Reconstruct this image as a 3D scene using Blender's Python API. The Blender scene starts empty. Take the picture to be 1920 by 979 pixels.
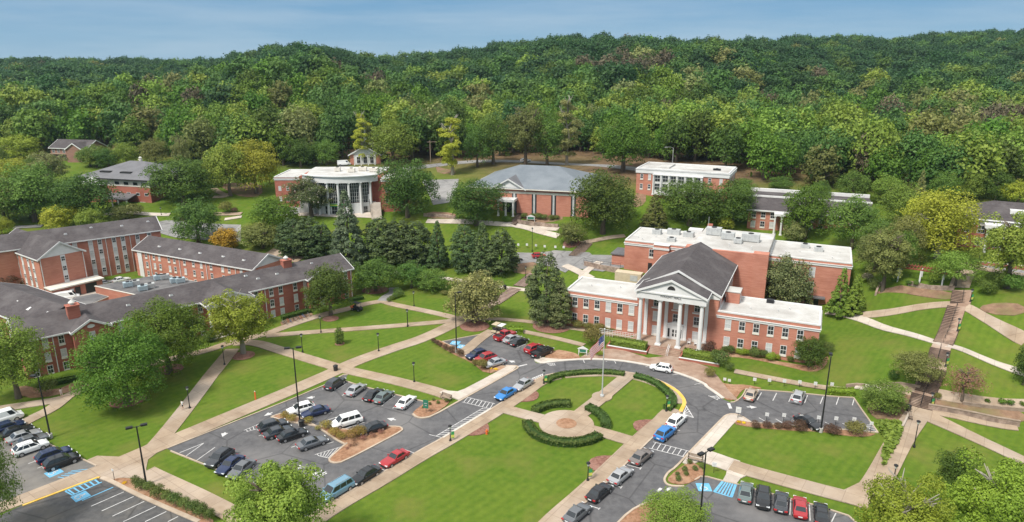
import bpy, math, random
import numpy as np
from mathutils import Vector, Matrix
from mathutils.geometry import delaunay_2d_cdt

random.seed(7)
RNG = np.random.default_rng(11)
sc = bpy.context.scene
COL = sc.collection

# ------------------------------------------------------------------ camera, sky, sun, exposure
PITCH = math.radians(16.0)
CAM = Vector((0, 0, 54.0))
F = 1280.0                                    # focal length in photo pixels (1920 wide)
cd = bpy.data.cameras.new('camera')
cd.sensor_width = 36.0
cd.lens = 36.0 * F / 1920.0
cd.clip_start = 0.5
cd.clip_end = 6000
cam = bpy.data.objects.new('camera', cd)
cam.location = CAM
cam.rotation_euler = (math.pi / 2 - PITCH, 0, 0)
COL.objects.link(cam)
sc.camera = cam

SUN = Vector((-0.40, -0.42, 0.82)).normalized()   # towards the sun
sun_el = math.asin(SUN.z)
sun_az = math.atan2(SUN.x, SUN.y)
w = bpy.data.worlds.new('World')
sc.world = w
w.use_nodes = True
nt = w.node_tree
nt.nodes.clear()
def wn(t, **k):
    n = nt.nodes.new(t)
    for a, b in k.items():
        setattr(n, a, b)
    return n
out = wn('ShaderNodeOutputWorld')
bg = wn('ShaderNodeBackground')
bg.inputs['Strength'].default_value = 0.135
sky = wn('ShaderNodeTexSky', sky_type='NISHITA', sun_disc=False, sun_elevation=sun_el, sun_rotation=sun_az,
         altitude=250.0, air_density=1.0, dust_density=0.25, ozone_density=3.0)
tint = wn('ShaderNodeMix', data_type='RGBA', blend_type='MULTIPLY')
tint.inputs['Factor'].default_value = 1.0
tint.inputs['B'].default_value = (0.17, 0.27, 0.36, 1)
nt.links.new(sky.outputs[0], tint.inputs['A'])
gsx = wn('ShaderNodeSeparateXYZ'); gtc = wn('ShaderNodeTexCoord'); gmx = wn('ShaderNodeMix', data_type='RGBA')
grd = wn('ShaderNodeValToRGB')
grd.color_ramp.elements[0].position = 0.0; grd.color_ramp.elements[0].color = (0.46, 0.69, 0.93, 1)
grd.color_ramp.elements[1].position = 0.12; grd.color_ramp.elements[1].color = (0.195, 0.475, 0.80, 1)
gsc = wn('ShaderNodeMix', data_type='RGBA', blend_type='MULTIPLY'); gsc.inputs['Factor'].default_value = 1.0; gsc.inputs['B'].default_value = (3.0, 3.0, 3.0, 1)
nt.links.new(gtc.outputs['Generated'], gsx.inputs[0]); nt.links.new(gsx.outputs[2], grd.inputs[0]); nt.links.new(grd.outputs[0], gsc.inputs['A'])
gmx.inputs['Factor'].default_value = 0.8
nt.links.new(tint.outputs['Result'], gmx.inputs['A']); nt.links.new(gsc.outputs['Result'], gmx.inputs['B'])
tc = wn('ShaderNodeTexCoord')
mp = wn('ShaderNodeMapping')
mp.inputs['Scale'].default_value = (2.2, 2.2, 22.0)
mp.inputs['Rotation'].default_value = (0.02, 0.05, 0.3)
nz = wn('ShaderNodeTexNoise')
nz.inputs['Scale'].default_value = 1.6
nz.inputs['Detail'].default_value = 7
nz.inputs['Roughness'].default_value = 0.55
nt.links.new(tc.outputs['Generated'], mp.inputs['Vector'])
nt.links.new(mp.outputs[0], nz.inputs['Vector'])
rp = wn('ShaderNodeValToRGB')
rp.color_ramp.elements[0].position = 0.40
rp.color_ramp.elements[0].color = (0, 0, 0, 1)
rp.color_ramp.elements[1].position = 0.78
rp.color_ramp.elements[1].color = (0.5, 0.5, 0.5, 1)
nt.links.new(nz.outputs[0], rp.inputs[0])
cl = wn('ShaderNodeMix', data_type='RGBA')
cl.inputs['B'].default_value = (2.25, 2.7, 3.1, 1)       # thin streaks of cloud near the horizon
nt.links.new(rp.outputs[0], cl.inputs['Factor'])
nt.links.new(gmx.outputs['Result'], cl.inputs['A'])
sx = wn('ShaderNodeSeparateXYZ')
nt.links.new(tc.outputs['Generated'], sx.inputs[0])
up = wn('ShaderNodeMapRange', interpolation_type='SMOOTHSTEP')
for k_, v_ in (('From Min', 0.10), ('From Max', 0.55), ('To Min', 0.0), ('To Max', 1.0)): up.inputs[k_].default_value = v_
nt.links.new(sx.outputs[2], up.inputs['Value'])
ov = wn('ShaderNodeMix', data_type='RGBA')
ov.inputs['B'].default_value = (4.2, 4.4, 4.55, 1)       # unseen bright cloud overhead, added to raise the soft fill light
nt.links.new(up.outputs[0], ov.inputs['Factor'])
nt.links.new(cl.outputs['Result'], ov.inputs['A'])
cl = ov
nt.links.new(cl.outputs['Result'], bg.inputs['Color'])
nt.links.new(bg.outputs[0], out.inputs['Surface'])

sd = bpy.data.lights.new('sun', 'SUN')
sd.energy = 2.7
sd.angle = math.radians(11)
sd.color = (1.0, 0.95, 0.87)
so = bpy.data.objects.new('sun', sd)
so.rotation_mode = 'QUATERNION'
so.rotation_quaternion = SUN.to_track_quat('Z', 'Y')
so.location = (0, 0, 300)
COL.objects.link(so)

sc.view_settings.view_transform = 'Standard'
sc.view_settings.look = 'None'
sc.view_settings.gamma = 1.0
sc.view_settings.use_curve_mapping = False
sc.view_settings.exposure = 0.85
sc.cycles.max_bounces = 6
sc.cycles.diffuse_bounces = 3
sc.cycles.transmission_bounces = 3
sc.cycles.transparent_max_bounces = 6

# ------------------------------------------------------------------ tags and mesh helpers
def tag(o, label=None, cat=None, group=None, kind=None):
    if label: o['label'] = label
    if cat: o['category'] = cat
    if group: o['group'] = group
    if kind: o['kind'] = kind
    return o

def link(o, parent=None):
    COL.objects.link(o)
    if parent is not None:
        o.parent = parent
    return o

def thing(name, loc, rz=0.0, label=None, cat=None, group=None):
    o = bpy.data.objects.new(name, None)
    o.empty_display_size = 0.5
    o.location = loc
    o.rotation_euler = (0, 0, rz)
    link(o)
    return tag(o, label, cat, group)

class MB:
    """collects faces, then becomes one mesh"""
    def __init__(s):
        s.v = []; s.f = []; s.m = []
    def add(s, vs, fs, mi=0):
        b = len(s.v)
        s.v.extend([tuple(p) for p in vs])
        s.f.extend([tuple(b + i for i in f) for f in fs])
        s.m.extend([mi] * len(fs))
        return s
    def box(s, x0, x1, y0, y1, z0, z1, mi=0):
        return s.add([(x0,y0,z0),(x1,y0,z0),(x1,y1,z0),(x0,y1,z0),(x0,y0,z1),(x1,y0,z1),(x1,y1,z1),(x0,y1,z1)],
                     [(0,3,2,1),(4,5,6,7),(0,1,5,4),(1,2,6,5),(2,3,7,6),(3,0,4,7)], mi)
    def prism(s, poly, z0, z1, mi=0):
        n = len(poly)
        a = sum(poly[i][0]*poly[(i+1)%n][1]-poly[(i+1)%n][0]*poly[i][1] for i in range(n))
        if a < 0: poly = poly[::-1]
        vs = [(p[0],p[1],z0) for p in poly] + [(p[0],p[1],z1) for p in poly]
        fs = [tuple(range(n-1,-1,-1)), tuple(range(n,2*n))] + [(i,(i+1)%n,n+(i+1)%n,n+i) for i in range(n)]
        return s.add(vs, fs, mi)
    def tube(s, pts, r, n=8, mi=0, cap=True):
        pts = [Vector(p) for p in pts]
        if not hasattr(r, '__len__'): r = [r]*len(pts)
        b = []
        for i, p in enumerate(pts):
            d = (pts[min(i+1,len(pts)-1)] - pts[max(i-1,0)]).normalized()
            u = d.orthogonal().normalized() if abs(d.z) < 0.95 else Vector((1,0,0))
            u = (u - d*u.dot(d)).normalized()
            q = d.cross(u)
            b += [p + (u*math.cos(2*math.pi*k/n) + q*math.sin(2*math.pi*k/n))*r[i] for k in range(n)]
        fs = []
        for i in range(len(pts)-1):
            for k in range(n):
                fs.append((i*n+k, i*n+(k+1)%n, (i+1)*n+(k+1)%n, (i+1)*n+k))
        if cap:
            fs.append(tuple(range(n-1,-1,-1)))
            fs.append(tuple((len(pts)-1)*n+k for k in range(n)))
        return s.add(b, fs, mi)
    def lathe(s, prof, n=16, c=(0,0), mi=0):
        vs = []; fs = []
        for (r, z) in prof:
            vs += [(c[0]+r*math.cos(2*math.pi*k/n), c[1]+r*math.sin(2*math.pi*k/n), z) for k in range(n)]
        for i in range(len(prof)-1):
            for k in range(n):
                fs.append((i*n+k, i*n+(k+1)%n, (i+1)*n+(k+1)%n, (i+1)*n+k))
        fs.append(tuple(range(n-1,-1,-1)))
        fs.append(tuple((len(prof)-1)*n+k for k in range(n)))
        return s.add(vs, fs, mi)
    def data(s, name, mats, smooth=False):
        me = bpy.data.meshes.new(name)
        me.from_pydata(s.v, [], s.f)
        for m in (mats if isinstance(mats, (list, tuple)) else [mats]):
            me.materials.append(m)
        if any(s.m): me.polygons.foreach_set('material_index', s.m)
        if smooth: me.polygons.foreach_set('use_smooth', [True]*len(s.f))
        me.update()
        return me
    def build(s, name, mats, parent=None, smooth=False, loc=None, rz=None):
        o = bpy.data.objects.new(name, s.data(name, mats, smooth))
        if loc is not None: o.location = loc
        if rz is not None: o.rotation_euler = (0, 0, rz)
        return link(o, parent)

def inst(name, me, parent=None, loc=None, rz=0.0, scale=None):
    o = bpy.data.objects.new(name, me)
    if loc is not None: o.location = loc
    if rz: o.rotation_euler = (0, 0, rz)
    if scale is not None: o.scale = scale if hasattr(scale, '__len__') else (scale,)*3
    return link(o, parent)

# ------------------------------------------------------------------ materials
def mat(name, c1, c2=None, scale=1.0, rough=0.85, stretch=(1,1,1), detail=6, bump=0.0, metal=0.0, c3=None, scale3=0.1, rnd=0.0, spec=0.3, lo=0.35, hi=0.65, crack=None, slab=None):
    m = bpy.data.materials.new(name)
    m.use_nodes = True
    n = m.node_tree.nodes; L = m.node_tree.links
    b = n['Principled BSDF']
    b.inputs['Roughness'].default_value = rough
    b.inputs['Metallic'].default_value = metal
    b.inputs['Specular IOR Level'].default_value = spec
    b.inputs['Base Color'].default_value = (*c1, 1)
    if c2 is None:
        return m
    t = n.new('ShaderNodeTexCoord'); mpp = n.new('ShaderNodeMapping')
    mpp.inputs['Scale'].default_value = stretch
    L.new(t.outputs['Object'], mpp.inputs['Vector'])
    z = n.new('ShaderNodeTexNoise'); z.inputs['Scale'].default_value = scale; z.inputs['Detail'].default_value = detail
    z.inputs['Roughness'].default_value = 0.65
    L.new(mpp.outputs[0], z.inputs['Vector'])
    r = n.new('ShaderNodeValToRGB')
    r.color_ramp.elements[0].position = lo; r.color_ramp.elements[0].color = (*c1, 1)
    r.color_ramp.elements[1].position = hi; r.color_ramp.elements[1].color = (*c2, 1)
    L.new(z.outputs[0], r.inputs[0])
    col = r.outputs[0]
    if c3 is not None:
        z3 = n.new('ShaderNodeTexNoise'); z3.inputs['Scale'].default_value = scale3; z3.inputs['Detail'].default_value = 4
        L.new(t.outputs['Object'], z3.inputs['Vector'])
        r3 = n.new('ShaderNodeValToRGB'); r3.color_ramp.elements[0].position = 0.48; r3.color_ramp.elements[1].position = 0.70
        r3.color_ramp.elements[0].color = (0,0,0,1); r3.color_ramp.elements[1].color = (0.75,0.75,0.75,1)
        L.new(z3.outputs[0], r3.inputs[0])
        mx = n.new('ShaderNodeMix'); mx.data_type = 'RGBA'
        L.new(r3.outputs[0], mx.inputs['Factor']); L.new(col, mx.inputs['A']); mx.inputs['B'].default_value = (*c3, 1)
        col = mx.outputs['Result']
    if crack:                                   # hairline cracks and sealed joints
        v = n.new('ShaderNodeTexVoronoi'); v.feature = 'DISTANCE_TO_EDGE'; v.inputs['Scale'].default_value = crack
        wz = n.new('ShaderNodeTexNoise'); wz.inputs['Scale'].default_value = crack*3; wz.inputs['Detail'].default_value = 5
        wm = n.new('ShaderNodeMix'); wm.data_type = 'RGBA'; wm.blend_type = 'LINEAR_LIGHT'; wm.inputs['Factor'].default_value = 1.2
        L.new(t.outputs['Object'], wm.inputs['A']); L.new(wz.outputs['Color'], wm.inputs['B']); L.new(wm.outputs['Result'], v.inputs['Vector'])
        vr = n.new('ShaderNodeValToRGB'); vr.color_ramp.elements[0].color = (.62,.62,.62,1); vr.color_ramp.elements[1].color = (1,1,1,1); vr.color_ramp.elements[1].position = crack*.16
        L.new(v.outputs['Distance'], vr.inputs[0])
        mc = n.new('ShaderNodeMix'); mc.data_type = 'RGBA'; mc.blend_type = 'MULTIPLY'; mc.inputs['Factor'].default_value = 1.0
        L.new(col, mc.inputs['A']); L.new(vr.outputs[0], mc.inputs['B']); col = mc.outputs['Result']
    if slab:                                    # concrete slabs of slightly different tone with dark joints
        mb_ = n.new('ShaderNodeMapping'); mb_.inputs['Rotation'].default_value = (0, 0, 0.62); L.new(t.outputs['Object'], mb_.inputs['Vector'])
        bk = n.new('ShaderNodeTexBrick'); bk.offset = 0.0; bk.inputs['Scale'].default_value = 1.0; bk.inputs['Brick Width'].default_value = slab; bk.inputs['Row Height'].default_value = slab
        bk.inputs['Mortar Size'].default_value = .035; bk.inputs['Color1'].default_value = (.93,.93,.94,1); bk.inputs['Color2'].default_value = (1.07,1.06,1.05,1); bk.inputs['Mortar'].default_value = (.72,.70,.68,1)
        L.new(mb_.outputs[0], bk.inputs['Vector'])
        mc = n.new('ShaderNodeMix'); mc.data_type = 'RGBA'; mc.blend_type = 'MULTIPLY'; mc.inputs['Factor'].default_value = 1.0
        L.new(col, mc.inputs['A']); L.new(bk.outputs['Color'], mc.inputs['B']); col = mc.outputs['Result']
    if rnd > 0:
        oi = n.new('ShaderNodeObjectInfo'); hs = n.new('ShaderNodeHueSaturation')
        ma = n.new('ShaderNodeMapRange'); ma.inputs['To Min'].default_value = 1-rnd; ma.inputs['To Max'].default_value = 1+rnd
        L.new(oi.outputs['Random'], ma.inputs['Value']); L.new(ma.outputs[0], hs.inputs['Value']); L.new(col, hs.inputs['Color'])
        col = hs.outputs[0]
    L.new(col, b.inputs['Base Color'])
    if bump > 0:
        bp = n.new('ShaderNodeBump'); bp.inputs['Strength'].default_value = bump; bp.inputs['Distance'].default_value = 0.05
        L.new(z.outputs[0], bp.inputs['Height']); L.new(bp.outputs[0], b.inputs['Normal'])
    return m

M = {}
M['asphalt'] = mat('asphalt', (0.080,0.078,0.082), (0.120,0.117,0.120), 0.9, 0.9, c3=(0.185,0.176,0.172), scale3=0.085, crack=0.10)
M['asphalt_new'] = mat('asphalt_new', (0.066,0.065,0.066), (0.10,0.097,0.096), 1.2, 0.9, c3=(0.17,0.15,0.125), scale3=0.16, crack=0.12)
M['asphalt_old'] = mat('asphalt_old', (0.17,0.165,0.165), (0.24,0.235,0.23), 0.5, 0.95, c3=(0.30,0.29,0.28), scale3=0.1, crack=0.15)
M['paving'] = mat('concrete_paving', (0.275,0.203,0.142), (0.365,0.285,0.208), 0.35, 0.9, c3=(0.42,0.35,0.29), scale3=0.08, slab=2.4)
M['paving_light'] = mat('pale_concrete', (0.40,0.345,0.29), (0.50,0.44,0.38), 0.5, 0.9, c3=(0.56,0.51,0.45), scale3=0.1, slab=2.4)
M['aggregate'] = mat('aggregate_paving', (0.24,0.155,0.11), (0.34,0.235,0.175), 0.6, 0.9, c3=(0.40,0.32,0.26), scale3=0.15)
M['kerb'] = mat('kerb_concrete', (0.36,0.28,0.21), (0.46,0.38,0.30), 0.6, 0.9)
M['kerb_white'] = mat('kerb_white', (0.46,0.42,0.37), (0.56,0.52,0.47), 0.7, 0.8)
M['kerb_yellow'] = mat('kerb_yellow', (0.60,0.36,0.05), (0.68,0.45,0.12), 0.9, 0.8)
M['paint'] = mat('white_paint', (0.40,0.39,0.385), (0.60,0.59,0.58), 1.5, 0.8, detail=8)
M['paint_blue'] = mat('blue_paint', (0.10,0.33,0.52), (0.18,0.42,0.60), 1.5, 0.8, detail=8)
M['mulch'] = mat('bark_mulch', (0.19,0.095,0.05), (0.34,0.19,0.115), 2.0, 0.95, detail=8, c3=(0.40,0.26,0.17), scale3=0.25)
M['mulch_red'] = mat('red_bark_mulch', (0.13,0.055,0.04), (0.27,0.14,0.105), 3.0, 0.95, detail=9, c3=(0.30,0.17,0.13), scale3=0.3)
M['soil'] = mat('bare_soil', (0.16,0.095,0.06), (0.27,0.17,0.11), 0.8, 0.95, detail=9, c3=(0.12,0.13,0.04), scale3=0.2)

# ------------------------------------------------------------------ pixels of the photo and rays
VIEWS = dict(P=(0,0,1), A=(0,700,3.51), B=(320,680,3.275), C=(640,640,3.765), D=(940,640,2.8875), E=(1260,660,3.07),
             F=(1560,680,3.275), G=(0,480,3.765), H=(380,440,3.765), I=(740,480,3.765), J=(1040,400,3.497),
             K=(1300,420,3.265), L=(1560,500,3.497), M=(0,240,3.765), N=(400,240,3.765), O=(800,240,3.765),
             S=(1150,240,3.765), Q=(1520,300,3.765))
def px(s):
    """'C 10,20 30,40 B 5,6' -> photo pixels (a letter picks the crop the numbers were read in)"""
    r = []; v = VIEWS['P']
    for t in s.split():
        if t in VIEWS: v = VIEWS[t]
        else:
            a, b = t.split(',')
            r.append((v[0]+float(a)/v[2], v[1]+float(b)/v[2]))
    return r
def slope(v):                                  # drop per metre of Y for pixel row v
    return math.tan(PITCH + math.atan((v-489.5)/F))
def onz(u, v, z):                              # point at height z seen at pixel (u, v)
    Y = (CAM.z - z)/slope(v)
    Zd = Y*math.cos(PITCH) + (CAM.z - z)*math.sin(PITCH)
    return Vector(((u-960)/F*Zd, Y, z))
def onY(u, v, Y):
    return onz(u, v, CAM.z - Y*slope(v)) if abs(slope(v)) > 1e-6 else None

# ------------------------------------------------------------------ terrain
cps = []
def cp(s, z):
    for (u, v) in px(s):
        p = onz(u, v, z); cps.append((p.x, p.y, z))
cp('0,979 480,979 960,979 1440,979 1920,979 0,880 300,860 600,860 900,860 1200,860 1500,860 1680,880 1900,880', 0)
cp('0,770 160,740 300,780 450,740 600,760 750,760 900,760 1080,760 1250,760 1400,770 1540,770 1650,780 1700,810', 0)
cp('300,680 450,690 600,680 750,690 900,690 1050,690 1200,680 1350,690 1500,690 1580,710', 0)
cp('380,620 520,610 650,590 750,610 860,610 960,610 1067,611 1060,580 1230,640 1400,660', 0)
cp('560,560 680,545 780,570 880,560', 0.2)
cp('207,515 330,520 120,560 30,560', 0)
cp('1725,767 1860,790', 0.2); cp('1731,738 1800,748 1915,756', 2.0)
cp('1766,647 1900,650', 6.0); cp('1794,573', 9.0); cp('1660,620 1680,690', 3.2); cp('1640,720', 1.0)
cp('1560,590 1570,640', 1.5); cp('1605,640', 2.2); cp('1605,588', 2.6); cp('1670,570', 6.0); cp('1850,590 1915,620', 9.0)
cp('1683,527 1731,534', 10.0); cp('1825,510 1820,490 1900,500', 12.0); cp('1812,465 1900,470', 13.0)
cp('1170,504', 4.5); cp('1525,576', 1.0); cp('1080,497', 3.5); cp('966,490', 2.5); cp('1012,479', 3.0); cp('985,520', 1.2); cp('1120,520', 3.0)
cp('1000,440 1100,455', 6.0); cp('960,425 1047,428 860,420', 8.0); cp('970,394 1065,399 880,395', 11.0); cp('1150,445', 7.0)
cp('559,401 713,405', 8.6); cp('640,440', 6.0); cp('750,460', 3.5); cp('820,490 700,500 600,490 493,480', 1.3)
cp('437,434 313,426', 4.5); cp('252,397 330,392', 8.0); cp('130,420', 5.0); cp('10,440', 4.0)
cp('400,375 480,368', 10.0); cp('1410,424', 8.0); cp('1540,440', 8.5); cp('1620,470', 8.0)
cp('1192,353 1380,356', 16.0); cp('1500,370', 14.0); cp('690,300', 17.0); cp('900,303 1100,305', 17.4); cp('800,330 860,345', 14.5)
cp('120,288', 15.0); cp('20,320', 12.0); cp('1250,300', 20.0); cp('1600,345', 16.0); cp('1900,352', 17.0); cp('1700,390', 14.0)
SKYL = [(-260,112),(-100,108),(0,105),(100,103),(200,112),(330,107),(400,108),(420,107),(480,94),(545,77),(600,76),(635,87),(675,103),(740,102),(800,95),(870,92),
        (930,82),(980,70),(1060,66),(1110,60),(1180,65),(1240,71),(1280,73),(1400,67),(1500,66),(1600,67),(1700,65),(1800,56),(1860,53),(1920,52),(2050,55),(2200,60)]
def sky_v(u): return float(np.interp(u, [a for a, b in SKYL], [b for a, b in SKYL]))
def ridge_Y(u): return float(np.interp(u, [-200,250,400,590,680,760,900,1100,1300,1500,1920,2200], [900,900,780,640,700,860,760,700,700,820,900,900]))
for u in range(-260, 2210, 50):
    Yr = ridge_Y(u)
    Zd = Yr*math.cos(PITCH)
    X = (u-960)/F*Zd
    zr = CAM.z - Yr*slope(sky_v(u)) - 20.5
    cps.append((X, Yr, zr)); cps.append((X*1.06, Yr*1.06, zr-2.0))
    cps.append((X*1.3, Yr*1.3, zr-40)); cps.append((X*1.7, Yr*1.7, zr-90))
    dip = 6.0 if 1500 < u < 2000 else 0.0
    for fr, k in ((0.80, 0.80), (0.62, 0.50)):
        cps.append((X*fr, Yr*fr, 19 + (zr-19)*k - dip*(1.0 if fr < 0.7 else 0.3)))
    Y0 = 335.0
    cps.append(((u-960)/F*Y0*0.97, Y0, 22.0 if u < 1300 else 20.0))
for X in (-500, -250, 0, 250, 500):
    cps.append((X, -60, 0.0)); 
cps.append((-200, 90, 0)); cps.append((-200, 160, 1)); cps.append((200, 110, 5.0)); cps.append((220, 170, 12.0)); cps.append((-260, 230, 8)); cps.append((160, 60, 0)); cps.append((130,75,0))
CP = np.array(cps)
def tps_phi(r2):
    return 0.5*r2*np.log(r2 + 1e-9)
def _fit():
    P = CP[:, :2]/100.0; n = len(P)
    d2 = ((P[:, None, :]-P[None, :, :])**2).sum(-1)
    A = np.zeros((n+3, n+3))
    A[:n, :n] = tps_phi(d2) + np.eye(n)*4e-4
    A[:n, n] = 1; A[:n, n+1:] = P; A[n, :n] = 1; A[n+1:, :n] = P.T
    b = np.zeros(n+3); b[:n] = CP[:, 2]
    return np.linalg.solve(A, b), P
_w, _P = _fit()
def axis(a0, a1, step, lo, hi, grow=1.13, mx=14.0):
    c = list(np.arange(a0, a1+1e-6, step)); s = step; x = a1
    while x < hi:
        s = min(s*grow, mx); x += s; c.append(x)
    s = step; x = a0
    while x > lo:
        s = min(s*grow, mx); x -= s; c.insert(0, x)
    return np.array(c)
GX = axis(-190, 190, 2.0, -1150, 1150)
GY = axis(30, 330, 2.0, -120, 1500)
def _eval(X, Y):
    q = np.stack([X.ravel(), Y.ravel()], 1)/100.0
    o = np.zeros(len(q))
    for i in range(0, len(q), 20000):
        b = q[i:i+20000]
        d2 = ((b[:, None, :]-_P[None, :, :])**2).sum(-1)
        o[i:i+20000] = tps_phi(d2) @ _w[:-3] + _w[-3] + b @ _w[-2:]
    return o.reshape(X.shape)
_XX, _YY = np.meshgrid(GX, GY)
GZ = _eval(_XX, _YY)
# spurs and hollows of the wooded hill
_f = np.clip((_YY-300)/120.0, 0, 1)*(1 - 0.85*np.clip((_YY-520)/110.0, 0, 1))
GZ = GZ + _f*(4.5*np.sin(_XX/52.0+_YY/85.0)*np.sin(_YY/60.0-_XX/110.0+0.6) + 3.0*np.sin(_XX/27.0-_YY/45.0+1.0) + 2.5*np.sin(_XX/33.0+_YY/31.0))
def h(x, y):
    i = int(np.clip(np.searchsorted(GX, x)-1, 0, len(GX)-2)); j = int(np.clip(np.searchsorted(GY, y)-1, 0, len(GY)-2))
    a = (x-GX[i])/(GX[i+1]-GX[i]); b = (y-GY[j])/(GY[j+1]-GY[j])
    return float((GZ[j,i]*(1-a)+GZ[j,i+1]*a)*(1-b) + (GZ[j+1,i]*(1-a)+GZ[j+1,i+1]*a)*b)
def G(u, v):
    """ground point seen at photo pixel (u, v)"""
    m = slope(v); k = (u-960)/F
    kk = k*(math.cos(PITCH) + m*math.sin(PITCH))
    t0 = t = 40.0
    f0 = CAM.z - m*t - h(kk*t, t)
    while t < 1400:
        t2 = t + max(1.0, t*0.01)
        if CAM.z - m*t2 < h(kk*t2, t2):
            a, b = t, t2
            for _ in range(18):
                c = 0.5*(a+b)
                if CAM.z - m*c < h(kk*c, c): b = c
                else: a = c
            t = 0.5*(a+b); break
        t = t2
    return Vector((kk*t, t, h(kk*t, t)))
def gpts(s): return [G(u, v) for (u, v) in px(s)]
def pix(p):
    """photo pixel of a world point"""
    d = Vector(p) - CAM
    f = Vector((0, math.cos(PITCH), -math.sin(PITCH))); up = Vector((0, math.sin(PITCH), math.cos(PITCH)))
    z = d.dot(f)
    return (960 + F*d.x/z, 489.5 - F*d.dot(up)/z)
# ------------------------------------------------------------------ the ground
def make_ground():
    ny, nx = GZ.shape
    V = np.stack([_XX.ravel(), _YY.ravel(), GZ.ravel()], 1)
    idx = np.arange(ny*nx).reshape(ny, nx)
    Fq = np.stack([idx[:-1,:-1].ravel(), idx[:-1,1:].ravel(), idx[1:,1:].ravel(), idx[1:,:-1].ravel()], 1)
    me = bpy.data.meshes.new('ground')
    me.vertices.add(len(V)); me.vertices.foreach_set('co', V.ravel())
    me.loops.add(Fq.size); me.loops.foreach_set('vertex_index', Fq.ravel())
    me.polygons.add(len(Fq)); me.polygons.foreach_set('loop_start', np.arange(0, Fq.size, 4)); me.polygons.foreach_set('loop_total', np.full(len(Fq), 4))
    me.polygons.foreach_set('use_smooth', np.ones(len(Fq), bool))
    # bare leaf litter on the hill, grass below
    X, Y, Z = V[:,0], V[:,1], V[:,2]
    lit = np.clip((Z - 14.0)/4.0, 0, 1)*np.clip((Y-195)/30.0, 0, 1)
    a = me.attributes.new('litter', 'FLOAT', 'POINT'); a.data.foreach_set('value', lit)
    me.update(); me.validate()
    m = bpy.data.materials.new('grass_ground'); m.use_nodes = True
    n = m.node_tree.nodes; L = m.node_tree.links; b = n['Principled BSDF']
    b.inputs['Roughness'].default_value = 0.95; b.inputs['Specular IOR Level'].default_value = 0.1
    tc = n.new('ShaderNodeTexCoord')
    def noise(s, d, vec=None):
        z = n.new('ShaderNodeTexNoise'); z.inputs['Scale'].default_value = s; z.inputs['Detail'].default_value = d; z.inputs['Roughness'].default_value = 0.6
        L.new(vec or tc.outputs['Object'], z.inputs['Vector']); return z.outputs[0]
    def ramp(x, p0, c0, p1, c1):
        r = n.new('ShaderNodeValToRGB'); e = r.color_ramp.elements
        e[0].position = p0; e[0].color = (*c0, 1); e[1].position = p1; e[1].color = (*c1, 1)
        L.new(x, r.inputs[0]); return r.outputs[0]
    def mix(f, A, B, mode='MIX'):
        x = n.new('ShaderNodeMix'); x.data_type = 'RGBA'; x.blend_type = mode
        if isinstance(f, float): x.inputs['Factor'].default_value = f
        else: L.new(f, x.inputs['Factor'])
        L.new(A, x.inputs['A']); L.new(B, x.inputs['B']); return x.outputs['Result']
    g1 = ramp(noise(0.05, 5), 0.35, (0.064,0.124,0.011), 0.68, (0.116,0.160,0.020))
    g2 = ramp(noise(0.9, 8), 0.3, (0.046,0.102,0.009), 0.75, (0.136,0.184,0.024))
    gr = mix(0.5, g1, g2)
    wv = n.new('ShaderNodeTexWave'); wv.inputs['Scale'].default_value = 0.24; wv.inputs['Distortion'].default_value = 1.5
    mp = n.new('ShaderNodeMapping'); mp.inputs['Rotation'].default_value = (0, 0, 0.75)
    L.new(tc.outputs['Object'], mp.inputs['Vector']); L.new(mp.outputs[0], wv.inputs['Vector'])
    st = ramp(wv.outputs['Fac'], 0.2, (0.90,0.90,0.9), 0.8, (1.10,1.08,1.05))
    gr = mix(0.42, gr, st, 'MULTIPLY')
    dry = ramp(noise(0.11, 9), 0.50, (0,0,0), 0.72, (0.62,0.62,0.62))
    dc = n.new('ShaderNodeRGB'); dc.outputs[0].default_value = (0.165,0.150,0.040,1)
    gr = mix(dry, gr, dc.outputs[0])
    li = ramp(noise(0.25, 8), 0.35, (0.085,0.055,0.032), 0.7, (0.19,0.125,0.07))
    at = n.new('ShaderNodeAttribute'); at.attribute_name = 'litter'
    L.new(mix(at.outputs['Fac'], gr, li), b.inputs['Base Color'])
    bp = n.new('ShaderNodeBump'); bp.inputs['Strength'].default_value = 0.5; bp.inputs['Distance'].default_value = 0.08
    L.new(noise(5.0, 6), bp.inputs['Height']); L.new(bp.outputs[0], b.inputs['Normal'])
    me.materials.append(m)
    o = bpy.data.objects.new('ground', me); link(o); tag(o, kind='structure')
make_ground()

def densify(P, step=1.5, closed=False):
    r = []
    n = len(P)
    for i in range(n if closed else n-1):
        a, b = Vector(P[i][:2]), Vector(P[(i+1) % n][:2])
        k = max(1, int((b-a).length/step))
        for j in range(k): r.append(a.lerp(b, j/k))
    if not closed: r.append(Vector(P[-1][:2]))
    return r
def smooth(P, it=2, closed=False):             # corner cutting keeps the ends
    P = [Vector(p[:2]) for p in P]
    for _ in range(it):
        Q = [] if closed else [P[0]]
        n = len(P)
        for i in range(n if closed else n-1):
            a, b = P[i], P[(i+1) % n]
            Q += [a.lerp(b, .25), a.lerp(b, .75)]
        if not closed: Q.append(P[-1])
        P = Q
    return P
def inside(P, x, y):
    c = False; n = len(P); j = n-1
    for i in range(n):
        xi, yi = P[i][0], P[i][1]; xj, yj = P[j][0], P[j][1]
        if (yi > y) != (yj > y) and x < (xj-xi)*(y-yi)/(yj-yi)+xi: c = not c
        j = i
    return c
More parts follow.
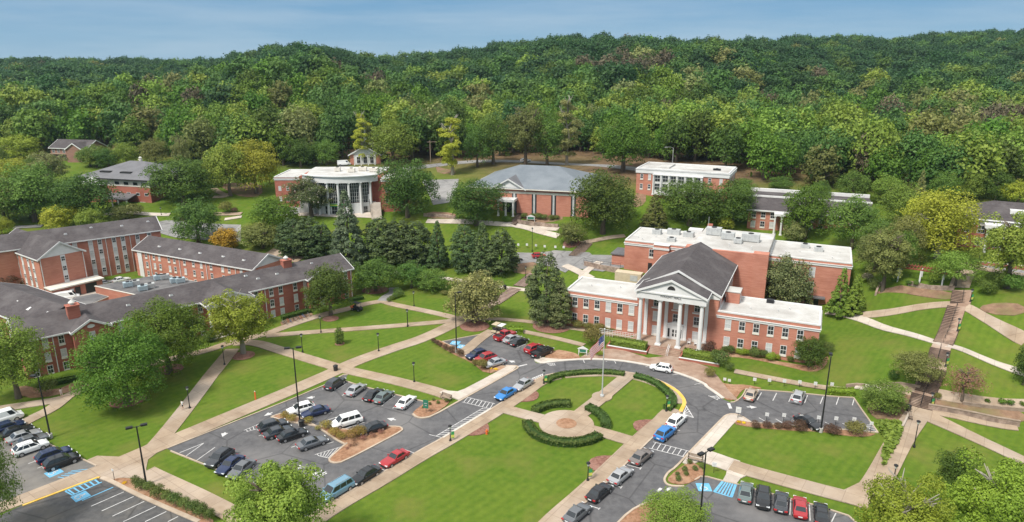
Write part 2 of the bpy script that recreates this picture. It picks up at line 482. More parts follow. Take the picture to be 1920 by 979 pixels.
def sheet(name, P, m, off, skirt=0.0, step=2.0, kind='structure', closed_smooth=0):
    """a polygon laid on the ground"""
    if closed_smooth: P = smooth(P, closed_smooth, True)
    ring = densify(P, step, True)
    xs = [p.x for p in ring]; ys = [p.y for p in ring]
    pts = [p.copy() for p in ring]
    g = max(step, 2.0)
    for x in np.arange(min(xs), max(xs), g):
        for y in np.arange(min(ys), max(ys), g):
            if inside(ring, x, y): pts.append(Vector((x+random.uniform(-.02,.02), y+random.uniform(-.02,.02))))
    n = len(ring)
    vs, es, fs, *_ = delaunay_2d_cdt(pts, [(i, (i+1) % n) for i in range(n)], [], 1, 1e-4)
    b = MB()
    b.add([(p.x, p.y, h(p.x, p.y)+off) for p in vs], [tuple(f) for f in fs])
    if skirt:
        k = len(b.v); 
        top = [(p.x, p.y, h(p.x, p.y)+off) for p in ring]; bot = [(x, y, z-skirt) for x, y, z in top]
        b.add(top+bot, [(i, n+i, n+(i+1) % n, (i+1) % n) for i in range(n)])
    o = b.build(name, m)
    me = o.data
    if me.polygons and sum(p.normal.z for p in me.polygons[:20]) < 0: me.flip_normals()
    return tag(o, kind=kind)
def offset(P, d):                              # polyline moved d metres to its left
    r = []
    for i in range(len(P)):
        a = P[max(i-1, 0)]; b = P[min(i+1, len(P)-1)]
        t = (b-a).normalized(); r.append(P[i] + Vector((-t.y, t.x))*d)
    return r
def strip(name, P, wl, wr, m, off, thick=0.0, step=1.5, kind='structure', build=True, mb=None):
    """a band along a line: wl metres to its left, wr to its right"""
    P = densify(P, step)
    Lf, Rt = offset(P, wl), offset(P, -wr)
    Mi = [(a+b)/2 for a, b in zip(Lf, Rt)]
    b = mb or MB(); n = len(P)
    vs = [(p.x, p.y, h(p.x, p.y)+off) for p in Lf+Mi+Rt]
    fs = [(k*n+i, (k+1)*n+i, (k+1)*n+i+1, k*n+i+1) for k in (0,1) for i in range(n-1)]
    if thick:
        v2 = [(x, y, z-thick) for x, y, z in vs[:n]] + [(x, y, z-thick) for x, y, z in vs[2*n:]]
        vs += v2
        fs += [(i, i+1, 3*n+i+1, 3*n+i) for i in range(n-1)] + [(2*n+i+1, 2*n+i, 4*n+i, 4*n+i+1) for i in range(n-1)]
        fs += [(0, 3*n, 4*n, 2*n), (n-1, 3*n-1, 5*n-1, 4*n-1)]
    b.add(vs, fs)
    if not build: return b
    return tag(b.build(name, m), kind=kind)
_wk = [0]
def walk(s, width, m='paving', sm=2, name='footpath', pts=None):
    P = pts or gpts(s)
    P = smooth(P, sm) if sm else [Vector(p[:2]) for p in P]
    _wk[0] += 1
    return strip(name, P, width/2, width/2, M[m], 0.09 + 0.004*_wk[0], thick=0.12)
def kerb(s, m='kerb', wl=0.10, wr=0.10, hgt=0.15, sm=1, pts=None, closed=False):
    P = pts or gpts(s)
    if closed: P = list(P)+[P[0]]
    P = smooth(P, sm) if sm else [Vector(p[:2]) for p in P]
    return strip('kerb', P, wl, wr, M[m], hgt, thick=hgt)
_mk = {}
def line(s, wd=0.13, m='paint', z=0.052):
    q = gpts(s)
    for i in range(0, len(q)-1, 2):
        strip('', [q[i], q[i+1]], wd/2, wd/2, None, z, step=6, build=False, mb=_mk.setdefault(m, MB()))
def quadm(s, m='paint', z=0.050):
    q = gpts(s); b = _mk.setdefault(m, MB()); b.add([(p.x, p.y, h(p.x, p.y)+z) for p in q], [tuple(range(len(q)))])
def hatch(a0, a1, b0, b1, n, wd=0.16, m='paint', edges=True, z=0.052):
    """stripes between the lines a0-a1 and b0-b1 (pixel strings)"""
    A0, A1, B0, B1 = [gpts(x)[0] for x in (a0, a1, b0, b1)]
    mb = _mk.setdefault(m, MB())
    if edges:
        for p, q in ((A0, A1), (B0, B1)): strip('', [p, q], wd/2, wd/2, None, z+0.004, step=6, build=False, mb=mb)
    for i in range(n):
        t = (i+0.5)/n
        strip('', [A0.lerp(A1, t), B0.lerp(B1, t)], wd/2, wd/2, None, z, step=6, build=False, mb=mb)
def arrow(s, m='paint', wd=0.28, z=0.052):
    a, b = [Vector(p[:2]) for p in gpts(s)]
    d = (b-a).normalized(); n = Vector((-d.y, d.x)); hd = b - d*1.1
    strip('', [a, hd], wd/2, wd/2, None, z, step=9, build=False, mb=_mk.setdefault(m, MB()))
    _mk[m].add([(p.x, p.y, h(p.x, p.y)+z) for p in (hd+n*.55, hd-n*.55, b)], [(0,1,2)])
def chair_mark(s, sz=1.5):
    """blue square with the white wheelchair sign; s: centre and a point in its up direction"""
    a, u = [Vector(p[:2]) for p in gpts(s)]
    d = (u-a).normalized(); n = Vector((d.y, -d.x))
    def pts(L): return [(q.x, q.y, h(q.x, q.y)) for q in (a + n*x*sz + d*y*sz for x, y in L)]
    b = _mk.setdefault('paint_blue', MB())
    b.add([(x, y, z+0.048) for x, y, z in pts([(-.6,-.6),(.6,-.6),(.6,.6),(-.6,.6)])], [(0,1,2,3)])
    wb = _mk.setdefault('paint', MB())
    def seg(x0, y0, x1, y1, wdt):
        p = a + n*x0*sz + d*y0*sz; q = a + n*x1*sz + d*y1*sz
        strip('', [p, q], wdt*sz/2, wdt*sz/2, None, 0.056, step=9, build=False, mb=wb)
    seg(-.10,.40,-.08,.24,.16); seg(-.08,.24,-.04,-.08,.10); seg(-.06,.10,.16,.10,.08); seg(-.04,-.06,.20,-.06,.08); seg(.20,-.06,.30,-.36,.08)
    for k in range(7):
        t0 = math.radians(110+k*32); t1 = math.radians(110+(k+1)*32)
        seg(-.04+.30*math.cos(t0), -.14+.30*math.sin(t0), -.04+.30*math.cos(t1), -.14+.30*math.sin(t1), .07)

# ------------------------------------------------------------------ roads and car parks
INNER_L = 'P 560,982 614.6,945.6 665,916.6 697,899 780.8,848.5 829.9,821.9 921.5,767.5 966.7,738.3 997.2,715.7 1019.8,705.1 1040,700.5'
INNER_T = 'P 1054.3,698.4 1095.8,695.4 1133.9,694.4 1175.5,697.9 1210.1,704.8 1244.8,716.9 1269,730.8 1282.9,746.4 1286.5,757.7'
INNER_R = 'P 1278.5,772.3 1263.8,783 1253.4,795.8 1232.6,813.2 1210.1,833.9 1147.8,896.3 1106.2,936.1 1061.2,976 1040,998'
LOT_TL = 'P 313,842 613,722.7 641,704 652,703'
LOT_T = 'P 645,714 682.5,726.3 799.4,754.7'
ISL1_ROAD = 'C 505,515 530,538 575,545 640,532 830,425 1050,303 1215,210 1248,190 1240,180 1225,176 1160,176'
LOT2_B = 'I 790,785 650,772 335,606'
LOT2_T = 'I 335,606 690,540'
LOT2_R = 'I 690,540 930,630 1090,690 1040,720 985,742 1000,757 1045,762'
LOOP_OUT = 'D 255,117 330,108 450,100 600,103 760,125 900,160 1010,195 1100,235 E 190,200 250,240 288,270'
RLOT_TL = 'E 338,292 365,290 400,262 415,240 425,216'
RLOT_T = 'E 425,216 740,238 1045,265'
RLOT_R = 'E 1045,265 1110,360 1185,466'
RLOT_B = 'E 1185,466 870,440 455,408'
RNOSE = 'E 455,408 395,368 350,358 310,366 280,395'
ROAD_R = 'E 280,395 100,580 20,668 D 905,710 885,740 882,757 895,777 930,787 990,787'
BLOT_T = 'E 130,740 175,713 290,745 370,762 470,792 1000,932 1060,985'
outer = ' '.join([LOT_TL, LOT_T, 'C 600,432 545,475', ISL1_ROAD, LOT2_B, LOT2_T, LOT2_R, LOOP_OUT, RLOT_TL, RLOT_T, RLOT_R, RLOT_B, RNOSE, ROAD_R, BLOT_T])
poly = gpts(outer) + gpts('P 1640,1000') + gpts('P 1030,1010') + gpts(' '.join([INNER_L, INNER_T, INNER_R]))[::-1] + gpts('P 470,990 520,940 491,915 B 400,690')
sheet('road', poly, M['asphalt'], 0.03)
sheet('parking_lot', gpts('A 140,872 640,690 720,716 860,790 1040,872 1300,985 P 480,1010 P -80,1010 P -40,985'), M['asphalt_new'], 0.034)
sheet('parking_lot', gpts('A 0,375 100,350 320,462 560,575 635,615 140,800 0,850'), mat('asphalt_tan', (0.125,0.118,0.11), (0.17,0.16,0.15), 0.8, 0.95, c3=(0.21,0.19,0.165), scale3=0.15), 0.034)
# back car parks and the road behind the pines, weathered pale asphalt
sheet('parking_lot', gpts('P 948,492 970,474 1040,470 1105,474 1125,492 1118,505 1075,500 1060,512 1030,500 1000,492 965,496'), M['asphalt_old'], 0.12)
sheet('parking_lot', gpts('P 1060,480 1160,480 1172,502 1130,510 1085,505 1062,497'), M['asphalt_old'], 0.124)
sheet('parking_lot', gpts('P 285,418 315,413 350,416 452,422 452,455 330,446 295,436'), M['asphalt_old'], 0.12)
walk('P 690,325 800,312 870,304 960,302 1050,307 1110,309 1190,318 1250,322', 5.0, 'asphalt_old', name='road')
walk('P 560,330 640,312 690,325', 5.0, 'asphalt_old', name='road')
sheet('parking_lot', gpts('P 790,338 860,336 858,352 845,380 812,385'), M['asphalt_old'], 0.12)
walk('P 1830,495 1870,505 1935,515', 5.0, 'asphalt_old', name='road')

# kerbs
for s, kw in ((LOT_TL, {}), (LOT_T, {}), (LOT2_B, {}), (LOT2_T, {}), (RLOT_T, dict(wl=.12)), (RLOT_R, {}), (RLOT_B, {}), (RLOT_TL, {}),
              (BLOT_T, {}), ('A 635,612 560,575 310,465 100,352', dict(m='kerb')), ('B 0,545 560,770', {})):
    kerb(s, **kw)
kerb('A 150,874 640,690 655,690', m='kerb_yellow', wl=.16, wr=.16)
kerb('A 660,694 720,716 860,790 1040,872 1300,985', wl=.5, wr=.1, m='kerb')
kerb(INNER_L, wl=.1, wr=.15)
kerb('C 715,683 1050,480', m='kerb_white', wl=.12, wr=.25, hgt=0.155, sm=0)
kerb(INNER_T, wl=.1, wr=.15)
kerb('D 862,220 950,265 990,310 998,340 975,385', m='kerb_yellow', wl=.15, wr=.45, hgt=0.158)
kerb(INNER_R, wl=.1, wr=.15)
kerb(LOOP_OUT, m='kerb_white', wl=.5, wr=.1)
kerb('D 180,100 185,110 220,122 255,117', m='kerb_white', wl=.5, wr=.1)
kerb(RNOSE, wl=.15, wr=.15); kerb(ROAD_R, wl=.15, wr=.15); kerb(ISL1_ROAD, wl=.15, wr=.2)

# footpaths
INL = [Vector(p[:2]) for p in smooth(gpts(INNER_L), 1)]; INR = smooth(gpts(INNER_R), 1); INT = smooth(gpts(INNER_T), 2)
strip('footpath', INL, -0.15, 2.5, M['paving'], 0.13, thick=0.13)
strip('footpath', INT, -0.15, 2.5, M['paving'], 0.134, thick=0.13)
strip('footpath', INR, -0.15, 2.6, M['paving'], 0.130, thick=0.13)
walk('P 180,888 230,866 300,836 320,828 625,699.5 659,681 740,652 790.5,637 862,603 931,562', 3.3)
walk('P 394.6,705.7 350,765 302,825 285,842', 2.7)
walk('P 436,655 394.6,705.7', 2.7)
walk('P 440,644 478,642 523,656.5 606,681.7 648,694 690,703 752,717 823,735.6 845,745', 2.7)
walk('P -20,771 0,767 60,758.4 114,750 148,734 250,690 390.6,657.8 422.5,645.8 459.7,636.5 507.5,624.6 528.7,615.3 600.5,591.4 659,578 685.5,570 717,565', 2.3)
walk('P 122,747 97,768 60,785 31,801', 2.4)
walk('P 500,630 600.5,622 762.5,610 846,602.7 870,600', 2.1)
walk('P 717,565 740,572.4 800,584 841,593 870,602', 2.1)
walk('P 717,565 724,557 740,549 738,540', 2.5, 'asphalt_old')
walk('P 790,520 850,524 880,531 930,538 995,545', 1.8, 'paving_light')
walk('P 862,603 905,598 960,600 1011,606 1072,616 1140,626 1200,640', 1.6)
walk('I 480,690 620,570 690,530', 2.4)
walk('P 980,622 1040,634 1095,648', 1.6)
# lawn cross paths and the round plaza
PLZ = gpts('P 1062,796')[0]
walk('D -20,358 120,397 250,430', 2.6); walk('D 440,470 560,500 720,548', 2.6); walk('D 700,176 545,305 430,395', 2.6)
def disc(c, rx, n=40, ry=None): return [Vector((c.x+rx*math.cos(2*math.pi*k/n), c.y+(ry or rx)*math.sin(2*math.pi*k/n))) for k in range(n)]
sheet('plaza', disc(PLZ, 4.3), M['paving'], 0.20, skirt=0.2)
sheet('mulch_bed', disc(PLZ, 1.6), M['mulch'], 0.225)
fp = gpts('D 545,303')[0]
sheet('plaza', disc(fp, 1.7), M['paving'], 0.21, skirt=0.2)
# right-hand paths
sheet('footpath', gpts('E 455,408 395,368 350,358 310,366 285,393 105,578 60,640 110,655 140,640 195,610 230,555 345,425 375,395'), M['paving_light'], 0.12, skirt=0.12)
walk('E 120,590 200,605 310,645 370,665', 3.4, 'paving_light')
walk('E 340,655 450,690 800,785 1130,870', 2.9)
sheet('footpath', gpts('E 300,640 440,670 460,690 430,715 395,730 372,760 290,745 310,710 315,685'), M['paving_light'], 0.125, skirt=0.12)
walk('P 1590,940 1627,922 1640,915 1690,820 1717,782 1727,764', 3.4)
walk('P 1717,772 1780,800 1850,832 1925,868', 2.6)
walk('F 575,303 600,302 780,340 980,383 1140,408', 1.1)
walk('P 1550,586 1606,593 1674,620 1757,647 1797,653 1846,674 1900,694 1930,704', 1.7, 'paving_light')
walk('P 1606,593 1674,587 1743,574 1789,571.5 1812,576 1846,597 1925,640', 1.9)
walk('P 1668,727 1691,730 1731,738 1755,740 1800,749 1925,759', 2.0)
walk('P 1604,725 1640,729 1668,727', 1.8, 'paving_light')
walk('P 1377,697 1462,714 1546,728 1600,732', 1.7)
walk('P 1770,487 1820,500 1868,510 1930,518', 3.0)
walk('P 1798,540 1806,520 1815,508', 3.5)
walk('F 540,282 566,195 575,185 640,40 L 690,620 712,540 728,505 820,262 850,242 862,160', 2.9, 'aggregate', sm=0)
# hall forecourt and the pad by the main crossing
sheet('plaza', gpts('P 1086,672 1117,655 1160,655 1215,672 1260,668 1300,680 1330,690 1345,706 1368,735 1385,752 1350,745 D 1110,228 1010,190 900,155 760,121 600,99 500,97 460,97'), M['aggregate'], 0.135, skirt=0.14)
sheet('footpath', gpts('C 690,365 720,350 820,358 870,340 1000,272 1185,172 1238,182 1210,208 1050,298 830,418'), M['paving_light'], 0.14, skirt=0.14)
sheet('footpath', gpts('D 180,98 200,86 260,95 330,100 460,97 450,100 330,106 255,116 220,122 188,112'), M['paving_light'], 0.14, skirt=0.14)
walk('O 0,660 200,662 500,685 640,690 760,715 930,768', 1.9, 'paving_light')
walk('O 620,692 800,705 930,718', 1.6, 'paving_light')
walk('O 1090,815 1180,800 1300,775 1400,765', 1.8)
sheet('plaza', gpts('N 600,575 860,590 1180,600 1180,640 870,632 600,622'), M['paving_light'], 0.12)
walk('N 0,610 200,608', 2.0); walk('N 80,648 200,630', 1.6, 'paving_light'); walk('N 0,430 60,470 110,475 60,490 0,490', 2.2)
walk('M 100,705 300,695', 2.5, 'asphalt_old'); walk('M 740,612 1000,610 1200,615', 1.8, 'paving_light')
walk('H 470,120 560,150 690,185', 3.0); walk('I 0,120 380,165', 1.8, 'paving_light')
walk('P 1125,492 1085,520 1110,540 1130,552', 2.2, 'paving_light'); walk('I 1200,70 1390,165', 2.0, 'paving_light')
sheet('loading_yard', gpts('G 330,320 400,290 560,260 690,240 690,280 500,360 420,345'), M['paving_light'], 0.09)

sheet('footpath', gpts('A -20,862 140,800 420,692 560,640 635,612 690,600 725,690 700,700 655,688 640,684 145,866 -20,930'), M['paving'], 0.086, skirt=0.09)
sheet('footpath', gpts('A 575,572 640,545 700,548 800,552 900,505 985,462 1060,420 1095,432 1105,490 1040,520 975,570 962,630 968,660 1010,692 960,730 880,690 790,690 735,706 690,690 640,612'), M['paving'], 0.082, skirt=0.08)
walk('A 960,655 1020,685 1150,745 1300,815 1404,868 P 440,968 480,990', 2.6)
# planting beds
def bed(s, m='mulch', z=0.10, k=False, sm=1):
    P = smooth(gpts(s), sm, True)
    sheet('mulch_bed', P, M[m], z, skirt=z)
    if k: kerb('', pts=P, closed=True, sm=0, wl=.14, wr=.14, hgt=z+.04)
bed('C 590,440 510,498 508,518 535,537 575,541 640,526 770,438 740,415 640,420', k=False, z=0.13)
bed('B 590,345 700,308 790,340 900,395 1060,505 1090,495 1060,515 975,590 975,610 1010,620 1060,612 C 300,705 430,635 430,618 405,605 300,605 160,620 20,630', k=True, z=0.13, sm=1)
bed('I 250,592 335,598 660,768 790,775 770,800 650,840 540,750 400,690', z=0.11, sm=1)
bed('D 35,325 120,280 190,270 207,290 190,320 130,330', 'mulch_red'); bed('D 710,440 760,425 850,427 770,497 720,480', 'mulch_red')
bed('D 470,645 530,620 625,622 535,715 480,690', 'mulch_red'); bed('C 835,665 1000,565 1040,585 1045,645 960,668', 'mulch_red')
bed('E 345,415 390,383 455,412 700,435 870,444 1185,470 1130,490 1000,485 870,460 700,455 460,435', z=0.11)
bed('D 905,735 1020,650 1090,690 1095,738 985,783 900,765', z=0.13)
bed('D 775,880 830,862 900,870 P 1290,965 1330,990 1180,1000 1150,990 1180,960', z=0.13, k=True)
bed('I 1040,725 1130,660 1250,680 1300,700 1310,730 1130,742', z=0.10)
bed('E 250,170 190,130 160,140 190,180 300,275 360,282 400,225 430,210 540,215 430,190 330,190', z=0.10)
bed('K 60,800 150,775 560,850 760,880 820,800 830,840 780,900 690,905 600,880 400,835 240,812 110,820', z=0.08)
bed('J 95,740 500,790 500,815 300,790 90,755', z=0.08)
bed('A 730,705 800,690 880,700 1000,760 1404,960 P 400,985 A 1300,985 860,785', z=0.12)
bed('F 200,250 450,185 500,195 480,280 440,400 330,345 260,350', 'soil', z=0.12)
bed('F 620,215 800,240 1000,262 1179,300 1179,380 1000,335 800,310 640,285', 'soil', z=0.10)
bed('L 950,265 1100,235 1259,250 1259,325 1020,310', 'soil', z=0.10); bed('L 300,165 500,130 800,165 810,225 560,190 280,185', 'soil', z=0.10)
bed('I 810,110 860,40 1010,45 990,90 950,135', 'soil', z=0.10)
for s, r in (('P 456,667',2.2),('P 620,598',1.8),('P 637,645',1.0),('P 890,612',3.2),('P 1035,612',4.2),('P 240,751',2.8),('P 318,693',2.4),('P 1072,456',2.5),('P 703,544',3.2)):
    sheet('mulch_bed', disc(gpts(s)[0], r, 20), M['mulch_red'], 0.07)
bed('P 30,720 100,735 150,712 165,722 110,742 40,748', z=0.07)
bed('H 545,610 760,550 790,570 560,650', 'soil', z=0.07)
bed('O 0,590 200,600 210,640 0,640', 'soil'); bed('O 660,605 960,600 960,660 690,655', 'soil')
bed('O 30,265 200,255 420,240 640,235 640,225 240,240 60,262 80,330 250,310', 'soil', z=0.05)
bed('S 160,450 230,450 230,540 130,570', 'soil'); bed('N 20,395 340,385 350,480 200,490 110,450', 'soil')

# painted lines
line('C 5,385 40,360 75,403 170,333 145,422 172,402 215,440 247,418 285,458 380,385 362,475 410,440 435,493 527,425')
line('B 930,165 965,148 995,183 1080,130 1115,218 1197,157')
line('B 540,452 580,440 605,478 660,458 672,500 835,447 740,522 800,504 812,545 1000,488 55,555 205,495 95,575 205,495 160,602 272,522 435,710 540,627 508,738 600,662 590,760 640,715')
hatch('B 450,418', 'B 560,370', 'B 465,426', 'B 560,402', 5, .1); hatch('B 885,567', 'B 1065,513', 'B 905,573', 'B 985,592', 7, .1)
line('B 875,340 990,308 945,360 1030,333 1060,410 1190,368')
line('B 860,698 930,662', 0.45); line('B 885,705 955,672 895,712 960,680', 0.2)
arrow('B 885,212 830,220'); arrow('B 625,308 572,330'); arrow('B 335,430 318,458'); arrow('C 385,557 322,546'); arrow('B 760,640 825,648')
line('C 220,875 315,917 445,765 520,793 620,660 715,683')
hatch('C 670,670', 'C 1000,472', 'C 745,665', 'C 1055,475', 15, 0.12)
hatch('C 880,395', 'C 1085,443', 'C 850,430', 'C 1062,480', 8, 0.12)
hatch('C 1345,265', 'C 1425,232', 'C 1352,285', 'C 1432,250', 6, 0.2)
hatch('D 822,546', 'D 1018,597', 'D 800,580', 'D 996,629', 7, 0.12)
line('D 680,670 755,690 585,775 650,793 475,890 530,908 930,478 968,485', 0.14)
line('D 750,696 758,684 645,799 654,787 525,913 535,903', 0.14)
hatch('D 998,347', 'D 1040,415', 'D 985,392', 'D 990,400', 5, 0.14); line('D 975,395 1040,415', 0.14)
line('D 895,810 915,793 845,815 865,797', 0.4)
line('D 444,103 450,118 612,106 620,122 780,140 800,132 925,183 955,180 1045,235 1080,228 1120,297 1155,302', 0.12)
hatch('D 245,122', 'D 290,120', 'D 262,133', 'D 295,130', 4, 0.12)
line('E 490,278 515,235 580,282 602,238 672,288 692,243 763,295 780,250 853,300 870,258 945,305 960,262 1038,308 1047,275')
line('E 500,380 538,402 597,387 640,412 690,393 745,422 880,405 935,432 980,412 1020,430')
hatch('E 1085,418', 'E 1180,462', 'E 1150,418', 'E 1180,460', 5, 0.14); hatch('E 210,253', 'E 265,278', 'E 255,253', 'E 275,270', 3, 0.14)
line('E 325,297 338,327', 0.5); arrow('E 430,318 490,320'); line('I 865,783 935,767', 0.35); arrow('I 850,752 803,740')
line('E 455,873 465,800 563,907 565,822 678,940 683,852 795,973 790,882 918,980 943,930')
hatch('E 290,745', 'E 370,763', 'E 240,806', 'E 345,838', 6, 0.2, 'paint_blue'); line('E 290,745 240,806 370,763 345,838', 0.2, 'paint_blue')
line('I 655,545 720,575 690,545 720,575 860,650 940,617 1500,745 1490,745')
line('A 600,877 815,783 670,908 880,813 740,943 950,845 812,979 1025,878 955,979 1095,912 1105,979 1172,945 185,597 255,572 247,627 315,600 160,545 330,490')
hatch('A 430,775', 'A 640,695', 'A 475,805', 'A 670,718', 6, 0.2, 'paint_blue'); line('A 540,840 745,752 430,778 480,806', 0.18, 'paint_blue')
hatch('A 370,690', 'A 480,640', 'A 410,700', 'A 600,625', 5, 0.14, 'paint_blue', edges=False)
chair_mark('A 532,812 575,793'); chair_mark('A 355,655 390,640')
chair_mark('I 428,615 440,600'); chair_mark('I 476,641 490,626'); chair_mark('I 522,667 536,652')
chair_mark('E 183,780 175,760'); 
quadm('H 1,1 1,2 2,1') if False else None
for k, b in _mk.items():
    tag(b.build('road_marking', M[k]), kind='structure')
# ------------------------------------------------------------------ building materials
M['brick'] = mat('red_brick', (0.40,0.160,0.108), (0.50,0.225,0.16), 0.9, 0.9, stretch=(0.5,0.5,5.0), detail=8, c3=(0.31,0.115,0.08), scale3=0.22)
M['brick_dark'] = mat('dark_red_brick', (0.30,0.098,0.068), (0.40,0.150,0.105), 0.9, 0.9, stretch=(0.5,0.5,5.0), detail=8, c3=(0.23,0.07,0.05), scale3=0.15)
M['brick_brown'] = mat('brown_brick', (0.22,0.115,0.085), (0.30,0.17,0.13), 0.9, 0.9, stretch=(0.5,0.5,5.0), detail=8)
M['white'] = mat('white_trim', (0.58,0.575,0.565), (0.66,0.655,0.645), 0.5, 0.6)
M['cream'] = mat('cream_trim', (0.58,0.54,0.48), (0.68,0.64,0.57), 0.5, 0.7)
M['shingle'] = mat('roof_shingle', (0.056,0.048,0.050), (0.088,0.077,0.078), 1.4, 0.95, stretch=(1,1,3), detail=9, c3=(0.12,0.108,0.108), scale3=0.25)
M['metal_roof'] = mat('grey_metal_roof', (0.125,0.145,0.165), (0.165,0.185,0.205), 0.3, 0.6, c3=(0.19,0.21,0.23), scale3=0.1)
M['dark_metal'] = mat('dark_metal_roof', (0.115,0.113,0.12), (0.15,0.147,0.155), 0.4, 0.55)
M['black_trim'] = mat('black_trim', (0.02,0.019,0.019))
M['flat_white'] = mat('white_membrane', (0.40,0.385,0.36), (0.52,0.51,0.49), 0.35, 0.8, detail=9, c3=(0.30,0.28,0.26), scale3=0.12)
M['flat_dark'] = mat('dark_flat_roof', (0.085,0.082,0.085), (0.14,0.135,0.135), 0.5, 0.9, c3=(0.2,0.19,0.185), scale3=0.2)
M['glass'] = mat('window_glass', (0.018,0.022,0.026), (0.05,0.055,0.06), 0.6, 0.08, spec=0.7, rnd=0.3)
M['blind'] = mat('window_blind', (0.42,0.43,0.43), (0.55,0.55,0.54), 2.0, 0.4, stretch=(1,1,10), spec=0.5)
M['stone'] = mat('stone_wall', (0.22,0.155,0.12), (0.42,0.32,0.26), 1.4, 0.95, detail=3, c3=(0.16,0.12,0.10), scale3=0.5)
M['ac_grey'] = mat('unit_grey', (0.36,0.37,0.37), (0.46,0.47,0.46), 1.0, 0.6)
M['ac_blue'] = mat('unit_blue_grey', (0.30,0.38,0.42), (0.40,0.47,0.50), 1.0, 0.6)
M['copper'] = mat('chimney_cap', (0.55,0.54,0.50))
M['door_dark'] = mat('dark_door', (0.03,0.028,0.028), rough=0.4)
M['iron'] = mat('black_iron', (0.018,0.018,0.02), rough=0.5)
M['beige'] = mat('beige_metal', (0.46,0.38,0.27), (0.54,0.46,0.33), 0.8, 0.6)
M['wood'] = mat('weathered_wood', (0.22,0.16,0.12), (0.33,0.26,0.20), 1.2, 0.9, stretch=(1,1,4))
M['pergola_red'] = mat('red_stained_wood', (0.20,0.055,0.035), (0.28,0.085,0.055), 1.5, 0.85)

_win = {}
def win_meshes(w, hh, sash):
    k = (round(w,2), round(hh,2), sash)
    if k not in _win:
        f = MB(); t = 0.09 if w > 0.7 else 0.06; d = 0.07
        f.box(-w/2, -w/2+t, -d, 0.02, 0, hh); f.box(w/2-t, w/2, -d, 0.02, 0, hh)
        f.box(-w/2+t, w/2-t, -d, 0.02, 0, t); f.box(-w/2+t, w/2-t, -d, 0.02, hh-t, hh)
        if sash:
            f.box(-w/2+t, w/2-t, -d+.01, 0.02, hh/2-.045, hh/2+.045)
            f.box(-.02, .02, -d+.02, 0.02, t, hh/2-.045); f.box(-.02, .02, -d+.02, 0.02, hh/2+.045, hh-t)
        p = MB(); p.box(-w/2+t, w/2-t, -0.03, 0.01, t, hh-t)
        s = MB(); s.box(-w/2-.05, w/2+.05, -0.12, 0.0, -0.38, -0.02)
        _win[k] = (f.data('window_frame', M['white']), p.data('window_pane', M['glass']), p.data('window_blind', M['blind']), s.data('sill_panel', M['cream']))
    return _win[k]
def window(par, x, y, z, w, hh, rz=0.0, sash=True, sill=True, blind=None):
    f, pg, pb, s = win_meshes(w, hh, sash)
    o = inst('window', f, par, (x, y, z), rz)
    b = random.random() < 0.3 if blind is None else blind
    inst('pane', pb if b else pg, o)
    if sill: inst('sill', s, o)
    return o
def walls(par, x0, x1, y0, y1, z0, z1, m, name='wall'):
    b = MB(); b.box(x0, x1, y0, y1, z0, z1)
    return b.build(name, M[m], par)
def gable_roof(par, x0, x1, y0, y1, ze, zr, m='shingle', oh=0.4, axis='x', gable=None, name='roof', th=0.18, trim=True, ends=(True, True)):
    """ridge along the axis; gable: material name of the filled gable ends"""
    b = MB(); t = MB(); g = MB()
    if axis == 'x':
        T = lambda a, c, z: (a, c, z)
        a0, a1, c0, c1 = x0, x1, y0, y1
    else:
        T = lambda a, c, z: (c, a, z)
        a0, a1, c0, c1 = y0, y1, x0, x1
    cm = (c0+c1)/2; sl = (zr-ze)/(cm-c0); e = ze - sl*oh
    p = [T(a,c,z) for a in (a0-oh, a1+oh) for (c,z) in ((c0-oh,e),(cm,zr),(c1+oh,e),(c0-oh,e+th),(cm,zr+th),(c1+oh,e+th))]
    b.add(p, [(3,4,10,9),(4,5,11,10),(0,6,7,1),(1,7,8,2),(0,3,9,6),(2,8,11,5),(0,1,4,3),(1,2,5,4),(6,9,10,7),(7,10,11,8)])
    r = b.build(name, M[m], par)
    r.data.validate()
    if gable:
        for a, keep in ((a0, ends[0]), (a1, ends[1])):
            if not keep: continue
            da = 0.03; g = MB()
            g.add([T(a-da,c0,ze-.01),T(a-da,c1,ze-.01),T(a-da,cm,zr-.01),T(a+da,c0,ze-.01),T(a+da,c1,ze-.01),T(a+da,cm,zr-.01)], [(0,1,2),(3,5,4),(0,2,5,3),(1,4,5,2)])
            g.build('gable', M[gable], par)
    if trim:
        for k, (aa, s) in enumerate(((a0-oh, -1), (a1+oh, 1))):
            if not ends[k]: continue
            for (ca, za, cb, zb) in ((c0-oh,e,cm,zr),(c1+oh,e,cm,zr)):
                q = []
                for a in (aa+.05*s*-1, aa+.09*s):
                    q += [T(a,ca,za-.22), T(a,cb,zb-.22), T(a,cb,zb+th+.02), T(a,ca,za+th+.02)]
                t.add(q, [(0,1,2,3),(4,7,6,5),(0,4,5,1),(3,2,6,7),(0,3,7,4),(1,5,6,2)])
        for c in (c0-oh, c1+oh):
            s = -1 if c < cm else 1
            q0 = T(a0-oh, c, 0); q1 = T(a1+oh, c+.1*s, 0)
            t.box(min(q0[0],q1[0]), max(q0[0],q1[0]), min(q0[1],q1[1]), max(q0[1],q1[1]), e-.08, e+th+.01)
        t.build('roof_trim', M['white'], par)
    return r
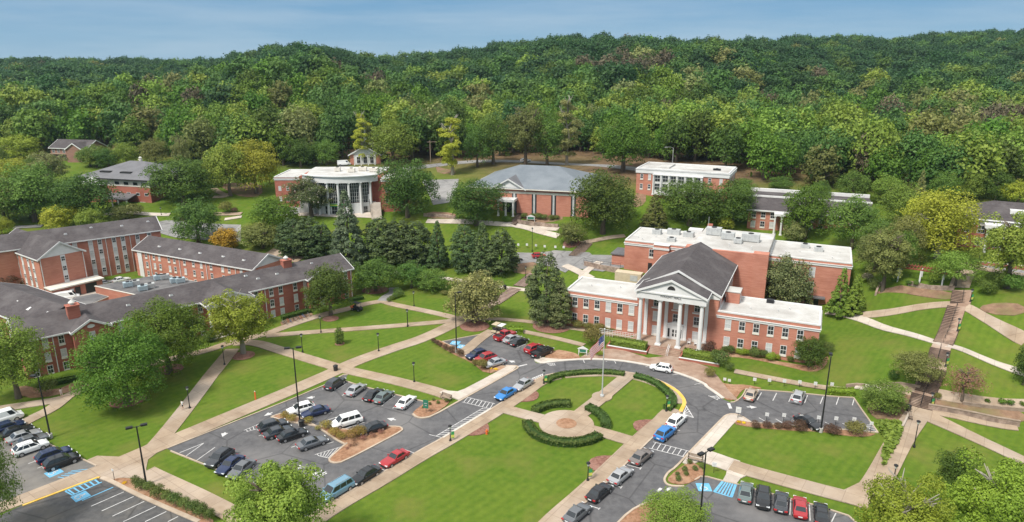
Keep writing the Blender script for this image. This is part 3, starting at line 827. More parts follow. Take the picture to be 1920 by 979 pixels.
def hip_roof(par, x0, x1, y0, y1, ze, zr, m='shingle', oh=0.5, inset=None, name='roof', trim='white'):
    x0 -= oh; x1 += oh; y0 -= oh; y1 += oh
    ins = inset if inset is not None else (y1-y0)/2
    ym = (y0+y1)/2
    b = MB(); z1 = ze+.2
    b.add([(x0,y0,ze),(x1,y0,ze),(x1,y1,ze),(x0,y1,ze),(x0,y0,z1),(x1,y0,z1),(x1,y1,z1),(x0,y1,z1),(x0+ins,ym,zr),(x1-ins,ym,zr)],
          [(0,3,2,1),(0,1,5,4),(1,2,6,5),(2,3,7,6),(3,0,4,7),(4,5,9,8),(5,6,9),(6,7,8,9),(7,4,8)])
    r = b.build(name, M[m], par)
    if trim:
        t = MB(); 
        for a in ((x0-.08,x1+.08,y0-.1,y0-.003),(x0-.08,x1+.08,y1+.003,y1+.1),(x0-.1,x0-.003,y0,y1),(x1+.003,x1+.1,y0,y1)): t.box(*a, ze-.12, ze+.17)
        t.build('roof_trim', M[trim], par)
    return r
def flat_roof(par, x0, x1, y0, y1, z, m='flat_white', band='white', bz=(-1.2,-0.75), cope='white', para=0.25, name='roof', bandside=0.14):
    """flat roof with a low parapet rim; band: cornice strip on the wall"""
    b = MB(); b.box(x0+.3, x1-.3, y0+.3, y1-.3, z-.5, z+.03); b.build(name, M[m], par)
    c = MB(); e = .05
    for a in ((x0-e,x1+e,y0-e,y0+.3),(x0-e,x1+e,y1-.3,y1+e),(x0-e,x0+.3,y0+.3,y1-.3),(x1-.3,x1+e,y0+.3,y1-.3)): c.box(*a, z-.02, z+.26)
    c.build('coping', M[cope], par)
    if band:
        s = MB(); e = bandside
        for a in ((x0-e,x1+e,y0-e,y0-.001),(x0-e,x1+e,y1+.001,y1+e),(x0-e,x0-.001,y0,y1),(x1+.001,x1+e,y0,y1)): s.box(*a, z+bz[0], z+bz[1])
        e = bandside+.12
        for a in ((x0-e,x1+e,y0-e,y0-.002),(x0-e,x1+e,y1+.002,y1+e),(x0-e,x0-.002,y0,y1),(x1+.002,x1+e,y0,y1)): s.box(*a, z+bz[1]-.02, z+bz[1]+.1)
        s.build('cornice', M[band], par)
def ac_unit(par, x, y, z, sx=2.2, sy=1.6, sz=1.3, m='ac_grey', rz=0.0):
    b = MB(); b.box(-sx/2, sx/2, -sy/2, sy/2, 0.12, sz)
    for k in range(5): b.box(-sx/2+.1+k*(sx-.2)/5, -sx/2+.02+(k+1)*(sx-.2)/5, -sy/2-.04, -sy/2-.001, .25, sz-.15)
    b.box(-sx/2+.1, -sx/2+.3, -sy/2, sy/2, 0, .119); b.box(sx/2-.3, sx/2-.1, -sy/2, sy/2, 0, .119)
    o = b.build('air_conditioner', M[m], par, loc=(x, y, z), rz=rz)
    f = MB(); f.lathe([(min(sx,sy)*.32, sz+.002), (min(sx,sy)*.32, sz+.14)], 14); f.build('fan_shroud', M['iron'], o)
def pipes(par, L):
    for (x, y, z) in L:
        b = MB(); b.tube([(0,0,-.3),(0,0,.55)], .09, 6); b.tube([(0,0,.55),(0,0,.68)], .16, 6)
        b.build('roof_vent', M['white'], par, loc=(x, y, z))
def chimney(par, x, y, z0, z1, w=2.0, d=1.6, m='brick_dark'):
    b = MB(); b.box(x-w/2, x+w/2, y-d/2, y+d/2, z0, z1); b.box(x-w/2-.12, x+w/2+.12, y-d/2-.12, y+d/2+.12, z1+.001, z1+.2)
    o = b.build('chimney', M[m], par)
    c = MB(); c.lathe([(.35, z1+.2),(.35, z1+.6),(.6, z1+.62),(.45, z1+.8),(.1, z1+1.1)], 12, (x, y)); c.build('chimney_cap', M['copper'], o)
def column(par, x, y, z0, z1, r=0.42, n=16, name='column', square=False):
    b = MB()
    b.box(x-r*1.35, x+r*1.35, y-r*1.35, y+r*1.35, z0, z0+.22); b.box(x-r*1.3, x+r*1.3, y-r*1.3, y+r*1.3, z1-.2, z1)
    if square: b.box(x-r*.95, x+r*.95, y-r*.95, y+r*.95, z0+.22, z1-.2)
    else: b.lathe([(r*1.25, z0+.22),(r*1.05, z0+.45),(r, z0+.5),(r*.97, z0+(z1-z0)*.4),(r*.85, z1-.45),(r*1.1, z1-.2)], n, (x, y))
    return b.build(name, M['white'], par)
def downspout(par, x, y, z0, z1, m='white'):
    b = MB(); b.box(x-.07, x+.07, y-.16, y-.02, z0, z1); b.build('downspout', M[m], par)
def text_on(par, s, x, y, z, size, m, rz=0.0):
    cu = bpy.data.curves.new('lettering', 'FONT'); cu.body = s; cu.size = size; cu.extrude = .02; cu.align_x = 'CENTER'; cu.align_y = 'CENTER'
    t = bpy.data.objects.new('lettering', cu); COL.objects.link(t)
    dg = bpy.context.evaluated_depsgraph_get()
    me = bpy.data.meshes.new_from_object(t.evaluated_get(dg)); bpy.data.objects.remove(t)
    me.materials.clear(); me.materials.append(M[m])
    o = bpy.data.objects.new('lettering', me); o.location = (x, y, z); o.rotation_euler = (math.pi/2, 0, rz)
    return link(o, par)

R = math.radians
# ------------------------------------------------------------------ the columned hall
HA = R(-24.6)
H = thing('columned_hall', (12.42, 137.63, 0), HA, 'red brick hall with a white pediment on tall columns and flat white roofed wings', 'building')
walls(H, -1.0, 14.4, 0, 10.2, -1.5, 7.9, 'brick'); flat_roof(H, -1.0, 14.4, 0, 10.2, 7.9, bz=(-1.15,-.72))
walls(H, 30.4, 48.7, 0, 11.0, -1.5, 7.9, 'brick'); flat_roof(H, 30.4, 48.7, 0, 11.0, 7.9, bz=(-1.15,-.72))
for k in range(6):
    for z in (4.85, 1.3): window(H, 1.1+2.45*k, 0, z, 1.15, 1.85); 
    for z in (4.75, 1.2): window(H, 32.5+2.6*k, 0, z, 1.15, 1.85)
for y in (2.5, 5.5, 8.5):
    for z in (4.75, 1.2): window(H, 48.7, y, z, 1.15, 1.85, R(90))
walls(H, 14.4, 30.4, 0.0, 24.0, -1.5, 11.2, 'brick')
gable_roof(H, 14.4, 30.4, 0.2, 24.0, 11.2, 15.2, axis='y', gable='white', oh=0.5)
t = MB(); t.box(14.2, 30.6, -.12, -.001, 10.3, 11.15); t.box(30.401, 30.6, 0, 23.9, 10.4, 11.15); t.box(14.2, 14.399, 0, 23.9, 10.4, 11.15); t.build('frieze', M['white'], H)
for y in (3.0, 12.2, 15.0, 17.8, 20.6):                      # tall side windows above the wing
    window(H, 30.4, y, 8.1, 1.0, 2.0, R(90), sill=False)
for y in (12.2, 15.0, 17.8, 20.6): window(H, 30.4, y, 4.4, 1.0, 2.4, R(90)); window(H, 14.4, y, 8.0, 1.0, 2.0, R(-90))
for y in (13.6, 16.4, 19.2): downspout(H, 30.55, y, 0, 10.4)
# stair tower on the right wing
walls(H, 31.0, 33.6, 6.2, 9.6, 7.4, 10.2, 'brick'); b = MB(); b.box(30.9, 33.7, 6.1, 9.7, 10.2, 10.35); b.build('coping', M['flat_white'], H)
b = MB(); b.box(33.601, 33.66, 7.2, 8.1, 7.7, 9.7); b.build('door', M['white'], H)
b = MB(); b.box(38.5, 39.9, 9.3, 10.4, 7.7, 8.6); b.build('roof_hatch', M['iron'], H)
# portico
b = MB(); b.box(14.6, 29.9, -5.2, -.003, -.6, .85); b.build('porch_floor', M['aggregate'], H)
b = MB(); b.box(14.5, 30.0, -5.32, -5.201, -.6, .7); b.build('porch_base', M['brick_dark'], H)
for x in (16.2, 20.05, 23.95, 28.0): column(H, x, -4.3, .85, 10.3, .42)
for x in (16.4, 20.5, 24.4, 28.3):
    b = MB(); b.box(x-.34, x+.34, -.2, -.002, .86, 10.29); b.box(x-.42, x+.42, -.26, -.003, .861, 1.2); b.box(x-.42, x+.42, -.26, -.003, 10.0, 10.291); b.build('pilaster', M['white'], H)
b = MB(); b.box(15.4, 28.8, -4.95, -.13, 10.3, 11.75); b.box(15.1, 29.1, -5.15, -.131, 11.55, 11.82); b.build('entablature', M['white'], H)
gable_roof(H, 15.5, 28.7, -4.9, 1.5, 11.8, 14.6, axis='y', gable='white', oh=0.35, name='portico_roof')
b = MB(); n = 12
b.add([(22.1+.75*math.cos(math.pi*k/n), -4.99, 12.7+.75*math.sin(math.pi*k/n)) for k in range(n+1)]+[(22.1+.75*math.cos(math.pi*k/n), -4.9, 12.7+.75*math.sin(math.pi*k/n)) for k in range(n+1)],
      [tuple(range(n+1))]+[(k,k+1,n+2+k,n+1+k) for k in range(n)]+[(n,0,n+1,2*n+1)])
b.build('half_round_window', M['door_dark'], H)
text_on(H, 'WRIGHT HALL', 22.1, -4.98, 11.15, .62, 'iron')
for x in (18.4, 22.4, 26.5):
    window(H, x, 0, 7.2, 1.2, 1.8, sill=False); b = MB(); b.box(x-.9, x+.9, -.22, -.001, 6.8, 7.05); b.build('window_shelf', M['white'], H)
    window(H, x, 0, 4.4, 1.2, 1.8)
for x in (18.4, 26.5): window(H, x, 0, 1.3, 1.25, 1.8, blind=True)
b = MB(); b.box(20.9, 24.0, -.35, -.001, .86, 4.0); b.add([(20.7,-.45,4.001),(24.2,-.45,4.001),(22.45,-.45,4.7),(20.7,-.001,4.001),(24.2,-.001,4.001),(22.45,-.001,4.7)], [(0,1,2),(3,5,4),(0,3,4,1),(0,2,5,3),(1,4,5,2)])
e = b.build('entrance', M['white'], H)
b = MB(); b.box(21.75, 23.15, -.42, -.351, .87, 3.2); d = b.build('door', M['white'], e)
b = MB(); 
for x in (21.95, 22.6):
    for z in (1.5, 2.3): b.box(x, x+.4, -.44, -.421, z, z+.65)
for x in (21.05, 23.4): b.box(x, x+.4, -.37, -.352, 1.3, 3.1)
b.build('door_glass', M['glass'], e)
# front steps, planter walls
b = MB()
for k in range(5): b.box(18.9, 24.9, -5.33-.42*(k+1), -5.33-.42*k, -.6, .72-.15*k)
b.build('front_steps', M['aggregate'], H)
b = MB(); b.box(11.0, 18.8, -8.3, -8.0, -.4, .55); b.box(10.7, 11.0, -8.3, -5.0, -.4, .55); b.box(18.5, 18.8, -8.0, -5.33, -.4, .55); b.build('planter_wall', M['brick_dark'], H)
b = MB(); b.box(25.0, 32.5, -8.3, -8.0, -.4, .55); b.box(25.0, 25.3, -8.0, -5.33, -.4, .55); b.build('planter_wall', M['brick_dark'], H)
for xx0, xx1 in ((11.0, 18.8), (25.0, 32.5)):
    b = MB(); b.box(xx0, xx1, -8.35, -7.95, .551, .63); b.build('planter_coping', M['white'], H)
b = MB(); b.tube([(22.4,-5.4,1.7),(22.4,-7.4,.95),(22.4,-7.4,0)], .05, 6); b.tube([(22.4,-5.4,1.7),(22.4,-5.4,.8)], .05, 6); b.tube([(22.7,-5.4,1.7),(22.7,-7.4,.95),(22.7,-7.4,0)], .05, 6); b.build('handrail', M['white'], H)
b = MB()
for x in np.arange(7.5, 15.2, .55): b.box(x-.03, x+.03, -2.55, -2.49, 0, 1.5)
for z in (.75, 1.12, 1.5): b.box(7.5, 15.2, -2.55, -2.49, z, z+.06)
b.build('ramp_railing', M['white'], H)
# rear block
for (x0, x1) in ((2.8, 20.0), (36.8, 54.0)):
    walls(H, x0, x1, 32.0, 47.0, -1.5, 11.9, 'brick')
flat_roof(H, 2.8, 20.0, 32.0, 47.0, 11.9, bz=(-1.1,-.6)); flat_roof(H, 36.8, 54.0, 32.0, 47.0, 11.9, bz=(-1.1,-.6))
walls(H, 20.0, 36.8, 24.1, 47.0, -1.5, 13.25, 'brick'); walls(H, 22.41, 33.99, 23.7, 24.6, -1.5, 14.0, 'brick', 'parapet'); b = MB(); b.box(19.9, 36.9, 24.7, 47.1, 13.3, 13.6); b.build('roof', M['flat_white'], H)
b = MB(); b.box(36.801, 36.87, 24.6, 47.1, 11.2, 13.9); b.build('roof_upstand', M['flat_white'], H)
walls(H, 19.2, 22.4, 23.4, 26.0, -1.5, 14.2, 'brick'); walls(H, 34.0, 37.2, 23.4, 26.0, -1.5, 14.2, 'brick')
walls(H, 10.4, 14.0, 30.6, 31.999, -1.5, 11.9, 'brick', 'bay'); b = MB(); b.box(10.2, 14.2, 30.45, 30.599, 10.8, 11.3); b.box(10.3, 14.1, 30.5, 32.2, 11.9, 12.0); b.build('cornice', M['white'], H)
walls(H, -1.0, 2.79, 34.0, 40.0, 0, 7.4, 'brick', 'side_annex'); b = MB(); b.box(-1.3, 2.78, 33.7, 40.3, 7.401, 7.7); b.build('annex_roof', M['dark_metal'], H)
for x in (9.6, 15.4, 18.1):
    window(H, x, 32.0, 8.4, 1.2, 2.0); 
    if x > 10: window(H, x, 32.0, 4.9, 1.2, 2.0)
b = MB(); b.box(8.9, 9.9, 31.93, 31.999, 4.2, 6.8); b.build('door', M['door_dark'], H)
for x in (39.5, 43.2, 46.2):
    window(H, x, 32.0, 8.3, 1.3, 2.0); window(H, x, 32.0, 4.7, 1.3, 2.1)
for y in (34.5, 37, 39.5, 42, 44.5):
    window(H, 54.0, y, 8.3, 1.1, 2.0, R(90)); window(H, 54.0, y, 4.7, 1.1, 2.0, R(90)); window(H, 54.0, y, 1.4, 1.1, 2.0, R(90))
b = MB(); b.box(45.0, 49.5, 30.5, 31.99, 3.4, 3.7); b.build('door_canopy', M['dark_metal'], H)
b = MB(); b.box(45.4, 46.6, 31.94, 31.999, 1.0, 3.3); b.box(47.3, 48.3, 31.94, 31.999, 1.0, 3.3); b.build('door', M['door_dark'], H)
for i, (x, y, sx, sz) in enumerate(((8.5,42,2.2,1.5),(12.5,43.5,3.2,1.6),(16.5,42.5,2.6,1.5),(13.5,36,2.0,1.2),(47,41,2.0,1.3),(44,43,2.0,1.2))): ac_unit(H, x, y, 11.65, sx, 1.8, sz)
for (x, y, sx, sz) in ((23,40,3.6,1.9),(26.8,37,3.0,1.7),(32.0,37,4.0,1.9),(29.5,34,1.8,1.2)): ac_unit(H, x, y, 13.6, sx, 2.0, sz)
pipes(H, [(5,36,11.7),(6.5,34.5,11.7),(9,38.5,11.7),(40,36,11.7),(43,38,11.7),(50,35,11.7),(51.5,41,11.7),(28,30,13.6),(33,29,13.6),(3,5,7.7),(9,6.5,7.7),(43,7,7.7),(36,4,7.7),(41,5,7.7)])
b = MB(); b.box(16.0, 19.5, 44.5, 46.8, 11.7, 13.4); b.build('stair_head', M['white'], H); b = MB(); b.box(20.6, 21.8, 45.0, 46.2, 13.6, 15.0); b.build('chimney', M['brick_dark'], H)
b = MB(); b.tube([(21.0,44,13.5),(21.0,44,17.2)], .05, 6); b.build('mast', M['ac_grey'], H)
# ------------------------------------------------------------------ front dormitory with two gables, portico and chimneys
D = thing('dormitory', (-64.31, 132.16, 0), R(43.15), 'three storey brick dormitory with two chimneys and a white columned porch facing the lawn', 'building')
walls(D, -30.4, 35.5, 0, 11.6, -1.5, 7.3, 'brick_dark')
gable_roof(D, -30.4, 35.5, 0, 11.6, 7.3, 9.7, gable='brick_dark', oh=.45)
xs = [-28.9, -26.8, -24.3, -14.5, -11.5, -8.6, -5.6, -2.0, 0.2, 3.4, 6.8, 12.0, 15.4, 17.6, 21.0, 23.5, 26.5, 29.3, 33.8]
for x in xs:
    for z in (5.25, 2.65, 0.1): window(D, x, 0, z, 0.95, 1.6)
for y in (2.2, 5.6, 9.0):
    for z in (5.25, 2.65, 0.1): window(D, 35.5, y, z, 0.95, 1.6, R(90))
for (gx0, gx1) in ((-22.6, -16.6), (23.8, 29.8)):
    walls(D, gx0, gx1, -1.3, -.003, -1.5, 7.25, 'brick_dark', 'gable_bay')
    gable_roof(D, gx0, gx1, -1.3, 4.6, 7.3, 9.0, axis='y', gable='brick_dark', oh=.35, name='gable_roof', ends=(True, False))
    b = MB(); b.lathe([(.02,-.06),(.62,-.055),(.62,.05)], 16); o = b.build('oval_vent', M['white'], D, loc=((gx0+gx1)/2, -1.35, 7.75)); o.rotation_euler = (math.pi/2, 0, 0); o.scale = (1, .55, 1)
    for z in (5.0, 2.4, 0.0): window(D, (gx0+gx1)/2, -1.3, z+.1, 1.0, 1.6)
chimney(D, -21.2, 3.4, 7.5, 10.9); chimney(D, 21.8, 5.2, 8.5, 10.9)
for x in (1.0, 3.8, 6.6, 9.4): column(D, x, -3.2, .1, 6.5, .32)
b = MB(); b.box(.5, 9.9, -3.6, -.003, 6.5, 7.25); b.build('entablature', M['white'], D)
gable_roof(D, .5, 9.9, -3.6, 5.0, 7.25, 9.4, axis='y', gable='white', oh=.3, name='portico_roof', ends=(True, False))
b = MB(); b.box(.3, 10.1, -3.9, -.003, -.5, .1); b.build('porch_floor', M['paving_light'], D)
for x in (-25.6, -13.0, 14.0, 31.2, 35.2): downspout(D, x, 0, 0, 7.0)
def ridge_vents(par, L, s=1):
    for (x, y, z) in L:
        b = MB(); b.add([(-.4,-.3,0),(.4,-.3,0),(.4,.5,.05),(-.4,.5,.05),(-.22,-.28,.42),(.22,-.28,.42)], [(0,1,5,4),(1,2,5),(0,4,3),(2,3,4,5)]); b.build('roof_vent', M['white'], par, loc=(x, y, z))
ridge_vents(D, [(-12,3.2,8.7),(-4,3.4,8.8),(14,3.0,8.6),(18.5,3.2,8.7),(27.6,4.4,9.1),(12,4.6,9.3)])
# left wing in line with the picture edge
DW = thing('dormitory', (-84.6, 122.6, 0), R(148.5), 'low dormitory wing with dark shingle roof running off past the leafy tree at the edge', 'building')
walls(DW, 1.5, 30, -5.6, 5.6, -1.5, 7.3, 'brick_dark'); gable_roof(DW, 1.5, 30, -5.6, 5.6, 7.3, 9.6, gable='brick_dark', oh=.45, ends=(False, True))
for x in (4, 8, 12, 16, 20, 24):
    for z in (5.2, 2.6, 0.1): window(DW, x, 5.6, z, 0.95, 1.6, R(180))
ridge_vents(DW, [(3,2.5,8.5),(9,2.8,8.4),(15,2.4,8.5)])
# middle dormitory
D3 = thing('dormitory', (-100.4, 174.3, 0), R(-25.8), 'three storey brick dormitory with grey shingle roof behind the flat roofed courtyard building', 'building')
walls(D3, 0.3, 42.6, 0.3, 10.3, -2, 7.2, 'brick'); gable_roof(D3, 0.3, 42.6, 0.3, 10.3, 7.2, 9.7, gable='white', oh=.4)
xs3 = [4.8, 7.8, 9.9, 13.5, 15.5, 19.2, 22.4, 25.2, 28.6, 32.6, 34.8, 38.8]
for x in xs3:
    for z in (5.5, 3.0, 0.5): window(D3, x, 0.3, z, 0.85, 1.35)
b = MB(); b.box(1.6, 3.2, .12, .299, -1, 7.0); b.build('stair_panel', M['white'], D3)
for x in (6.3, 17.4, 27.0, 37.0): downspout(D3, x, .3, 0, 7.0)
ridge_vents(D3, [(8,2.2,8.3),(15.5,2.4,8.4),(23,2.2,8.3),(31,2.3,8.35),(38,2.2,8.3)])
# tall dormitory
D4 = thing('dormitory', (-113.44, 169.0, 0), R(38.83), 'tall brick dormitory with white window strips and long grey gable roof', 'building')
walls(D4, -20, 21.6, 0, 10.0, -2, 10.6, 'brick'); gable_roof(D4, -20, 21.6, 0, 10.0, 10.6, 13.4, gable='brick', oh=.4)
def win_strip(par, x, y, z0, z1, n, rz, w=1.05):
    b = MB(); b.box(-w/2, w/2, -.06, -.001, 0, z1-z0); b.build('white_strip', M['white'], par, loc=(x, y, z0), rz=rz)
    st = (z1-z0)/n
    for k in range(n): window(par, x+.062*math.sin(rz), y-.062*math.cos(rz), z0+st*k+st*.38, w*.86, st*.5, rz, sill=False)
for x in (1.3, 4.8, 6.9, 10.2, 12.3, 15.8, 18.7): win_strip(D4, x, 0, 0.4, 10.4, 4, 0)
for x in (8.3, 14.0): downspout(D4, x, 0, 0, 10.4)
ridge_vents(D4, [(0,2.6,12.1),(6,3.8,12.7),(13,3.0,12.3),(19.5,3.4,12.5)])
D5 = thing('dormitory', (-112.0, 155.2, 0), R(55), 'four storey brick dormitory wing with a plain white gable end above the loading yard', 'building')
walls(D5, 0, 10, 0, 24, -2, 9.9, 'brick'); gable_roof(D5, 0, 10, 0, 24, 9.9, 13.1, axis='y', gable='white', oh=.4)
win_strip(D5, 5.2, 0, 2.6, 9.8, 3, 0)
for y in (3.5, 6.2, 9.5, 12.5, 16, 19): win_strip(D5, 0, y, 0.4, 9.7, 4, R(-90))
for x in (.3, 9.7): downspout(D5, x, 0, 0, 9.7)
b = MB(); b.box(.3, 11.6, -3.6, -.002, -1, 2.7); o = b.build('loading_porch', M['brick'], D5); b = MB(); b.box(0, 12.0, -4.0, -.003, 2.701, 3.0); b.build('porch_roof', M['cream'], o)
b = MB(); b.box(5.2, 6.4, -3.66, -3.601, 0, 2.2); b.box(7.6, 10.2, -3.66, -3.601, 0, 2.4); b.build('door', M['door_dark'], o); b = MB(); b.box(4.0, 4.9, -3.66, -3.601, .2, 2.0); b.build('white_panel', M['white'], o)
D6 = thing('courtyard_building', (0, 0, 0), 0, 'low brick courtyard building with dark flat roof and air conditioners', 'building')
def poly_block(par, P, z0, z1, wm, rm, cope='cream', name='wall'):
    b = MB(); b.prism(P, z0, z1); b.build(name, M[wm], par)
    c = Vector((sum(p[0] for p in P)/len(P), sum(p[1] for p in P)/len(P)))
    ins = [tuple(Vector(p).lerp(c, .025)) for p in P]
    b = MB(); b.prism([tuple(Vector(p).lerp(c, -.012)) for p in P], z1+.001, z1+.14); b.build('coping', M[cope], par)
    b = MB(); b.prism(ins, z1+.141, z1+.2); b.build('roof', M[rm], par)
poly_block(D6, [(-98.3,153.0),(-85.0,146.5),(-75.2,156.0),(-87.2,162.3)], -1, 3.9, 'brick', 'flat_dark')
poly_block(D6, [(-99.9,147.0),(-95.4,132.6),(-92.4,148.0),(-96.5,150.2)], -1, 3.0, 'brick', 'flat_dark')
for (u, v, m) in (('G 905,215',0,'ac_blue'),('G 955,205',0,'ac_grey'),('G 1010,240',0,'ac_blue'),('G 1060,225',0,'ac_grey'),('G 1120,165',0,'ac_blue'),('G 1165,160',0,'ac_grey'),('G 1235,185',0,'ac_blue'),('G 1275,185',0,'ac_blue')):
    q = onz(*px(u)[0], 4.2); ac_unit(D6, q.x, q.y, 4.1, 2.0, 1.3, 1.2, m, R(35))
# ------------------------------------------------------------------ office building with hipped metal roof
O6 = thing('office_building', (-137.0, 231.0, 8.0), R(-15.5), 'brick office building with dark hipped metal roof, black dormers and entrance canopy', 'building')
walls(O6, -12, 16.2, 0, 22, -3, 9.0, 'brick_dark'); hip_roof(O6, -12, 16.2, 0, 22, 9.0, 13.6, 'dark_metal', 1.2, trim='black_trim')
b = MB(); b.box(-12.2, 16.4, -.1, -.001, 6.6, 8.9); b.box(16.201, 16.3, 0, 21.9, 6.6, 8.9); b.build('frieze', M['cream'], O6)
for x in (-9, -5, -1, 3, 6.8, 10.6, 14): window(O6, x, -.1, 7.0, 2.0, 1.2, sash=False, sill=False, blind=False); window(O6, x+.4, 0, 3.6, 1.5, 1.0, sash=False, sill=False, blind=False)
for y in (4, 9, 14, 19): window(O6, 16.3, y, 7.0, 2.0, 1.2, R(90), sash=False, sill=False, blind=False); window(O6, 16.2, y, 3.6, 1.6, 1.0, R(90), sash=False, sill=False, blind=False)
window(O6, 12.5, 0, .4, 2.2, 1.1, sash=False, sill=False, blind=False)
for (x, y, rz) in ((-4.0, 2.6, 0), (4.5, 2.6, 0), (14.2, 6.5, R(90))):
    b = MB(); b.box(-2.2, 2.2, -.2, 3.6, 0, 1.3); b.build('dormer', M['black_trim'], O6, loc=(x, y, 9.7), rz=rz)
b = MB(); b.add([(0.5,-4.5,3.0),(10.5,-4.5,3.0),(10.5,-.002,4.2),(.5,-.002,4.2),(.5,-4.5,2.7),(10.5,-4.5,2.7),(10.5,-.002,3.9),(.5,-.002,3.9)], [(0,1,2,3),(4,7,6,5),(0,4,5,1),(1,5,6,2),(3,2,6,7),(0,3,7,4)]); c = b.build('entrance_canopy', M['dark_metal'], O6)
b = MB()
for x in (4.0, 6.5, 10.0): b.tube([(x,-4.2,0),(x,-4.2,2.7)], .25, 8)
b.build('canopy_posts', M['white'], c)
b = MB(); b.add([(-11,-2.0,7.0),(-1.5,-2.0,7.0),(-6.2,-2.0,9.4),(-11,-.2,7.0),(-1.5,-.2,7.0),(-6.2,4,9.4)], [(0,1,2),(0,3,4,1),(0,2,5,3),(1,4,5,2)]); b.build('front_gable', M['white'], O6)
chimney(O6, 3, 11.5, 13, 14.0, .8, .8, 'cream')
# ------------------------------------------------------------------ curved student centre
S8 = thing('student_centre', (-54.0, 226.6, 8.5), 0, 'white and brick building with a curved colonnade of tall windows and white stair', 'building')
RC = 17.1; a0, a1 = R(-90-41), R(-90+40)
def arcp(r, t): return (r*math.cos(t), r*math.sin(t))
def arc_wall(r, t0, t1, z0, z1, n=24, th=.3):
    b = MB(); i = [arcp(r-th, t0+(t1-t0)*k/n) for k in range(n+1)]; o = [arcp(r, t0+(t1-t0)*k/n) for k in range(n+1)]
    b.prism(o + i[::-1], z0, z1); return b
arc_wall(RC-.6, a0, a1, -3, 3.9).build('base_wall', M['white'], S8)
arc_wall(RC-1.0, a0+R(2), a1-R(1), 3.9, 10.6).build('upper_wall', M['brick_dark'], S8)
arc_wall(RC-.93, R(-115), R(-57), 4.0, 10.3, th=.05).build('window_wall', M['glass'], S8)
b = MB()
for k in range(26):
    t = R(-115)+R(58)*k/25; x, y = arcp(RC-.9, t); b.box(x-.05, x+.05, y-.05, y+.05, 4.0, 10.3)
for z in (4.9, 6.0, 7.2, 8.4, 9.5):
    for k in range(25):
        p = arcp(RC-.89, R(-115)+R(58)*k/25); q = arcp(RC-.89, R(-115)+R(58)*(k+1)/25); b.tube([(p[0],p[1],z),(q[0],q[1],z)], .045, 4)
b.build('mullions', M['white'], S8)
for x in (-10.6, -8.4, -6.4, -3.4, 0.0, 3.3, 6.7, 9.5):
    y = -math.sqrt(RC**2-x*x); column(S8, x, y+.1, 0, 10.5, .42)
arc_wall(RC+.5, a0-R(2), a1+R(2), 10.5, 12.4, th=2.0).build('cornice', M['white'], S8)
arc_wall(RC+.9, a0-R(2), a1+R(2), 12.4, 12.7, th=1.0).build('cornice_cap', M['white'], S8)
b = MB(); b.prism([arcp(RC-.3, a0+(a1-a0)*k/24) for k in range(25)] + [(12.5, 0), (12.5, 6), (-13, 6), (-13, 0)], 11.9, 12.2); b.build('roof', M['flat_white'], S8)
b = MB(); b.prism([(-13.3,-12.0),(13.0,-12.0),(13.0,6),(-13.3,6)], -3, 11.8); b.build('wall', M['brick_dark'], S8)
for (x0, x1, y0) in ((13.01, 20.5, -14.0), (-21.5, -13.31, -11.0)):
    b = MB(); b.box(x0, x1, y0, y0+16, -3, 11.2); b.build('side_wing', M['brick_dark'], S8)
    flat_roof(S8, x0, x1, y0, y0+16, 11.3, bz=(-.9,-.35))
for x in (14.5, 17.0, 19.4):
    for z in (7.0, 3.6): window(S8, x, -14.0, z, .8, 1.4, sill=False)
for x in (-20, -17.5, -15.2):
    for z in (7.0, 3.6): window(S8, x, -11.0, z, .9, 1.5, sill=False)
b = MB(); b.box(-13.3, -9.9, -13.4, -12.0, -3, 3.9); b.box(-21.5, -13.31, -13.5, -11.01, -3, 1.8); b.build('terrace_wall', M['white'], S8)
for (x, y, s) in ((2,-6,2.2),(5,-3,2.6),(9,-5,2.8),(15.5,-4,2.6),(18,-8,2.0),(-3,-4,1.8)): ac_unit(S8, x, y, 12.2 if x < 13 else 11.05, s, 1.6, 1.3, 'cream')
for t in (-103, -95.5):
    x, y = arcp(RC-.6, R(t)); window(S8, x, y, .5, 1.9, 2.6, R(t+90), sill=False, blind=False)
x, y = arcp(RC-.6, R(-62)); window(S8, x, y, .2, 1.4, 2.6, R(28), sill=False, blind=False)
b = MB(); x, y = arcp(RC-.86, R(-57.5)); b.box(x-.9, x+.9, y-.05, y+.05, 4, 6.4); b.build('door', M['white'], S8)
b = MB()
for k in range(14): b.box(9.0+.12*k, 12.4+.1*k, -13.6-.45*(k+1), -13.6-.45*k, -3, 3.8-.27*k)
s_ = b.build('outdoor_stair', M['paving_light'], S8)
b = MB()
for xx, dx in ((8.9,.12),(12.5,.1)): b.tube([(xx,-13.6,4.8),(xx+13*dx,-13.6-.45*14,1.2)], .07, 6)
b.build('stair_rail', M['iron'], s_)
g = thing('banner', (-54.0, 226.6, 8.5), 0, 'green banner hung under the tall windows of the curved building', 'banner')
M['banner_green'] = mat('green_banner', (0.03,0.26,0.06), (0.05,0.33,0.08), 2, .7)
M['banner_yellow'] = mat('yellow_print', (0.62,0.60,0.10))
arc_wall(RC-.5, R(-103.5), R(-83), 2.95, 3.85, th=.05).build('cloth', M['banner_green'], g)
arc_wall(RC-.49, R(-100), R(-89), 3.25, 3.55, th=.03).build('print', M['banner_yellow'], g)
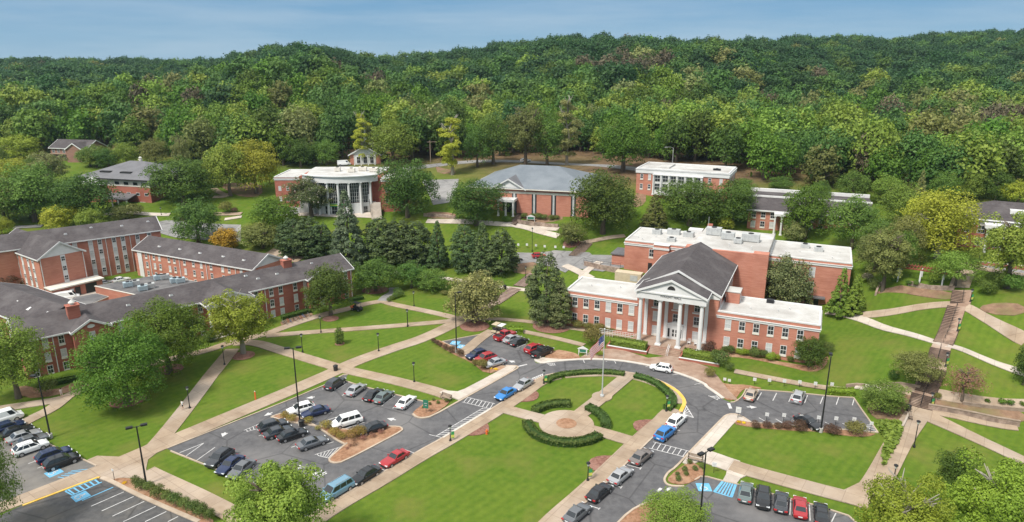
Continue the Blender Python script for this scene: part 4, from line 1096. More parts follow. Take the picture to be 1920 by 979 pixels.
# ------------------------------------------------------------------ white-gabled hall with grey metal roof
B10 = thing('gymnasium', (-13.0, 208.8, 11.0), R(-15), 'brick hall with wide grey metal roof, white gable and tall slit windows', 'building')
walls(B10, 0, 37, 0, 30, -4, 6.9, 'brick'); hip_roof(B10, 0, 37, 0, 30, 7.0, 12.2, 'metal_roof', .8, inset=13, trim='cream')
b = MB(); b.box(-.1, 37.1, -.1, -.001, 5.6, 6.2); b.build('string_course', M['cream'], B10)
for x in (14.2, 20.4, 26.4, 32.4):
    b = MB(); b.box(x-.75, x-.3, -.05, -.001, -.5, 5.59); b.box(x+.3, x+.75, -.05, -.002, -.5, 5.59); b.build('window', M['glass'], B10)
    b = MB(); b.box(x-.28, x+.28, -.12, -.001, -.5, 5.6); b.build('pilaster', M['ac_grey'], B10)
gable_roof(B10, 7.5, 17.5, -.4, 12, 7.1, 9.9, 'dark_metal', axis='y', gable='white', oh=.5, name='front_gable', ends=(True, False))
b = MB(); b.box(9.8, 15.2, -4.2, -.01, 3.6, 4.3); b.build('porch_roof', M['white'], B10)
for x in (10.2, 12.5, 14.8): column(B10, x, -3.8, -.8, 3.6, .25, square=True)
b = MB(); b.box(10.5, 14.5, -.06, -.003, -.5, 3.2); b.build('entrance_glass', M['glass'], B10)
# ------------------------------------------------------------------ upper brick building with white window bays
B11 = thing('classroom_building', (39.2, 214.0, 16.2), R(-25), 'two storey brick building with white columned window bays and flat roof on the slope', 'building')
walls(B11, 0, 28, 0, 15, -4, 6.4, 'brick'); flat_roof(B11, 0, 28, 0, 15, 6.7, 'flat_white', bz=(-1.3,-.2), bandside=.25)
b = MB(); b.box(5.5, 20.5, -.9, -.002, -1, 5.4); b.build('window_bay', M['white'], B11)
for k in range(6):
    x = 6.9+2.45*k
    for z in (3.1, .5): window(B11, x, -.9, z, 1.7, 2.1, sill=False, blind=False)
for k in range(7): column(B11, 5.7+2.45*k, -1.2, -1, 5.4, .26)
for x in (1.7, 4.2, 22.5, 25.8):
    for z in (3.6, .5): window(B11, x, 0, z, .9, 1.5)
for y in (3, 6, 9, 12):
    for z in (3.6, .5): window(B11, 28, y, z, .9, 1.5, R(90))
b = MB(); b.box(6, 9.5, 3, 12, 6.5, 7.2); b.build('roof_box', M['flat_white'], B11); ac_unit(B11, 23.5, 6, 6.45, 2.2, 1.2, .8, 'iron'); pipes(B11, [(3,2,6.5),(14,6,6.5),(18,9,6.5)])
# ------------------------------------------------------------------ dark roofed academic building behind the hall
B12 = thing('academic_building', (69.5, 197.0, 8.0), R(-22), 'brick building with dark roof between white roof bands and a white porch', 'building')
walls(B12, 0, 32, 0, 15, -4, 5.4, 'brick')
b = MB(); b.add([(-.6,-.6,5.4),(32.6,-.6,5.4),(32.6,6,8.2),(-.6,6,8.2),(-.6,-.6,5.2),(32.6,-.6,5.2),(32.6,6,5.2),(-.6,6,5.2)], [(0,1,2,3),(4,7,6,5),(0,4,5,1),(1,5,6,2),(0,3,7,4),(3,2,6,7)]); b.build('roof', M['shingle'], B12)
b = MB(); b.box(-.6, 32.6, 6.001, 15.5, 5.2, 8.4); b.build('upper_wall', M['shingle'], B12)
b = MB(); b.box(-.7, 32.7, 5.7, 6.3, 8.21, 8.7); b.box(-.7, 32.7, 14.6, 15.6, 8.41, 9.3); b.box(-.7, 32.7, -.75, -.601, 5.1, 5.5); b.build('roof_bands', M['white'], B12)
for k in range(12):
    if k in (3, 4): continue
    for z in (3.1, .4): window(B12, 1.6+2.6*k, 0, z, 1.3, 1.7)
for x in (7.6, 9.4, 12.6, 14.4): column(B12, x, -3.0, -1.0, 4.6, .3)
b = MB(); b.box(7.2, 14.8, -3.4, -.004, 4.6, 5.19); b.build('porch_roof', M['white'], B12)
# ------------------------------------------------------------------ far right residence
B13 = thing('residence_hall', (104.6, 156.0, 13.0), R(-30), 'dark red brick house with grey shingle roof and white porch columns behind the spreading tree', 'building')
walls(B13, 0, 34, 0, 13, -5, 6.9, 'brick_dark'); hip_roof(B13, 0, 34, 0, 13, 6.9, 10.4, 'shingle', .7)
b = MB(); b.box(-.05, 34.05, -.08, -.001, 5.6, 6.8); b.build('frieze', M['white'], B13)
for x in (-0, ): pass
for k in range(11):
    window(B13, 1.5+3.0*k, -.08 if False else 0, 3.6, 1.5, 1.9, sill=False); window(B13, 1.5+3.0*k, 0, .6, 1.5, 2.0, sill=False, blind=False)
for x in (5.5, 8.5, 11.5, 14.5): column(B13, x, -3.2, -1, 5.6, .35)
b = MB(); b.box(4.8, 15.2, -3.7, -.09, 5.6, 6.4); b.build('porch_roof', M['white'], B13)
b = MB(); b.box(9.5, 13.5, 2, 6, 8.0, 9.2); b.build('dormer', M['white'], B13)
# ------------------------------------------------------------------ church and the brown house at the wood's edge
z = h(-58, 273); CH = thing('chapel', (-58.2, 271.5, z), R(2), 'small brick chapel with white gabled porch and thin white steeple', 'church')
walls(CH, -6, 6, 0, 16, -3, 3.6, 'brick'); gable_roof(CH, -6, 6, 0, 16, 3.6, 6.9, axis='y', gable='white', oh=.6)
b = MB(); b.box(-4.2, 4.2, -.08, -.001, -.5, 3.5); b.build('porch_front', M['white'], CH)
for x in (-2.6, 0, 2.6): window(CH, x, -.08, .2, 1.5, 2.6, sill=False, blind=False)
for x in (-4.0, -1.4, 1.4, 4.0): column(CH, x, -1.6, -.5, 3.3, .16)
b = MB(); b.box(-.8, .8, 1.2, 2.8, 6.2, 9.0); b.lathe([(.75,9.0),(.62,9.6),(.42,11),(.04,16.5)], 8, (0, 2.0)); b.build('steeple', M['white'], CH)
z = h(-190, 304); HS = thing('brown_house', (-205.0, 305.0, z), R(-12), 'two storey brown brick house with dark gable roof among the trees', 'house')
walls(HS, 0, 19, 0, 11, -5, 5.2, 'brick_brown'); gable_roof(HS, 0, 19, 0, 11, 5.2, 8.2, gable='brick_brown', oh=.5)
walls(HS, 11, 19.4, -3, -.002, -5, 5.0, 'brick_brown', 'front_bay'); gable_roof(HS, 11, 19.4, -3, 6, 5.0, 7.6, axis='y', gable='brick_brown', oh=.4, name='bay_roof')
for x in (1.6, 4.2, 7, 9.5):
    for zz in (3.0, .3): window(HS, x, 0, zz, 1.4, 1.5, sill=False, blind=False)
b = MB(); b.box(0, 10.9, -1.4, -.003, 2.5, 2.7); b.build('balcony', M['wood'], HS)
# ------------------------------------------------------------------ foliage
def leaf_mat(name, c1, c2, tr=0.32, hue=0.02, val=0.16, blossom=None):
    m = bpy.data.materials.new(name); m.use_nodes = True
    n = m.node_tree.nodes; L = m.node_tree.links; b = n['Principled BSDF']; o = n['Material Output']
    b.inputs['Roughness'].default_value = 0.6; b.inputs['Specular IOR Level'].default_value = 0.25
    at = n.new('ShaderNodeAttribute'); at.attribute_name = 'tint'
    r = n.new('ShaderNodeValToRGB'); e = r.color_ramp.elements
    e[0].position = 0; e[0].color = (*c1, 1); e[1].position = 0.97 if blossom else 1; e[1].color = (*c2, 1)
    if blossom:
        x = e.new(0.93); x.color = (*c2, 1); e[-1].color = (*blossom, 1)
    L.new(at.outputs['Fac'], r.inputs[0])
    oi = n.new('ShaderNodeObjectInfo'); hs = n.new('ShaderNodeHueSaturation')
    a = n.new('ShaderNodeMapRange'); a.inputs['To Min'].default_value = 0.5-hue; a.inputs['To Max'].default_value = 0.5+hue
    c = n.new('ShaderNodeMapRange'); c.inputs['To Min'].default_value = 1-val; c.inputs['To Max'].default_value = 1+val
    w2 = n.new('ShaderNodeMath'); w2.operation = 'FRACT'; ml = n.new('ShaderNodeMath'); ml.operation = 'MULTIPLY'; ml.inputs[1].default_value = 7.31
    L.new(oi.outputs['Random'], a.inputs['Value']); L.new(oi.outputs['Random'], ml.inputs[0]); L.new(ml.outputs[0], w2.inputs[0]); L.new(w2.outputs[0], c.inputs['Value'])
    L.new(a.outputs[0], hs.inputs['Hue']); L.new(c.outputs[0], hs.inputs['Value']); L.new(r.outputs[0], hs.inputs['Color'])
    L.new(hs.outputs[0], b.inputs['Base Color'])
    t = n.new('ShaderNodeBsdfTranslucent'); L.new(hs.outputs[0], t.inputs['Color'])
    mx = n.new('ShaderNodeMixShader'); mx.inputs[0].default_value = tr
    L.new(b.outputs[0], mx.inputs[1]); L.new(t.outputs[0], mx.inputs[2]); L.new(mx.outputs[0], o.inputs['Surface'])
    return m
LM = {}
_lm0 = leaf_mat
def leaf_mat(name, c1, c2, **k):
    g = 1.5
    return _lm0(name, tuple(x*g for x in c1), tuple(x*g for x in c2), **k)
LM['maple'] = leaf_mat('maple_leaves', (0.040,0.085,0.008), (0.098,0.165,0.018))
LM['mid'] = leaf_mat('green_leaves', (0.045,0.090,0.014), (0.115,0.175,0.030))
LM['dark'] = leaf_mat('dark_leaves', (0.031,0.060,0.009), (0.078,0.124,0.019))
LM['light'] = leaf_mat('light_leaves', (0.085,0.135,0.018), (0.18,0.24,0.038))
LM['yellow'] = leaf_mat('yellow_green_leaves', (0.15,0.175,0.016), (0.27,0.29,0.032))
LM['locust'] = leaf_mat('locust_leaves', (0.10,0.14,0.014), (0.20,0.25,0.028))
LM['gold'] = leaf_mat('golden_leaves', (0.19,0.135,0.012), (0.38,0.26,0.028))
LM['olive'] = leaf_mat('olive_leaves', (0.075,0.090,0.022), (0.155,0.165,0.048))
LM['pale'] = leaf_mat('pale_olive_leaves', (0.10,0.120,0.035), (0.19,0.20,0.07))
LM['conifer'] = leaf_mat('conifer_needles', (0.026,0.046,0.016), (0.066,0.095,0.030), tr=.1)
LM['blue'] = leaf_mat('blue_green_needles', (0.040,0.065,0.032), (0.095,0.125,0.062), tr=.1)
LM['magnolia'] = leaf_mat('magnolia_leaves', (0.034,0.055,0.018), (0.125,0.135,0.050), tr=.1)
LM['magolive'] = leaf_mat('yellowing_magnolia_leaves', (0.060,0.065,0.020), (0.24,0.21,0.075), tr=.1)
LM['brown'] = leaf_mat('brown_needles', (0.052,0.046,0.024), (0.098,0.080,0.045), tr=.1)
LM['lime'] = leaf_mat('lime_leaves', (0.11,0.155,0.014), (0.20,0.26,0.025))
LM['red'] = leaf_mat('purple_leaves', (0.050,0.030,0.020), (0.115,0.068,0.040))
LM['shrub'] = leaf_mat('shrub_leaves', (0.048,0.078,0.017), (0.115,0.145,0.035))
LM['shrubolive'] = leaf_mat('olive_shrub_leaves', (0.085,0.085,0.020), (0.17,0.155,0.042))
LM['autumn'] = leaf_mat('nandina_leaves', (0.11,0.105,0.018), (0.28,0.20,0.045), hue=.035)
LM['hedge'] = leaf_mat('hedge_leaves', (0.036,0.066,0.013), (0.085,0.130,0.028))
LM['flower'] = leaf_mat('blossoming_leaves', (0.040,0.065,0.020), (0.10,0.13,0.045), blossom=(0.62,0.55,0.46))
LM['pink'] = leaf_mat('rhododendron_leaves', (0.09,0.09,0.05), (0.17,0.15,0.10), blossom=(0.60,0.42,0.42))
LM['twig'] = leaf_mat('twiggy_leaves', (0.14,0.07,0.045), (0.27,0.15,0.10))
M['bark'] = mat('bark', (0.10,0.075,0.055), (0.17,0.135,0.105), 3.0, 0.95, stretch=(1,1,.3))
M['bark_pale'] = mat('pale_bark', (0.24,0.21,0.17), (0.36,0.33,0.28), 2.0, 0.95, stretch=(1,1,.3))

def quad_mesh(name, V, tint, mats, core=None, extra=None):
    """V: (n,4,3) leaf faces"""
    n = len(V); co = V.reshape(-1, 3)
    me = bpy.data.meshes.new(name)
    me.vertices.add(len(co)); me.vertices.foreach_set('co', co.astype(np.float32).ravel())
    me.loops.add(4*n); me.loops.foreach_set('vertex_index', np.arange(4*n, dtype=np.int32))
    me.polygons.add(n); me.polygons.foreach_set('loop_start', np.arange(0, 4*n, 4, dtype=np.int32)); me.polygons.foreach_set('loop_total', np.full(n, 4, np.int32))
    a = me.attributes.new('tint', 'FLOAT', 'POINT'); a.data.foreach_set('value', np.repeat(tint, 4).astype(np.float32))
    for m in mats: me.materials.append(m)
    me.update()
    return me
def cards(P, N, s, rng, elong=1.5):
    """leaf tufts at P with normals N, size s"""
    n = len(P)
    N = N/np.linalg.norm(N, axis=1, keepdims=True)
    a = rng.normal(size=(n, 3)); U = np.cross(N, a); U /= np.linalg.norm(U, axis=1, keepdims=True)+1e-9
    W = np.cross(N, U)
    s = (s*rng.uniform(.6, 1.4, n))[:, None]
    e = rng.uniform(1.0, elong, n)[:, None]
    j = lambda: rng.uniform(.65, 1.15, (n, 1))
    bend = N*s*.35
    return np.stack([P - U*s*e*.6*j() , P - W*s*.5*j() + bend*.4, P + U*s*e*.6*j(), P + W*s*.5*j() - bend*.5], 1)
def sph(n, rng):
    v = rng.normal(size=(n, 3)); return v/np.linalg.norm(v, axis=1, keepdims=True)
def lobes_for(kind, rng):
    """lobe centres/radii in a unit tree: height 1, crown radius 1 sideways"""
    L = []
    if kind in ('round', 'dense', 'spread'):
        cb = {'round':.03, 'dense':.0, 'spread':.14}[kind]
        nl = {'round':105, 'dense':95, 'spread':90}[kind]
        zc = cb + (1-cb)*.50; hz = (1-cb)*.5
        for k in range(nl):
            d = sph(1, rng)[0]
            lr = rng.uniform(.13, .27)
            rr = rng.uniform(.62, 1.0)*(1.02-lr)/.88
            if d[2] < 0: f = (1/max(.25, math.sqrt(1-d[2]**2)))**.60; d[0] *= f; d[1] *= f
            L.append((d[0]*rr, d[1]*rr, zc + d[2]*hz*(rr-.02), lr, lr*hz*1.02))
        for k in range(26): d = sph(1, rng)[0]*rng.uniform(.3, .58); L.append((d[0], d[1], zc+d[2]*hz, .36, .19))
    elif kind == 'loose':
        cb = .12; zc = cb+(1-cb)*.5
        for k in range(14): d = sph(1, rng)[0]*.42; L.append((d[0], d[1], zc+d[2]*.4, .30, .13))
        for k in range(78):
            d = sph(1, rng)[0]; rr = rng.uniform(.4, .88)
            L.append((d[0]*rr, d[1]*rr, zc+d[2]*(1-cb)*.5*rr, rng.uniform(.13, .24), rng.uniform(.07, .12)))
    elif kind == 'slender':
        for k in range(36):
            t = rng.uniform(.15, .97); rr = (1-abs(t-.55)*1.3)*rng.uniform(.2, .8); a = rng.uniform(0, 6.28)
            L.append((math.cos(a)*rr, math.sin(a)*rr, t, rng.uniform(.22, .4), rng.uniform(.035, .07)))
    elif kind in ('conifer', 'pine', 'cypress', 'column'):
        nl = 90
        for k in range(nl):
            t = (k+.5)/nl*.93 + .04
            if kind == 'conifer': pr = (1-t)**.75
            elif kind == 'pine': pr = (1-t)**.6*.95 if t > .38 else 0
            elif kind == 'cypress': pr = min(1, (1-t)*2.3)**.5*(.8+.2*min(1, t*4))
            else: pr = min(1, (1-t)*2.6)**.55
            if pr <= 0: continue
            a = k*2.399+rng.uniform(-.4, .4); rr = pr*rng.uniform(.55, .85)
            L.append((math.cos(a)*rr, math.sin(a)*rr, t, max(.10, pr*rng.uniform(.24, .38)), rng.uniform(.035, .065)))
    elif kind == 'ball':
        L = [(0, 0, .52, .86, .44)] + [(*(sph(1, rng)[0]*np.array([.35,.35,.2]) + np.array([0,0,.52])), .62, .32) for k in range(7)]
    return L
def crown_mesh(name, kind, n, s, seed, m, aspect=1.0):
    """aspect = crown radius / tree height (to keep leaf tufts square after scaling)"""
    rng = np.random.default_rng(seed)
    L = lobes_for(kind, rng)
    area = np.array([l[3]*l[3] for l in L]); cnt = np.maximum(4, (area/area.sum()*n)).astype(int)
    PP = []; NN = []; TT = []
    for l, c in zip(L, cnt):
        d = sph(c, rng)
        low = d[:, 2] < -.35
        d[low, 2] *= -rng.uniform(.2, 1, low.sum())
        r = rng.uniform(.72, 1.06, c)[:, None]
        P = np.array(l[:3]) + d*r*np.array([l[3], l[3], l[4]])
        out = P - np.array([0, 0, .5]); out[:, :2] /= 1.0; out[:, 2] *= 1.6
        out /= np.linalg.norm(out, axis=1, keepdims=True)+1e-6
        NN.append(d*.95 + out*.35 + rng.normal(size=d.shape)*.42 + np.array([0, 0, .15]))
        PP.append(P); TT.append(np.clip(rng.normal(.5, .17) + rng.normal(0, .13, c), 0, .92) if kind != 'ball' else np.clip(rng.normal(.5, .28, c), 0, .92))
    P = np.concatenate(PP); N = np.concatenate(NN); T = np.concatenate(TT)
    T[rng.random(len(T)) < .05] = 1.0
    P = P*np.array([aspect, aspect, 1.0])            # metres per unit height
    V = cards(P, N, s, rng)
    V = V/np.array([aspect, aspect, 1.0])
    V[:, :, 2] = np.maximum(V[:, :, 2], 0.0)
    return quad_mesh(name, V, T, [m])
def trunk_mesh(name, kind, seed, m, aspect):
    rng = random.Random(seed); b = MB()
    top = {'round':.62,'dense':.5,'spread':.55,'loose':.78,'slender':.93,'conifer':.92,'pine':.93,'cypress':.85,'column':.85}.get(kind, .4)
    r0 = .026 if kind in ('round','dense','spread','loose') else .016
    sx = 1/aspect
    def P(x, y, z): return (x*sx, y*sx, z)
    def tube(p, r):
        q = [Vector(a) for a in p]
        b0 = len(b.v); b.tube(q, r, 7)
        for i in range(b0, len(b.v)): x, y, z = b.v[i]; b.v[i] = (x*sx, y*sx, z)
    w = [(rng.uniform(-.012,.012)*k, rng.uniform(-.012,.012)*k, top*k/4) for k in range(5)]; w[0] = (0,0,-.03)
    tube(w, [r0*1.5, r0, r0*.8, r0*.6, r0*.3])
    nb = {'round':9,'dense':6,'spread':9,'loose':14,'slender':9}.get(kind, 0)
    for k in range(nb):
        t = rng.uniform(.3, .95); a = k*2.4+rng.uniform(-.4,.4)
        i = min(3, int(t*4)); f = t*4-i; s = Vector(w[i]).lerp(Vector(w[i+1]), f)
        ln = aspect*rng.uniform(.38, .58); up = rng.uniform(.10, .24)
        m1 = s + Vector((math.cos(a)*ln*.5, math.sin(a)*ln*.5, up*.6)); e = s + Vector((math.cos(a+.2)*ln, math.sin(a+.2)*ln, up*1.05))
        tube([s, m1, e], [r0*.5, r0*.33, r0*.12])
        for q in range(2):
            e2 = m1 + Vector((math.cos(a+(-1)**q*.8)*ln*.45, math.sin(a+(-1)**q*.8)*ln*.45, up*.5)); tube([m1, e2], [r0*.28, r0*.1])
    return b.data(name, m, True)
_crown = {}; _trunk = {}
def get_crown(kind, leaf, n, s, aspect, seed=0):
    k = (kind, leaf, n, round(s, 3), seed)
    if k not in _crown: _crown[k] = crown_mesh('crown', kind, n, s, sum(map(ord, kind)) % 7 + seed*13 + len(kind), LM[leaf], aspect)
    return _crown[k]
def get_trunk(kind, bark, aspect, seed=0):
    k = (kind, bark, seed)
    if k not in _trunk: _trunk[k] = trunk_mesh('trunk', kind, seed+3, M[bark], aspect)
    return _trunk[k]
ASP = dict(round=.42, dense=.42, spread=.55, loose=.45, slender=.2, conifer=.28, pine=.26, cypress=.24, column=.22, ball=.6)
_seed = [0]
def plant(s, kind, leaf, name, label, n=4200, tuft=.032, bark='bark', cat='tree', group=None, seed=None, pos=None, hw=None):
    """s: 'u,v top width' in photo pixels: foot of the trunk, top row, crown width"""
    if pos is None:
        t = s.split(); vw = VIEWS['P']
        if t[0] in VIEWS: vw = VIEWS[t[0]]; t = t[1:]
        u, v = [float(x) for x in t[0].split(',')]; u = vw[0]+u/vw[2]; v = vw[1]+v/vw[2]
        tv = vw[1]+float(t[1])/vw[2]; wd = float(t[2])/vw[2]
        if kind in ('round','dense') and wd > 45: v -= .08*wd
        p = G(u, v)
        d = math.cos(PITCH)*p.y + (CAM.z-p.z)*math.sin(PITCH)
        rw = wd*d/F/2*1.06
        yt = p.y + (rw*.35 if kind in ('round','dense','spread','ball') else 0)
        hh = (CAM.z - yt*slope(tv)) - p.z
        hh = max(hh, .4)
    else: p = pos; hh, rw = hw
    _seed[0] += 1
    sd_ = (_seed[0] % 2) if seed is None else seed
    o = thing(name, p, (_seed[0]*2.39) % 6.28, label, cat, group)
    n = int(n*2.6); tuft = tuft*.60
    o.scale = (rw, rw, hh)
    if kind != 'ball': inst('trunk', get_trunk(kind, bark, ASP[kind], sd_), o)
    inst('crown', get_crown(kind, leaf, n, tuft, ASP[kind], sd_), o)
    return o

